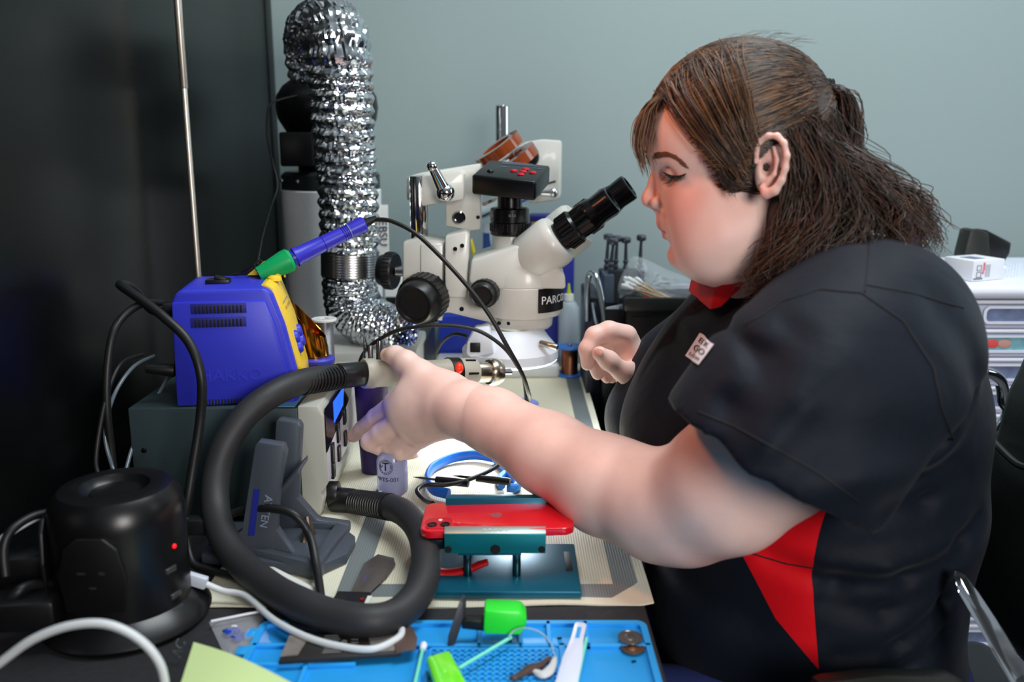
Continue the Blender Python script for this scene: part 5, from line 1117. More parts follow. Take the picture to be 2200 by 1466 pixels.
for k in range(7): m.box(cf(.004 + .003 * k, hB * .12), (.002, .0006, .003), rotz(math.degrees(math.atan2(u.y, u.x))))
for k in range(9): m.box(cf(.034, hB * (.2 + .07 * k)), (.012, .0004, .0006), rotz(math.degrees(math.atan2(u.y, u.x))))
ob('black_printing', m, mat('grey ink', (120, 122, 134), .5), bx3)
m = M(); m.box(cf(.0235, hB * .42), (.004, .0006, .006), rotz(25), .0005); m.box(cf(.025, hB * .7), (.004, .0004, .013), rotz(25)); ob('red_mark', m, mat('rose print', (222, 110, 120), .5), bx3)
m = M(); m.prism([Vector((p.x, p.y, z2 + .0008)) for p in (c0.lerp(c1, .25) + back * .25, c0.lerp(c1, .6) + back * .25, c0.lerp(c1, .55) + back * .7, c0.lerp(c1, .2) + back * .7)], (0, 0, .0003)); ob('lid_print', m, mat('slate print', (110, 122, 150), .5), bx3)
bkz = 1.60
blk = thing('black_holder', 'black angled plastic holder leaning behind the white carton', 'holder', (P(2120, 600, bkz).x, bkz, dz1 + .004))
zc2 = lambda l: [Vector((v.x, v.y, max(v.z, dz1 + .005))) for v in l]
m = M(); m.prism(zc2(qs([(2085, 495), (2098, 493), (2125, 500), (2128, 600), (2064, 612), (2072, 545)], bkz - .01)), (0, .04, 0), .003); ob('front_leaf', m, mat('olive black', (26, 28, 24), .5), blk)
m = M(); m.prism(zc2(qs([(2108, 494), (2120, 494), (2174, 522), (2170, 545), (2146, 632), (2110, 632)], bkz + .02)), (0, .03, 0), .003); ob('rear_leaf', m, Mblackp, blk)
m = M()
for k in range(5): a = P(2160 + 6.5 * k, 600, 1.5); b_ = P(2165 + 6.5 * k, 567, 1.5); m.cyl(a, b_, .0012, n=6)
m.box2(P(2156, 610, 1.5), P(2192, 600, 1.5) + Vector((0, .003, 0))); solo('white_comb', m, Mwp, 'white comb of thin prongs right of the white carton', 'comb')
m = M(); m.cyl(P(2150, 592, 1.58), P(2230, 615, 1.58), .006, bev=.002); m.cyl(P(2130, 560, 1.64), P(2205, 600, 1.60), .004); solo('white_bar', m, Mwp, 'white bar lying behind the comb on the drawer tower', 'bar')
m = M(); m.tube([P(2182, 630, 1.44), P(2200, 625, 1.44), P(2220, 632, 1.44)], .0035, 8, 4, flat=((0, 0, 1), 2)); solo('dark_clip', m, Mblackp, 'dark clip lying at the right end of the drawer tower', 'clip')
a, b_ = P(2030, 600, 1.8), P(2062, 570, 1.8); m = obox((a.x - .03, 1.79, dz1 - .05), (b_.x + .002, 1.9, b_.z), .003); 
stb = thing('blue_storage_bin', 'blue bin showing between the shoulder and the black holder', 'bin', ((a.x + b_.x) / 2, 1.84, 0))
ob('tray', m, mat('blue bin plastic', (28, 70, 186), .4), stb)
m = M(); m.box2((a.x - .03, 1.79, 0), (b_.x, 1.9, dz1 - .05)); ob('stand', m, Mblk, stb)
m = M(); vs = []; p = P(1970, 492, 1.87); m.lathe(p, (.1, 0, 1), [(-.02, 0), (-.02, .016), (-.012, .019), (-.008, .016), (-.002, .019), (.002, .016), (.008, .019), (.012, .016), (.018, .017), (.018, 0)], 24)
m.cyl((p.x, p.y, 0), (p.x, p.y, p.z - .019), .008); solo('blue_ribbed_cap', m, mat('vivid blue cap', (26, 88, 215), .4), 'vivid blue ribbed cap showing through the ends of the hair', 'cap')

# ------------------------------------------------------------------ office chair
Mlea = mat('dark green leather', (30, 34, 32), .42, bump=.08, bscale=120)
ch = thing('office_chair', 'dark leather office chair with chrome arms under the seated person', 'chair', (.50, .98, 0))
m = M(); prof = [(2215, 690), (2185, 770), (2150, 840), (2130, 930), (2100, 1010), (2075, 1120), (2065, 1230), (2070, 1290), (2200, 1420), (2330, 1440), (2330, 700)]
m.prism([P(x, y, 1.02) for x, y in prof], (0, -.38, 0), .022, 4); ob('backrest', m, Mlea, ch)
m = M(); m.tube([P(2240, 1010, .9), P(2190, 1000, .93), P(2150, 965, .97), P(2133, 945, 1.0)], .004, 8, 6); ob('seam_piping', m, Mlea, ch)
m = M(); m.box((.46, .97, .435), (.52, .54, .085), None, .035, 4); ob('seat', m, Mlea, ch)
for Yc, s__ in ((.72, 0), (1.27, 1)):
    if s__ == 0:
        m = M(); m.prism([P(2048, 1238, .80), P(2072, 1250, .80), P(2100, 1290, .79), P(2150, 1365, .765), P(2225, 1490, .72), P(2195, 1510, .715), P(2130, 1400, .75), P(2060, 1275, .795)], (.004, .006, .004), .0015)
        m.tube([P(2205, 1495, .725), Vector((.58, .73, .58)), Vector((.56, .74, .50))], .009, 12, 6)
    else: m = M(); m.tube([P(2112, 800, 1.24), P(2132, 806, 1.25), P(2150, 822, 1.26), P(2156, 860, 1.27), P(2150, 920, 1.27), Vector((.60, 1.27, .62)), Vector((.56, 1.27, .50))], .009, 14, 8)
    ob('chrome_arm', m, mat('arm chrome', (220, 222, 228), .06, 1.0), ch)
m = M(); m.prism([P(1760, 1466, .70), P(1900, 1452, .70), P(2060, 1452, .71), P(2088, 1475, .71), P(2088, 1560, .70), P(1760, 1560, .70)], (0, .03, -.01), .008); ob('arm_pad', m, Mlea, ch)
m = M(); m.cyl((.46, .97, .40), (.46, .97, .12), .03); ob('gas_column', m, Mchrome, ch)
for k in range(5):
    a = 2 * math.pi * k / 5; e = Vector((.46 + .30 * math.cos(a), .97 + .30 * math.sin(a), .075)); m = M(); m.tube([(.46, .97, .12), e], [.025, .016], 12, smooth=False); lg = ob('leg', m, Mchrome, ch); m = M(); m.cyl(e + Vector((0, -.02, -.044)), e + Vector((0, .02, -.044)), .030); ob('caster', m, Mblackp, lg)
# ------------------------------------------------------------------ signed distance modelling for the body and clothes
class Field:
    def __init__(s, lo, hi, h):
        s.lo = np.array(lo, float); s.h = h; s.n = np.ceil((np.array(hi) - s.lo) / h).astype(int) + 1
        s.ax = [s.lo[i] + h * np.arange(s.n[i]) for i in range(3)]
        s.F = np.full(s.n, 0.05, np.float32)
    def sl(s, lo, hi):
        r = []
        for i in range(3):
            a = int(np.clip(math.floor((lo[i] - s.lo[i]) / s.h), 0, s.n[i])); b_ = int(np.clip(math.ceil((hi[i] - s.lo[i]) / s.h) + 1, 0, s.n[i])); r.append(slice(a, b_))
        X = s.ax[0][r[0]][:, None, None]; Y = s.ax[1][r[1]][None, :, None]; Z = s.ax[2][r[2]][None, None, :]
        return tuple(r), X, Y, Z
    def comb(s, r, d, k, op):
        A = s.F[r]
        if A.size == 0: return
        if op == 'u':
            h = np.clip(0.5 + 0.5 * (A - d) / k, 0, 1); s.F[r] = A * (1 - h) + d * h - k * h * (1 - h)
        else:
            d = -d; h = np.clip(0.5 - 0.5 * (A - d) / k, 0, 1); s.F[r] = A * (1 - h) + d * h + k * h * (1 - h)
    def cap(s, a, b_, ra, rb, k=.01, op='u', sq=None):
        a = np.array(a, float); b_ = np.array(b_, float); R = max(ra, rb) + k + 2 * s.h
        r, X, Y, Z = s.sl(np.minimum(a, b_) - R, np.maximum(a, b_) + R)
        d = b_ - a; L2 = max(float(d @ d), 1e-12)
        t = np.clip(((X - a[0]) * d[0] + (Y - a[1]) * d[1] + (Z - a[2]) * d[2]) / L2, 0, 1)
        q = np.sqrt((X - a[0] - t * d[0]) ** 2 + (Y - a[1] - t * d[1]) ** 2 + (Z - a[2] - t * d[2]) ** 2) - (ra + (rb - ra) * t)
        s.comb(r, q, k, op)
    def chain(s, pts, k=.01, op='u'):
        for (a, ra), (b_, rb) in zip(pts[:-1], pts[1:]): s.cap(a, b_, ra, rb, k, op)
    def ell(s, c, rad, rot=None, k=.01, op='u'):
        c = np.array(c, float); rad = np.array(rad, float); R = rad.max() + k + 2 * s.h
        r, X, Y, Z = s.sl(c - R, c + R)
        x, y, z = X - c[0], Y - c[1], Z - c[2]
        if rot is not None:
            Q = np.array(rot.transposed()); x, y, z = (Q[i][0] * x + Q[i][1] * y + Q[i][2] * z for i in range(3))
        k0 = np.sqrt((x / rad[0]) ** 2 + (y / rad[1]) ** 2 + (z / rad[2]) ** 2); k1 = np.sqrt((x / rad[0] ** 2) ** 2 + (y / rad[1] ** 2) ** 2 + (z / rad[2] ** 2) ** 2) + 1e-9
        s.comb(r, k0 * (k0 - 1) / k1, k, op)
    def plane(s, p, n, k=.004):      # cut away the side n points to
        n = np.array(Vector(n).normalized()); X = s.ax[0][:, None, None]; Y = s.ax[1][None, :, None]; Z = s.ax[2][None, None, :]
        d = (X - p[0]) * n[0] + (Y - p[1]) * n[1] + (Z - p[2]) * n[2]
        s.F = np.maximum(s.F, d.astype(np.float32))
    def grid(s): return s.ax[0][:, None, None], s.ax[1][None, :, None], s.ax[2][None, None, :]
    def mesh(s, it=2):
        Fv = s.F; ins = Fv < 0; nx, ny, nz = Fv.shape
        c = np.zeros((nx - 1, ny - 1, nz - 1), np.int8)
        for i in (0, 1):
            for j in (0, 1):
                for k in (0, 1): c += ins[i:nx - 1 + i, j:ny - 1 + j, k:nz - 1 + k]
        act = (c > 0) & (c < 8); idx = -np.ones(act.shape, np.int64); A = np.argwhere(act); idx[act] = np.arange(len(A))
        pos = np.zeros((len(A), 3)); cnt = np.zeros(len(A))
        for ax_ in range(3):
            o1, o2 = [q for q in range(3) if q != ax_]
            for u in (0, 1):
                for v in (0, 1):
                    p = A.copy(); p[:, o1] += u; p[:, o2] += v; q = p.copy(); q[:, ax_] += 1
                    f0 = Fv[p[:, 0], p[:, 1], p[:, 2]]; f1 = Fv[q[:, 0], q[:, 1], q[:, 2]]; mk = (f0 < 0) != (f1 < 0)
                    t = np.where(mk, f0 / np.where(mk, f0 - f1, 1), 0); pp = p.astype(float); pp[:, ax_] += t
                    pos[mk] += pp[mk]; cnt[mk] += 1
        pos = pos / cnt[:, None] * s.h + s.lo
        fs = []
        for ax_ in range(3):
            o1, o2 = (ax_ + 1) % 3, (ax_ + 2) % 3
            s0 = [slice(None)] * 3; s1 = [slice(None)] * 3; s0[ax_] = slice(0, -1); s1[ax_] = slice(1, None)
            cr0 = ins[tuple(s0)] != ins[tuple(s1)]; E = np.argwhere(cr0)
            E = E[(E[:, o1] > 0) & (E[:, o2] > 0) & (E[:, o1] < Fv.shape[o1] - 1) & (E[:, o2] < Fv.shape[o2] - 1)]
            fl = ins[E[:, 0], E[:, 1], E[:, 2]]
            def id_(a, b_): q = E.copy(); q[:, o1] -= a; q[:, o2] -= b_; return idx[q[:, 0], q[:, 1], q[:, 2]]
            Q = np.stack([id_(1, 1), id_(0, 1), id_(0, 0), id_(1, 0)], 1); Q[~fl] = Q[~fl][:, ::-1]; fs.append(Q)
        Q = np.concatenate(fs); Q = Q[(Q >= 0).all(1)]
        for _ in range(it):
            sm = np.zeros_like(pos); ct = np.zeros(len(pos))
            for a in range(4):
                b_ = (a + 1) % 4; np.add.at(sm, Q[:, a], pos[Q[:, b_]]); np.add.at(ct, Q[:, a], 1); np.add.at(sm, Q[:, b_], pos[Q[:, a]]); np.add.at(ct, Q[:, b_], 1)
            g = ct > 0; pos[g] = pos[g] * .5 + .5 * sm[g] / ct[g][:, None]
        return pos, Q.tolist()

# ------------------------------------------------------------------ the person
YH = 0.97                                   # middle plane of the head
# the head faces slightly away: its middle plane stands square to the line of sight
O_H = P(1560, 380, YH); _rv = ray(1560, 380); LAT = Vector((_rv.x, _rv.y, 0)).normalized()
def h3(px, py, dy=0.0):
    c = Vector((0, 0, CAMZ)); r = ray(px, py); o = O_H - LAT * abs(dy)
    p = c + r * ((o - c).dot(LAT) / r.dot(LAT))
    if dy > 0: p = p + LAT * (2 * dy)
    return tuple(p)
HYAW = Matrix((( LAT.y, LAT.x, 0), (-LAT.x, LAT.y, 0), (0, 0, 1)))
kh = mpp(350, YH)
person = thing('person', 'person in a navy polo shirt with red side panels seated leaning over the bench', 'person', (.42, .98, .5))
Ry = lambda deg: Matrix.Rotation(math.radians(deg), 3, 'Y')

f = Field((.05, .84, .98), (.36, 1.10, 1.32), .0018)
K = lambda x: x * kh
def he(px, py, dy, rx, rz, ry, rot=0.0, k=.012, op='u'): f.ell(h3(px, py, dy), (K(rx), ry, K(rz)), HYAW @ Ry(rot), k, op)
he(1590, 278, 0, 183, 168, .076, k=.01)          # cranium
he(1500, 300, 0, 106, 120, .064, k=.02)          # forehead
he(1508, 412, 0, 96, 125, .056, k=.012)           # mid face
he(1568, 470, 0, 118, 125, .062, k=.015)
for s_ in (-1, 1):
    he(1518, 446, s_ * .036, 80, 72, .032, k=.008)   # cheeks
    he(1535, 515, s_ * .038, 82, 82, .036, k=.02)    # jowls
he(1543, 556, 0, 82, 54, .058, k=.02)            # under chin
he(1461, 546, 0, 28, 30, .022, k=.006)           # chin
he(1484, 556, 0, 34, 26, .030, k=.010)
he(1466, 487, 0, 46, 44, .028, k=.008)           # muzzle
for s_ in (-1, 1):
    f.chain([(h3(1424, 476, 0), K(11)), (h3(1436, 478, s_ * .018), K(9))], k=.006)
    f.chain([(h3(1421, 487, s_ * .003), K(8)), (h3(1430, 489, s_ * .014), K(7)), (h3(1448, 495, s_ * .026), K(3.5))], k=.003)      # upper lip
    f.chain([(h3(1433, 509, 0), K(9)), (h3(1440, 507, s_ * .013), K(7.5)), (h3(1450, 498, s_ * .025), K(3.5))], k=.003)          # lower lip
    f.chain([(h3(1408, 498, 0), K(4.2)), (h3(1428, 499, s_ * .014), K(4.2)), (h3(1453, 497, s_ * .030), K(2.6))], k=.002, op='s')
f.cap(h3(1428, 528, -.014), h3(1428, 528, .014), K(8), K(8), k=.006, op='s')  # hollow under the lip
f.chain([(h3(1414, 358), K(11)), (h3(1405, 390), K(11)), (h3(1394, 422), K(13)), (h3(1404, 436), K(13))], k=.005)
f.cap(h3(1412, 440), h3(1424, 470), K(11), K(10), k=.005)   # nose
he(1393, 431, 0, 14.5, 14, .0085, k=.004)
for s_ in (-1, 1):
    he(1412, 436, s_ * .0125, 15, 14, .0080, k=.002)
    he(1402, 449, s_ * .007, 8, 4.5, .0038, k=.002, op='s')
    f.chain([(h3(1420, 425, s_ * .019), K(4)), (h3(1427, 440, s_ * .021), K(5.5)), (h3(1436, 464, s_ * .028), K(5)), (h3(1448, 484, s_ * .033), K(3))], k=.006, op='s')   # fold
    he(1428, 376, s_ * .037, 26, 18, .015, rot=10, k=.010, op='s')           # eye socket
    he(1447, 372, s_ * .031, 21, 16, .0130, k=.005)                          # lid ball
    he(1432, 340, s_ * .024, 36, 12, .016, rot=18, k=.010)                   # brow
    f.chain([(h3(1430, 358, s_ * .040), K(1.2)), (h3(1450, 354, s_ * .046), K(1.6)), (h3(1472, 362, s_ * .050), K(1.2))], k=.003, op='s')
f.cap(h3(1460, 500, -.030), h3(1478, 540, -.036), K(4), K(3), k=.012, op='s')    # crease beside the mouth
f.cap(h3(1460, 500, .030), h3(1478, 540, .036), K(4), K(3), k=.012, op='s')
# ears
for s_ in (-1, 1):
    D0 = s_ * .0775
    he(1655, 355, s_ * .074, 30, 58, .0075, rot=6, k=.004)
    ear = [(1624, 348), (1625, 322), (1634, 302), (1651, 292), (1670, 293), (1684, 308), (1690, 335), (1687, 362), (1679, 388), (1664, 410), (1646, 417), (1637, 402)]
    er = [5.5, 5.5, 5.5, 6, 6.5, 6.5, 6.5, 6.5, 7, 9, 10, 6]
    f.chain([(h3(x, y, D0 + s_ * (.004 + .010 * max(0, (x - 1630) / 60))), K(r)) for (x, y), r in zip(ear, er)], k=.003)
    he(1654, 345, s_ * .089, 22, 38, .0075, rot=4, k=.003, op='s')
    he(1648, 364, s_ * .086, 13, 17, .014, k=.003, op='s')
    f.chain([(h3(1662, 318, s_ * .083), K(4)), (h3(1670, 345, s_ * .0845), K(4.5)), (h3(1664, 375, s_ * .084), K(4)), (h3(1648, 390, s_ * .081), K(5))], k=.003)
    f.cap(h3(1630, 366, s_ * .077), h3(1634, 384, s_ * .077), K(6), K(5), k=.003)
# neck
f.chain([(h3(1625, 490), .056), (h3(1668, 560, .0), .055), (h3(1725, 650, .0), .044)], k=.025)
head = f.mesh(1)

# near (left) arm and hand : wrist, palm, thumb over the gun, pointing finger
a3 = lambda x, y, Y: tuple(P(x, y, Y))
f = Field((-.24, .70, .78), (.42, 1.24, 1.13), .0027)
f.chain([(a3(1000, 882, 1.055), .0345), (a3(1060, 905, 1.03), .037), (a3(1180, 975, .965), .0445), (a3(1300, 1042, .91), .0515), (a3(1420, 1082, .865), .057), (a3(1475, 1085, .845), .0575)], k=.015)
f.chain([(a3(1475, 1085, .845), .0575), (a3(1560, 1045, .815), .0625), (a3(1660, 960, .80), .066), (a3(1790, 800, .79), .07)], k=.015)
f.cap(a3(1413, 938, .76), a3(1410, 938, .98), .006, .006, k=.016, op='s')
arm = [f]
f2 = Field((-.245, .98, .80), (.0, 1.24, .99), .0016)
f2.chain([(a3(1040, 900, 1.035), .0365), (a3(1000, 882, 1.055), .0345), (a3(960, 872, 1.075), .034)], k=.01)
pw_ = a3(975, 878, 1.075)
kn = [(852, 868, 1.100, .0165), (862, 895, 1.092, .0165), (878, 922, 1.092, .0155), (903, 940, 1.098, .0145)]
for x, y, Y, r in kn: f2.cap(pw_, a3(x, y, Y), .028, r, k=.014)
f2.ell(a3(915, 868, 1.088), (.045, .022, .040), None, .012)
f2.cap(a3(958, 842, 1.085), a3(902, 808, 1.100), .026, .0185, k=.014)
f2.chain([(a3(902, 808, 1.100), .0185), (a3(872, 780, 1.112), .0155), (a3(850, 765, 1.125), .0125), (a3(832, 763, 1.135), .0095)], k=.006)
f2.cap(a3(902, 808, 1.100), a3(868, 866, 1.104), .016, .014, k=.012)
f2.chain([(a3(852, 868, 1.100), .0150), (a3(808, 897, 1.135), .0120), (a3(778, 922, 1.160), .0105), (a3(759, 938, 1.172), .0085)], k=.004)
f2.chain([(a3(862, 900, 1.092), .0145), (a3(818, 932, 1.105), .0128), (a3(795, 950, 1.112), .0120), (a3(822, 965, 1.118), .0105)], k=.003)
f2.chain([(a3(878, 926, 1.092), .014), (a3(850, 952, 1.108), .0125), (a3(838, 960, 1.112), .0115), (a3(862, 972, 1.116), .010)], k=.003)
f2.chain([(a3(900, 940, 1.098), .013), (a3(874, 968, 1.108), .0118), (a3(860, 974, 1.108), .0112), (a3(884, 984, 1.112), .0095)], k=.003)
for (xa, ya, xb, yb) in ((842, 915, 800, 950), (862, 945, 838, 966)): pass
# soft dips between the knuckles
hand1 = f2.mesh(1)
arm1 = f.mesh(1)

# far (right) hand and forearm
f3 = Field((.08, 1.08, .84), (.30, 1.30, 1.02), .0017)
f3.chain([(a3(1470, 910, 1.17), .040), (a3(1400, 855, 1.195), .034), (a3(1372, 815, 1.205), .030)], k=.01)
f3.cap(a3(1378, 815, 1.205), a3(1346, 745, 1.205), .026, .021, k=.015); f3.cap(a3(1378, 815, 1.215), a3(1352, 760, 1.232), .024, .019, k=.015)
f3.chain([(a3(1345, 722, 1.200), .0155), (a3(1308, 712, 1.190), .0135), (a3(1278, 722, 1.186), .0125), (a3(1262, 750, 1.180), .0112), (a3(1262, 782, 1.182), .009)], k=.005)
f3.chain([(a3(1350, 732, 1.215), .0155), (a3(1310, 730, 1.207), .0132), (a3(1284, 745, 1.205), .0120), (a3(1275, 775, 1.200), .0108), (a3(1284, 803, 1.200), .0088)], k=.003)
f3.chain([(a3(1355, 748, 1.232), .015), (a3(1318, 750, 1.228), .0125), (a3(1298, 768, 1.226), .0112), (a3(1296, 795, 1.222), .0098), (a3(1304, 812, 1.218), .008)], k=.003)
f3.chain([(a3(1360, 770, 1.245), .013), (a3(1330, 772, 1.243), .011), (a3(1312, 790, 1.240), .010), (a3(1315, 812, 1.235), .008)], k=.003)
f3.chain([(a3(1375, 822, 1.190), .021), (a3(1340, 795, 1.172), .0155), (a3(1308, 775, 1.162), .0125), (a3(1288, 760, 1.156), .0098)], k=.006)
f3.ell(a3(1335, 762, 1.178), (.012, .012, .016), None, .010, op='s')
hand2 = f3.mesh(1)

# hidden trunk and legs of the body inside the clothes
f4 = Field((-.16, .70, .02), (.64, 1.32, 1.16), .011)
f4.chain([((.38, 1.0, .60), .11), ((.34, 1.0, .78), .115), ((.33, 1.0, .92), .10), (a3(1700, 660, 1.0), .05)], k=.04)
for sgn in (-1, 1):
    y = .98 + sgn * .13
    f4.chain([((.37, y, .56), .07), ((.10, y, .56), .065), ((-.04, y, .55), .055), ((-.02, y, .30), .05), ((.02, y, .08), .035)], k=.03)
    f4.cap((.02, y, .06), (-.09, y, .05), .032, .025, k=.02)
f4.cap(a3(1700, 690, .98), a3(1820, 760, .84), .05, .06, k=.03); f4.cap(a3(1700, 690, .98), (.33, 1.17, .95), .05, .05, k=.03); f4.cap((.33, 1.17, .95), (.22, 1.17, .86), .05, .045, k=.03)
f4.cap((.22, 1.165, .86), a3(1450, 895, 1.17), .042, .036, k=.02)
trunk = f4.mesh(2)
vs = []; fs = []
for pos, q in (head, arm1, hand1, hand2, trunk):
    n = len(vs); vs += pos.tolist(); fs += [[i + n for i in x] for x in q]
# skin colouring: base tone with redder cheek, nose, knuckles
msk = bpy.data.materials.new('skin'); msk.use_nodes = True; t = msk.node_tree; b = t.nodes['Principled BSDF']
b.inputs['Roughness'].default_value = .48; b.inputs['Subsurface Weight'].default_value = .12; b.inputs['Subsurface Radius'].default_value = (.01, .004, .002); b.inputs['Subsurface Scale'].default_value = .6
co = t.nodes.new('ShaderNodeTexCoord')
def blob(c, r):
    vm = t.nodes.new('ShaderNodeVectorMath'); vm.operation = 'DISTANCE'; t.links.new(co.outputs['Object'], vm.inputs[0]); vm.inputs[1].default_value = Vector(c) - person.location
    mr = t.nodes.new('ShaderNodeMapRange'); mr.interpolation_type = 'SMOOTHSTEP'; mr.inputs[1].default_value = 0; mr.inputs[2].default_value = r; mr.inputs[3].default_value = 1; mr.inputs[4].default_value = 0; t.links.new(vm.outputs['Value'], mr.inputs[0]); return mr.outputs[0]
acc = None
for c, r, g in ((h3(1480, 440, -.06), .048, .45), (h3(1550, 480, -.07), .05, .28), (h3(1393, 432), .022, .5), (h3(1450, 545), .03, .35), (a3(1560, 1190, .80), .05, .3), (a3(820, 935, 1.12), .03, .3), (h3(1655, 330, -.085), .03, .35), (h3(1645, 412, -.085), .018, .5)):
    n = t.nodes.new('ShaderNodeMath'); n.operation = 'MULTIPLY'; t.links.new(blob(c, r), n.inputs[0]); n.inputs[1].default_value = g
    if acc is None: acc = n.outputs[0]
    else:
        q = t.nodes.new('ShaderNodeMath'); q.operation = 'MAXIMUM'; t.links.new(acc, q.inputs[0]); t.links.new(n.outputs[0], q.inputs[1]); acc = q.outputs[0]
ns = t.nodes.new('ShaderNodeTexNoise'); ns.inputs['Scale'].default_value = 38; ns.inputs['Detail'].default_value = 5; t.links.new(co.outputs['Object'], ns.inputs[0])
mb = t.nodes.new('ShaderNodeMixRGB'); t.links.new(ns.outputs['Fac'], mb.inputs[0]); mb.inputs[1].default_value = (*lin((222, 184, 172)), 1); mb.inputs[2].default_value = (*lin((240, 208, 198)), 1)
mr_ = t.nodes.new('ShaderNodeMixRGB'); t.links.new(acc, mr_.inputs[0]); t.links.new(mb.outputs[0], mr_.inputs[1]); mr_.inputs[2].default_value = (*lin((220, 128, 118)), 1)
# lips
ml = t.nodes.new('ShaderNodeMixRGB'); l1 = blob(h3(1426, 489, -.006), .015); l2 = blob(h3(1433, 508, -.006), .0145); mxn = t.nodes.new('ShaderNodeMath'); mxn.operation = 'MAXIMUM'; t.links.new(l1, mxn.inputs[0]); t.links.new(l2, mxn.inputs[1]); t.links.new(mxn.outputs[0], ml.inputs[0]); t.links.new(mr_.outputs[0], ml.inputs[1]); ml.inputs[2].default_value = (*lin((190, 92, 88)), 1)
t.links.new(ml.outputs[0], b.inputs['Base Color'])
n2 = t.nodes.new('ShaderNodeTexNoise'); n2.inputs['Scale'].default_value = 700; t.links.new(co.outputs['Object'], n2.inputs[0]); bp = t.nodes.new('ShaderNodeBump'); bp.inputs['Strength'].default_value = .12; bp.inputs['Distance'].default_value = .0006; t.links.new(n2.outputs['Fac'], bp.inputs['Height']); t.links.new(bp.outputs[0], b.inputs['Normal'])
ob('body', (vs, fs), msk, person, ang=180)

# eyes, lashes, brows, nails
from mathutils.bvhtree import BVHTree
hbv = BVHTree.FromPolygons([Vector(v) for v in head[0]], head[1])
def onhead(px, py, off=.0, s_=-1):
    o = Vector((0, 0, CAMZ)); d = ray(px, py).normalized(); h = hbv.ray_cast(o + d * .3, d)
    p = h[0] if h[0] is not None else Vector(h3(px, py, -.03)); n = h[1] if h[0] is not None else -d
    if n.dot(d) > 0: n = -n
    p = p + n * off
    if s_ > 0: p = p + LAT * (2 * (O_H - p).dot(LAT))
    return p
for s_ in (-1, 1):
    m = M(); vs_ = []; rows = 6; colsn = 14
    for j in range(rows + 1):
        for i in range(colsn + 1):
            u = i / colsn; yt = 371 + 11 * math.sin(u * 2.6) * 1.0 - 3 * u; hgt = 8.5 * math.sin(math.pi * min(1, u * 1.05)) ** .8
            vs_.append(onhead(1429 + 42 * u, yt + hgt * j / rows, .0005 + .0010 * math.sin(math.pi * u) * math.sin(math.pi * (j + .5) / (rows + 1)), s_))
    m.add(vs_, [(j * (colsn + 1) + i, j * (colsn + 1) + i + 1, (j + 1) * (colsn + 1) + i + 1, (j + 1) * (colsn + 1) + i) for j in range(rows) for i in range(colsn)])
    ob('eye', m, mat('eye', (58, 48, 40), .08, coat=1.0), person, ang=180)
    m = M(); lid = lambda u: (1427 + 48 * u, 371 + 11 * math.sin(u * 2.6) - 4 * u)
    m.tube([onhead(*lid(u), .0008, s_) for u in (0, .15, .3, .45, .6, .75, .9, 1.0)], [.0005, .0010, .0013, .0015, .0014, .0012, .0009, .0004], 8, 4)
    for k in range(26):
        u = .1 + .85 * k / 25; p = onhead(*lid(u), .0012, s_); q = onhead(lid(u)[0] - 3 + 6 * u, lid(u)[1] + 7, .0045, s_); q2 = onhead(lid(u)[0] - 6 + 12 * u, lid(u)[1] + 12, .0075, s_); m.tube([p, q, q2], [.0003, .00024, .0001], 4, 2)
    ob('eyelashes', m, mat('lash', (20, 13, 11), .5), person)
    m = M()
    for k in range(260):
        u = rnd.random(); x = 1404 + 64 * u + rnd.uniform(-2, 2); y = 338 - 12 * math.sin(u * 2.4) + 26 * u * u + rnd.uniform(-7, 5) * (1 - .7 * u)
        m.tube([onhead(x, y, .0004, s_), onhead(x + 6, y - 2.5 + 3 * u, .0012, s_), onhead(x + 12, y - 1 + 7 * u, .0006, s_)], [.0003, .00026, .0001], 4, 2)
    ob('eyebrow', m, mat('brow hair', (110, 74, 56), .6), person)
def nail(c, n_, up, w_, h_):
    n_ = Vector(n_).normalized(); up = Vector(up); up = (up - n_ * up.dot(n_)).normalized(); s2 = n_.cross(up); R = Matrix((s2, up, n_)).transposed()
    m = M(); m.ell(c, (w_, h_, .0016), R, 16, 8); ob('fingernail', m, mat('nail', (226, 170, 156), .25), person)
nail(a3(1287, 757, 1.1475), (-.1, -1, .25), P(1270, 745, 1.15) - P(1300, 770, 1.15), .0052, .0068)
nail(a3(757, 941, 1.165), (-.3, -.9, .1), (-1, .2, -.6), .0045, .006)

# ------------------------------------------------------------------ polo shirt
f = Field((.02, .66, .50), (.60, 1.34, 1.14), .0042)
Ys = .985
BYAW = Matrix.Rotation(math.radians(-16), 3, 'Z')
def be(px, py, Y, rx, ry, rz, rot=0, k=.03, op='u'): f.ell(a3(px, py, Y), (rx, ry, rz), BYAW @ Ry(rot), k, op)
s3 = lambda px, py, Y=Ys: a3(px, py, Y)
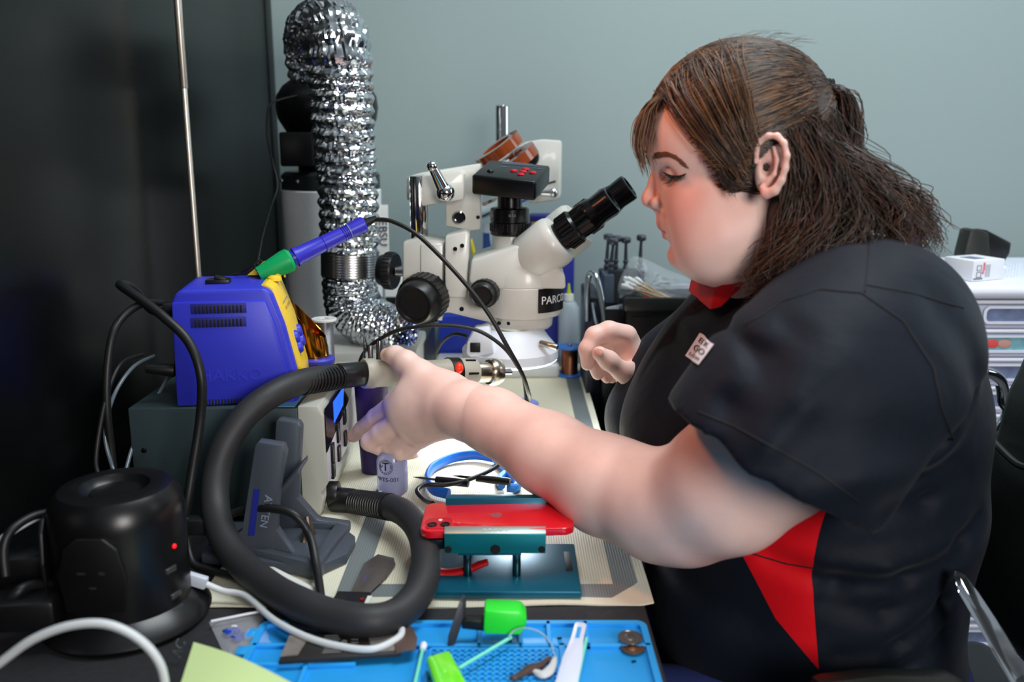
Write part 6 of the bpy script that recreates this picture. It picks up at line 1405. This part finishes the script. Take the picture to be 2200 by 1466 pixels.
# trunk: ellipsoids following the photographed outline
kk = mpp(900, Ys)
def be2(px, py, rx, rz, ry, rot=0, Y=Ys, k=.03): be(px, py, Y, rx * kk, ry, rz * kk, rot, k)
def trunk_shape():
    be2(1740, 800, 330, 250, .20, Y=1.0)
    be2(1725, 890, 372, 250, .205, Y=1.0)
    be2(1745, 1060, 352, 290, .205, Y=1.0)
    be2(1745, 1250, 318, 330, .215, Y=1.0)
    be2(1752, 1430, 322, 280, .22, Y=1.0)
    be2(1640, 760, 150, 120, .12, rot=-38, Y=1.0)
    be2(1850, 628, 165, 112, .155, rot=32, Y=1.0)
    be2(1720, 640, 140, 80, .115, rot=-38, Y=1.0)
    be2(1580, 1250, 205, 200, .17, Y=1.0)
    be2(1650, 690, 112, 66, .10, rot=-38, Y=.98)
    be2(1600, 1420, 170, 150, .15, Y=1.0)
    be2(1540, 850, 160, 120, .15, Y=1.02)
    be2(1480, 920, 145, 110, .13, Y=1.02)
    f.chain([((.33, 1.12, .98), .075), ((.31, 1.19, .95), .078), ((.24, 1.195, .88), .078), ((.20, 1.185, .83), .074)], k=.03)
trunk_shape()
# near shoulder and sleeve
sh = a3(1850, 665, .795); hm = a3(1657, 990, .775)
f.chain([(a3(1775, 630, .95), .050), (a3(1868, 725, .87), .078), (a3(1845, 785, .82), .086), (a3(1740, 880, .79), .088), (a3(1660, 985, .775), .086), (a3(1600, 1060, .765), .086)], k=.06)
# far shoulder and sleeve
X, Y_, Z = f.grid()
# hem of the near sleeve: plane through the photographed hem line, only near the arm
p1, p2 = Vector(a3(1475, 895, .765)), Vector(a3(1838, 1102, .765)); hd_ = (p2 - p1).normalized(); nn = Vector((0, -1, 0)).cross(hd_)
if nn.z > 0: nn = -nn
axis_dir = (Vector(a3(1600, 1050, .765)) - Vector(a3(1800, 770, .79))).normalized()
nn = (nn + axis_dir * .0).normalized()
dpl = (X - p1.x) * nn.x + (Y_ - p1.y) * nn.y + (Z - p1.z) * nn.z
# the trunk field alone, to keep it when the sleeve is cut
def trunk_only():
    global f; keep = f; f = Field((.02, .66, .50), (.60, 1.34, 1.14), .0042); g = f
    trunk_shape()
    f = keep; return g.F
T_ = trunk_only()
cut = np.where(Y_ < .90, dpl, -1.0).astype(np.float32)
f.F = np.minimum(np.maximum(f.F, cut), T_)
# hollow of the sleeve opening
f.cap(a3(1560, 1110, .775), a3(1670, 945, .785), .078, .080, k=.003, op='s') if False else None
op_ = Field((.02, .66, .50), (.60, 1.34, 1.14), .0042)
op_.cap(tuple(Vector(hm) + axis_dir * .10), tuple(Vector(hm) - axis_dir * .035), .079, .079, k=.001)
f.F = np.maximum(f.F, -np.maximum(np.maximum(op_.F, -T_), -(dpl.astype(np.float32) + .03)))      # carve only outside the trunk
# folds: sweeping creases
def fold(pts, Y, depth, w_):
    global f
    for (a, b_) in zip(pts[:-1], pts[1:]):
        a = np.array(a3(*a, Y)); b_ = np.array(a3(*b_, Y)); lo = np.minimum(a, b_) - w_ * 2; hi = np.maximum(a, b_) + w_ * 2; lo[1] = .5; hi[1] = .99
        r, X1_, Y1_2, Z1_ = f.sl(lo, hi); d = b_ - a; L2 = d[0] ** 2 + d[2] ** 2
        t = np.clip(((X1_ - a[0]) * d[0] + (Z1_ - a[2]) * d[2]) / L2, 0, 1); q = np.sqrt((X1_ - a[0] - t * d[0]) ** 2 + (Z1_ - a[2] - t * d[2]) ** 2)
        f.F[r] += (depth * np.exp(-(q / w_) ** 2)).astype(np.float32) * (Y1_2 < .99)
for pts, dp, w_ in (([(1640, 1165), (1760, 1195), (1900, 1190), (2040, 1150), (2090, 1120)], .010, .012), ([(1760, 1215), (1900, 1215), (2050, 1185)], -.006, .012),
                    ([(1780, 1300), (1900, 1318), (2040, 1280)], .006, .010), ([(1800, 1405), (1930, 1395), (2060, 1330), (2080, 1290)], .008, .010), ([(1820, 1455), (1950, 1440), (2070, 1390)], .007, .009),
                    ([(1850, 1090), (1920, 1010), (2000, 930), (2080, 850)], .012, .014), ([(1880, 1060), (1960, 1040), (2060, 1010)], .008, .012), ([(1900, 1100), (2000, 1090), (2100, 1050)], .007, .011),
                    
                    ([(1560, 860), (1640, 820), (1760, 820), (1880, 860)], .003, .02), ([(1600, 900), (1700, 880), (1800, 900)], -.003, .015), ([(1590, 940), (1760, 960), (1880, 900)], .004, .014),
                    ([(1450, 880), (1500, 790), (1560, 720), (1620, 660)], .006, .012), ([(1490, 900), (1540, 830), (1600, 760), (1700, 690)], -.004, .012), ([(1500, 640), (1545, 690), (1580, 700)], .003, .008),
                    ([(1900, 560), (1960, 620), (2030, 720)], .004, .014), ([(1960, 660), (2040, 780), (2090, 880)], .004, .014),
                    ([(1390, 1230), (1500, 1290), (1600, 1300)], .004, .014), ([(1480, 905), (1660, 1000), (1830, 1092)], -.0015, .004), ([(1500, 885), (1680, 975), (1848, 1070)], .0016, .0022)):
    fold(pts, .80 if pts[0][0] > 1700 else .86, dp * .8, w_ * 1.1)
# neck opening
f.cap(a3(1600, 520, .985), a3(1665, 590, .985), .060, .046, k=.005, op='s')
# bottom of the shirt
f.F = np.maximum(f.F, (.525 - Z + 0 * X + 0 * Y_ + .02 * np.sin(X * 25)).astype(np.float32))
shirt = f.mesh(2)
bvh = BVHTree.FromPolygons([Vector(v) for v in shirt[0]], shirt[1])
def onshirt(px, py, off=.0012):
    o = Vector((0, 0, CAMZ)); d = ray(px, py).normalized(); h = bvh.ray_cast(o + d * .3, d)
    if h[0] is None: return P(px, py, .86)
    return h[0] + (h[1] if h[1].dot(d) < 0 else -h[1]) * off
mc = bpy.data.materials.new('navy polo fabric'); mc.use_nodes = True; t = mc.node_tree; b = t.nodes['Principled BSDF']
b.inputs['Roughness'].default_value = .62; b.inputs['Specular IOR Level'].default_value = .13; b.inputs['Sheen Weight'].default_value = .04; b.inputs['Sheen Roughness'].default_value = .5
co = t.nodes.new('ShaderNodeTexCoord'); sp = t.nodes.new('ShaderNodeSeparateXYZ'); t.links.new(co.outputs['Object'], sp.inputs[0])
def mt(op, a, b2=None):
    n = t.nodes.new('ShaderNodeMath'); n.operation = op
    for i, x in enumerate((a, b2)):
        if x is None: continue
        if isinstance(x, (int, float)): n.inputs[i].default_value = x
        else: t.links.new(x, n.inputs[i])
    return n.outputs[0]
def side_of(pa, pb, Y):      # > 0 on the right of the line, in the x z plane of the garment
    a = onshirt(*pa) - person.location; b2 = onshirt(*pb) - person.location; dx, dz = b2.x - a.x, b2.z - a.z
    return mt('SUBTRACT', mt('MULTIPLY', mt('SUBTRACT', sp.outputs['X'], a.x), -dz), mt('MULTIPLY', mt('SUBTRACT', sp.outputs['Z'], a.z), -dx))
Yp = .80
l1 = mt('GREATER_THAN', side_of((1600, 1200), (1668, 1330), Yp), 0); l1b = mt('GREATER_THAN', side_of((1668, 1330), (1762, 1442), Yp), 0)
r1_ = mt('LESS_THAN', side_of((1768, 1120), (1750, 1200), Yp), 0); r2_ = mt('LESS_THAN', side_of((1750, 1200), (1761, 1460), Yp), 0)
pan_ = mt('MULTIPLY', mt('MULTIPLY', l1, l1b), mt('MAXIMUM', mt('MULTIPLY', r1_, mt('GREATER_THAN', sp.outputs['Z'], (onshirt(1750, 1200) - person.location).z)), mt('MULTIPLY', r2_, mt('LESS_THAN', sp.outputs['Z'], (onshirt(1750, 1200) - person.location).z + .0001))))
pan_ = mt('MULTIPLY', pan_, mt('LESS_THAN', sp.outputs['Z'], (P(1750, 1072, Yp) - person.location).z))
def front_of(x): return mt('LESS_THAN', sp.outputs['Y'], x)
pan_ = mt('MULTIPLY', pan_, front_of(-.04))
mxr = t.nodes.new('ShaderNodeMixRGB'); t.links.new(pan_, mxr.inputs[0]); mxr.inputs[1].default_value = (*lin((13, 20, 31)), 1); mxr.inputs[2].default_value = (*lin((206, 10, 24)), 1); t.links.new(mxr.outputs[0], b.inputs['Base Color'])
wv = t.nodes.new('ShaderNodeTexWave'); wv.inputs['Scale'].default_value = 900; nz = t.nodes.new('ShaderNodeTexNoise'); nz.inputs['Scale'].default_value = 22; nz.inputs['Detail'].default_value = 3
t.links.new(co.outputs['Object'], wv.inputs[0]); t.links.new(co.outputs['Object'], nz.inputs[0])
bp = t.nodes.new('ShaderNodeBump'); bp.inputs['Strength'].default_value = .35; bp.inputs['Distance'].default_value = .006; t.links.new(nz.outputs['Fac'], bp.inputs['Height'])
t.links.new(bp.outputs[0], b.inputs['Normal'])
shirt_o = ob('polo_shirt', shirt, mc, person, ang=180, label='navy polo shirt with red side panel')

# collar: band standing round the neck, red inside at the throat
Mnavy = mat('navy collar', (12, 18, 28), .6, spec=.13, sheen=.1)
Mredf = mat('red placket', (176, 12, 22), .6, spec=.25)
def ring(px, py, ang, R, ry, n=24):
    c = Vector(a3(px, py, .985)); out = []
    for i in range(n):
        a = 2 * math.pi * i / n; out.append(c + Ry(ang) @ Vector((R * math.cos(a), ry * math.sin(a), 0)))
    return out
m = M(); n = 40
rings_ = [ring(1702, 600, 38, .064, .068, n), ring(1712, 556, 38, .070, .074, n), ring(1718, 546, 38, .078, .083, n), ring(1708, 580, 40, .096, .100, n), ring(1695, 622, 42, .112, .118, n)]
for rg in rings_: m.v += [tuple(p) for p in rg]
for a in range(len(rings_) - 1):
    for i in range(n): m.f.append((a * n + i, a * n + (i + 1) % n, (a + 1) * n + (i + 1) % n, (a + 1) * n + i))
co_ = ob('collar', m, Mnavy, person, ang=60); md = co_.modifiers.new('thick', 'SOLIDIFY'); md.thickness = .002
m = M(); m.prism([P(1524, 668, .93), P(1534, 628, .93), P(1560, 604, .92), P(1604, 592, .91), P(1592, 622, .91), P(1548, 662, .92)], (0, .12, 0), .003); ob('red_placket', m, Mredf, person, label='red inside of the collar at the throat')

# chest emblem, laid on the shirt by casting onto it
C4 = [(1505, 717), (1536, 742), (1503, 786), (1474, 766)]
def emb(u, v, off):
    x = (1 - u) * (1 - v) * C4[3][0] + u * (1 - v) * C4[2][0] + u * v * C4[1][0] + (1 - u) * v * C4[0][0]; y = (1 - u) * (1 - v) * C4[3][1] + u * (1 - v) * C4[2][1] + u * v * C4[1][1] + (1 - u) * v * C4[0][1]
    return onshirt(x, y, off)
m = M(); nb = 14
for j in range(nb + 1):
    for i in range(nb + 1): m.v.append(tuple(emb(i / nb, j / nb + .03 * math.sin(i * .45) * (j / nb), .0014)))
for j in range(nb):
    for i in range(nb): m.f.append((j * (nb + 1) + i, j * (nb + 1) + i + 1, (j + 1) * (nb + 1) + i + 1, (j + 1) * (nb + 1) + i))
em_ = ob('chest_emblem', m, mat('white stitching', (228, 230, 238), .6), person, ang=180)
m = M()
for s_, size, cu, cv in (('EEK', .27, .52, .80), ('GO', .33, .54, .48), ('S.COM', .17, .52, .17)):
    m.text(s_, size, None, None, None, .004, fn=lambda v, cu=cu, cv=cv: emb(cu + v.x * 1.45, cv + v.y, .0021 + v.z * .03))
ob('emblem_lettering', m, mat('black stitching', (18, 18, 22), .6), em_, ang=180)

for pts in ([(1600, 700), (1680, 648), (1760, 622), (1850, 630), (1940, 690), (2005, 790), (2024, 880), (2048, 945)], [(1872, 500), (1866, 560), (1858, 628)], [(1862, 612), (1960, 630), (2070, 662)], [(1500, 885), (1580, 918), (1680, 972), (1760, 1018), (1845, 1078)], [(1600, 1185), (1690, 1212), (1752, 1222)]):
    q = []
    for (xa, ya), (xb, yb) in zip(pts[:-1], pts[1:]):
        for k in range(5): q.append(onshirt(xa + (xb - xa) * k / 5, ya + (yb - ya) * k / 5, .0002))
    q.append(onshirt(*pts[-1], .0002))
    m = M(); m.tube(q, .00085, 6, 2); ob('seam', m, mat('dark thread', (5, 6, 9), .7), shirt_o)
# trousers and shoes
f = Field((-.20, .72, .04), (.64, 1.26, .76), .0075)
f.ell((.40, 1.0, .58), (.14, .19, .10), None, .03)
for sgn in (-1, 1):
    y = .98 + sgn * .13
    f.chain([((.38, y, .565), .092), ((.10, y, .565), .086), ((-.05, y, .555), .074), ((-.03, y, .32), .066), ((.01, y, .10), .052)], k=.03)
tr = f.mesh(2); ob('trousers', tr, mat('denim', (40, 52, 110), .75, bump=.3, bscale=500), person, ang=180)
for sgn in (-1, 1):
    y = .98 + sgn * .13
    f = Field((-.18, y - .07, -.005), (.10, y + .07, .13), .0045); f.cap((.015, y, .05), (-.115, y, .038), .046, .036, k=.02); f.cap((.01, y, .08), (.01, y, .10), .045, .045, k=.02); f.plane((0, y, .004), (0, 0, -1)); ob('shoe', f.mesh(1), Mblackr, person, ang=180)
# ------------------------------------------------------------------ hair : a soft base volume and combed strands over it
f = Field((.05, .83, .93), (.46, 1.12, 1.34), .0033)
def he2(px, py, dy, rx, rz, ry, rot=0.0, k=.02, op='u'): f.ell(h3(px, py, dy), (K(rx), ry, K(rz)), HYAW @ Ry(rot), k, op)
HC = np.array(h3(1590, 275)); HR = np.array((K(191), .083, K(177))); HM3 = np.array(HYAW)
he2(1590, 275, 0, 188, 174, .081)
X, Y_, Z = f.grid()
# keep the face free: hairline curve in the side view, lower it slightly at the temples
hl = [(1395, 205), (1420, 200), (1455, 225), (1490, 270), (1525, 330), (1552, 385), (1575, 392), (1600, 372), (1618, 330), (1630, 290), (1690, 290), (1700, 360), (1690, 430), (1640, 480)]
def loc2(p): d = np.array(p) - HC; return [d @ HM3[:, 0], d[2]]
pts = np.array([loc2(h3(x, y, -.06)) for x, y in hl])
poly = np.vstack([pts, [loc2(h3(1640, 800))], [loc2(h3(1200, 800))], [loc2(h3(1200, 205))]])
def inpoly(x, z, poly):
    c = np.zeros(x.shape, bool); n = len(poly); j = n - 1
    for i in range(n):
        xi, zi = poly[i]; xj, zj = poly[j]
        cond = ((zi > z) != (zj > z)) & (x < (xj - xi) * (z - zi) / (zj - zi + 1e-12) + xi); c ^= cond; j = i
    return c
XX = (X - HC[0]) * HM3[0, 0] + (Y_ - HC[1]) * HM3[1, 0] + 0 * Z; ZZ = Z - HC[2] + 0 * XX
face = inpoly(XX, ZZ, poly)
f.F = np.where(face, np.float32(.03), f.F)
f.chain([(h3(1715, 250, 0), K(60)), (h3(1735, 335, 0), K(80)), (h3(1750, 430, 0), K(92)), (h3(1790, 490, 0), K(65))], k=.02)
f.chain([(h3(1735, 380, -.045), K(50)), (h3(1715, 470, -.055), K(52)), (h3(1680, 560, -.062), K(40)), (h3(1640, 610, -.062), K(18))], k=.02)
f.chain([(h3(1735, 380, .045), K(50)), (h3(1715, 470, .055), K(52)), (h3(1690, 560, .06), K(36))], k=.02)
f.chain([(h3(1790, 400, -.02), K(52)), (h3(1860, 435, -.02), K(38)), (h3(1910, 470, -.02), K(20))], k=.02)
f.chain([(h3(1770, 205, 0), K(12)), (h3(1800, 222, 0), K(18)), (h3(1812, 265, 0), K(20)), (h3(1805, 320, 0), K(24))], k=.01)
base = f.mesh(2)
Mhb = mat('dark brown hair base', (38, 29, 24), .55, bump=.6, bscale=260, var=.3, vscale=60)
hair = ob('hair', base, Mhb, person, ang=180, label='long brown hair tied half up with loose waves')

def hairmat(name, rgb):
    m_ = mat(name, rgb, .36, spec=.55, var=.35, vscale=55); return m_
HM = [hairmat('brown hair', (64, 49, 38)), hairmat('dark brown hair', (42, 33, 28)), hairmat('golden brown hair', (116, 82, 52)), hairmat('auburn hair', (80, 48, 34))]  # lightest strands paint the warm lamp's highlight into the front hair
class Strands:
    def __init__(s): s.l = {}
    def add(s, pts, r, k): s.l.setdefault(k, []).append((pts, r))
ST = Strands(); R_ = np.random.RandomState(11)
def push(p, q=1.0):
    v = ((np.array(p) - HC) @ HM3) / HR; n = np.linalg.norm(v)
    return HC + HM3 @ (v / n * q * HR)
def bez(pts, n):
    out, _ = catmull([Vector(p) for p in pts], [0] * len(pts), max(2, n // (len(pts) - 1))); return out
def arc(a, b_, n, q, bow=0.0):
    va = ((np.array(a) - HC) @ HM3) / HR; vb = ((np.array(b_) - HC) @ HM3) / HR; na, nb_ = np.linalg.norm(va), np.linalg.norm(vb); va = va / na; vb = vb / nb_
    om = math.acos(max(-1, min(1, float(va @ vb)))); out = []
    for k in range(n + 1):
        t_ = k / n; v = (math.sin((1 - t_) * om) * va + math.sin(t_ * om) * vb) / math.sin(om); v = v + np.array([0, 0, -bow * math.sin(math.pi * t_)]); v = v / np.linalg.norm(v)
        out.append(HC + HM3 @ (v * q * HR))
    return out
TIE = np.array(h3(1755, 198, 0))
# combed back from the hairline to the tie
hlp = [np.array(h3(x, y)) + 0.0 for x, y in ((1402, 205), (1425, 205), (1460, 232), (1492, 275), (1528, 335), (1556, 390), (1590, 380), (1618, 335), (1632, 292), (1660, 282))]
hd_len = len(hlp) - 1
for i in range(2600):
    u = R_.rand() ** .8; t_ = u * hd_len; a = int(min(t_, hd_len - 1)); p0 = hlp[a] * (1 - (t_ - a)) + hlp[a + 1] * (t_ - a)
    side_ = -1 if R_.rand() < .72 else 1
    wdt = (.0 + R_.rand()) if u < .18 else 1.0
    p0 = p0 + R_.randn(3) * [.003, 0, .003]
    v = ((p0 - HC) @ HM3) / HR; rho = v[0] ** 2 + v[2] ** 2
    if rho < 1: v[1] = side_ * math.sqrt(1 - rho) * (wdt if u < .18 else 1)
    start = push(HC + HM3 @ (v * HR), 1.0)
    e = TIE + R_.randn(3) * [.004, .006, .004]
    if u > .62 and R_.rand() < .35: e = np.array(h3(1760 + 30 * R_.rand(), 300 + 80 * R_.rand(), side_ * .035))
    q0 = 1.012 + .022 * R_.rand(); n = 11; pts = []
    sag = R_.rand() * .22 * (1 if u > .35 else .5)
    for k, pp in enumerate(arc(start, e, n, q0, sag)):
        s_ = k / n
        if s_ > .85: w_ = (s_ - .85) / .15; pp = pp * (1 - w_) + e * w_
        pts.append(pp + R_.randn(3) * .0004)
    k = 2 if (u < .5 and R_.rand() < .6) else (0 if R_.rand() < .6 else 1)
    ST.add(pts, .00042 + .0004 * R_.rand(), k)
# over the crown
for i in range(1500):
    a = R_.uniform(-1.25, 1.25); x0 = R_.uniform(1400, 1600); v = np.array([((np.array(h3(x0, 100)) - HC) @ HM3)[0] / HR[0], math.sin(a), math.cos(a)]);
    rr = math.sqrt(max(.02, 1 - v[0] ** 2)) if abs(v[0]) < 1 else .1; start = HC + HM3 @ (np.array([v[0], v[1] * rr, v[2] * rr]) * HR); start = push(start, 1.01)
    e = TIE + R_.randn(3) * [.004, .007, .004]; pts = []; q0 = 1.02 + .018 * R_.rand()
    for k, pp in enumerate(arc(start, e, 12, q0)):
        s_ = k / 12
        if s_ > .88: w_ = (s_ - .88) / .12; pp = pp * (1 - w_) + e * w_
        pts.append(pp + R_.randn(3) * .0004)
    ST.add(pts, .00042 + .0004 * R_.rand(), 2 if (x0 < 1500 and R_.rand() < .5) else (0 if R_.rand() < .55 else 1))
for i in range(500):
    x, y = R_.uniform(1640, 1752), R_.uniform(150, 300); a_ = np.array(h3(x, y, -.05)); e = TIE + R_.randn(3) * [.004, .006, .004]
    pts = arc(a_, e, 8, 1.022 + .016 * R_.rand(), .1 * R_.rand()); pts = [p * (1 - max(0, k / 8 - .8) * 5) + e * max(0, k / 8 - .8) * 5 for k, p in enumerate(pts)]
    ST.add([p + R_.randn(3) * .0005 for p in pts], .00045, [0, 1, 0, 3][i % 4])
def lock(ctrl, n, spread, spread2, rad, cols, amp=.003, freq=2.0, taper=True, dys=None):
    ctrl = [np.array(c) for c in ctrl]
    for i in range(n):
        o0 = R_.randn(3) * spread; o1 = R_.randn(3) * spread2; ph = R_.rand() * 6.28; am = amp * (.4 + R_.rand()); fr = freq * (.8 + .5 * R_.rand()); cut_ = R_.uniform(.72, 1.0); N = 14
        base_, _ = catmull([Vector(c) for c in ctrl], [0] * len(ctrl), 6); pts = []
        for k in range(N + 1):
            s_ = k / N * cut_; q = s_ * (len(base_) - 1); a = int(min(q, len(base_) - 2)); p = np.array(base_[a].lerp(base_[a + 1], q - a))
            w_ = s_ ** .8; p = p + o0 * (1 - w_) + o1 * w_ + am * w_ * np.array([math.sin(ph + fr * 6.28 * s_), math.cos(ph * 1.3 + fr * 6.28 * s_), .6 * math.sin(ph * .7 + fr * 5 * s_)])
            pts.append(p)
        ST.add(pts, rad * (.7 + .7 * R_.rand()), cols[R_.randint(len(cols))])
# fringe: sweeps from the parting forward and down, near side and far side
for i in range(210):
    s_ = -1 if i % 3 else 1; j = R_.rand(); y0 = s_ * R_.uniform(.004, .045)
    lx = R_.uniform(-4, 22) if R_.rand() < .7 else R_.uniform(0, 45)
    c = [h3(1470 + 40 * R_.rand(), 165 + 20 * j, y0 * .8), h3(1428 + 12 * j, 192 + 12 * R_.rand(), y0 * 1.0), h3(1390 + lx * .5, 222 + 14 * R_.rand(), y0 * 1.1), h3(1368 + lx, 268, y0 * 1.15), h3(1364 + lx * .8, 320, y0 * 1.2), h3(1378 + lx * .6 + 6 * R_.rand(), 350 + 40 * R_.rand(), y0 * 1.2)]
    lock([np.array(q) for q in c], 1, .001, .0015, .00034, [2, 2, 0], amp=.0012, freq=.8)
# near fringe sweeping back over the temple to the ear
for i in range(430):
    j = R_.rand() ** 1.3 * 1.15; c = [h3(1440 + 120 * j + R_.uniform(-18, 18), 192 - 70 * j + 10 * R_.rand(), -.028 - .02 * R_.rand()), h3(1464 + 110 * j, 238 - 70 * j, -.054), h3(1508 + 85 * j, 293 - 62 * j, -.068), h3(1557 + 55 * j, 352 - 52 * j, -.077), h3(1612 + 25 * R_.rand(), 374 - 75 * j, -.081)]
    if j < .55: c[-1] = h3(1590 + 20 * j, 392 - 20 * R_.rand(), -.079)
    lock([push(q, 1.015 + .02 * R_.rand()) if k < 4 else np.array(q) for k, q in enumerate(c)], 1, .004, .004, .00034, [0, 2, 2, 1], amp=.002, freq=.9)
# sideburn wisps
lock([h3(1545, 372, -.072), h3(1562, 395, -.074), h3(1576, 420, -.074)], 50, .0030, .0035, .00022, [0, 1], amp=.0008)
# tied tail
for i in range(700):
    j = R_.rand(); dy = R_.uniform(-.022, .022)
    c = [TIE, h3(1785 + 6 * j, 186 + 14 * R_.rand(), dy * .6), h3(1812 + 14 * j, 200 + 15 * R_.rand(), dy), h3(1822 + 20 * j, 250, dy * 1.3), h3(1830 + 12 * j, 290 + 20 * j, dy * 1.4), h3(1822 + 6 * j - 30 * R_.rand(), 335 + 15 * R_.rand(), dy * 1.5)]
    lock([np.array(q) for q in c], 1, .0015, .004, .00040, [1, 1, 3, 0], amp=.0035, freq=1.4)
# loose hair below: families of wavy locks
fam = [
 ([h3(1700, 300, -.070), h3(1722, 380, -.076), h3(1715, 460, -.074), h3(1690, 540, -.074), h3(1640, 620, -.078)], 420, .006, .008, [0, 3, 1]),
 ([h3(1715, 290, -.060), h3(1760, 380, -.078), h3(1760, 470, -.082), h3(1710, 560, -.088), h3(1660, 640, -.098)], 420, .007, .009, [1, 0, 3]),
 ([h3(1740, 290, -.050), h3(1800, 380, -.066), h3(1830, 450, -.070), h3(1830, 520, -.080), h3(1790, 560, -.095)], 300, .008, .010, [1, 0]),
 ([h3(1760, 330, -.045), h3(1840, 380, -.060), h3(1900, 440, -.060), h3(1930, 500, -.066), h3(1940, 530, -.070)], 300, .009, .012, [1, 0, 3]),
 ([h3(1780, 330, -.020), h3(1870, 375, -.035), h3(1940, 420, -.035), h3(1975, 470, -.04), h3(1985, 540, -.045)], 230, .009, .010, [1, 0, 3]),
 ([h3(1800, 330, .010), h3(1880, 380, .01), h3(1950, 430, .0), h3(1990, 480, -.01), h3(2000, 520, -.02)], 70, .008, .010, [1, 3]),
 ([h3(1690, 360, -.072), h3(1700, 430, -.078), h3(1690, 500, -.084), h3(1650, 570, -.082), h3(1610, 620, -.080)], 240, .005, .007, [3, 0, 1]),
 ([h3(1700, 300, .060), h3(1760, 400, .070), h3(1780, 480, .075), h3(1800, 540, .080)], 200, .008, .012, [1, 0]),
]
for c, n, s0, s1, cols in fam: lock(c, n, s0, s1, .00042, cols, amp=.0095, freq=1.8)
lock([h3(1738, 262, -.060), h3(1750, 290, -.062), h3(1765, 330, -.066), h3(1790, 390, -.070), h3(1810, 460, -.070)], 330, .006, .012, .00042, [1, 0, 1, 3], amp=.004)
lock([h3(1765, 240, -.030), h3(1790, 300, -.040), h3(1815, 350, -.048), h3(1850, 400, -.050), h3(1880, 460, -.060)], 330, .006, .012, .00042, [1, 0, 1, 3], amp=.005)
lock([h3(1765, 230, .0), h3(1805, 310, .0), h3(1835, 350, -.01), h3(1880, 390, -.02), h3(1920, 450, -.03)], 200, .007, .012, .00042, [1, 0, 1, 3], amp=.005)
# a few fly-away hairs
for c in ([h3(1930, 420, -.03), h3(1990, 440, -.03), h3(2010, 490, -.03), h3(1998, 545, -.03)], [h3(1900, 400, -.03), h3(1960, 415, -.03), h3(1985, 450, -.03), h3(1960, 490, -.03)], [h3(1850, 370, -.03), h3(1910, 375, -.03), h3(1950, 400, -.03)], [h3(1950, 470, -.03), h3(2000, 480, -.03), h3(2012, 540, -.03)]): lock(c, 16, .003, .008, .00024, [1, 3], amp=.004)
for i in range(40):
    x = R_.uniform(1430, 1700); p = push(h3(x, 100, R_.uniform(-.03, .03)), 1.02); lock([p, p + np.array([.012, 0, .006]), p + np.array([.03, R_.randn() * .005, .004 + .004 * R_.rand()])], 1, .001, .002, .00014, [0, 2], amp=.001)
for k, L in ST.l.items():
    cu = bpy.data.curves.new('hair_strands', 'CURVE'); cu.dimensions = '3D'; cu.bevel_depth = 1.0; cu.bevel_resolution = 0; cu.resolution_u = 1; cu.use_fill_caps = False
    for pts, r in L:
        s_ = cu.splines.new('POLY'); s_.points.add(len(pts) - 1)
        co = np.ones((len(pts), 4)); co[:, :3] = np.array(pts) - np.array(person.location); s_.points.foreach_set('co', co.ravel())
        n = len(pts); rad = np.array([r * (1.0 if i < n * .7 else 1.0 - .75 * (i - n * .7) / (n * .3)) for i in range(n)]); s_.points.foreach_set('radius', rad)
        s_.use_smooth = True
    cu.materials.append(HM[k]); o = bpy.data.objects.new(['brown', 'dark', 'lamplit', 'auburn'][k] + '_strands', cu); COL.objects.link(o); o.parent = hair
    o['kind'] = 'stuff'
m = M(); tv = Vector(TIE) + Vector((.004, 0, -.002))
for k in range(3): m.lathe(tv + Vector((.0035 * k, 0, -.0005 * k)), (1, 0, -.25), [(-.0018, .0140), (0, .0168), (.0018, .0140), (0, .012)], 24, closed=True)
ob('hair_tie', m, mat('black elastic', (14, 14, 20), .6), person)
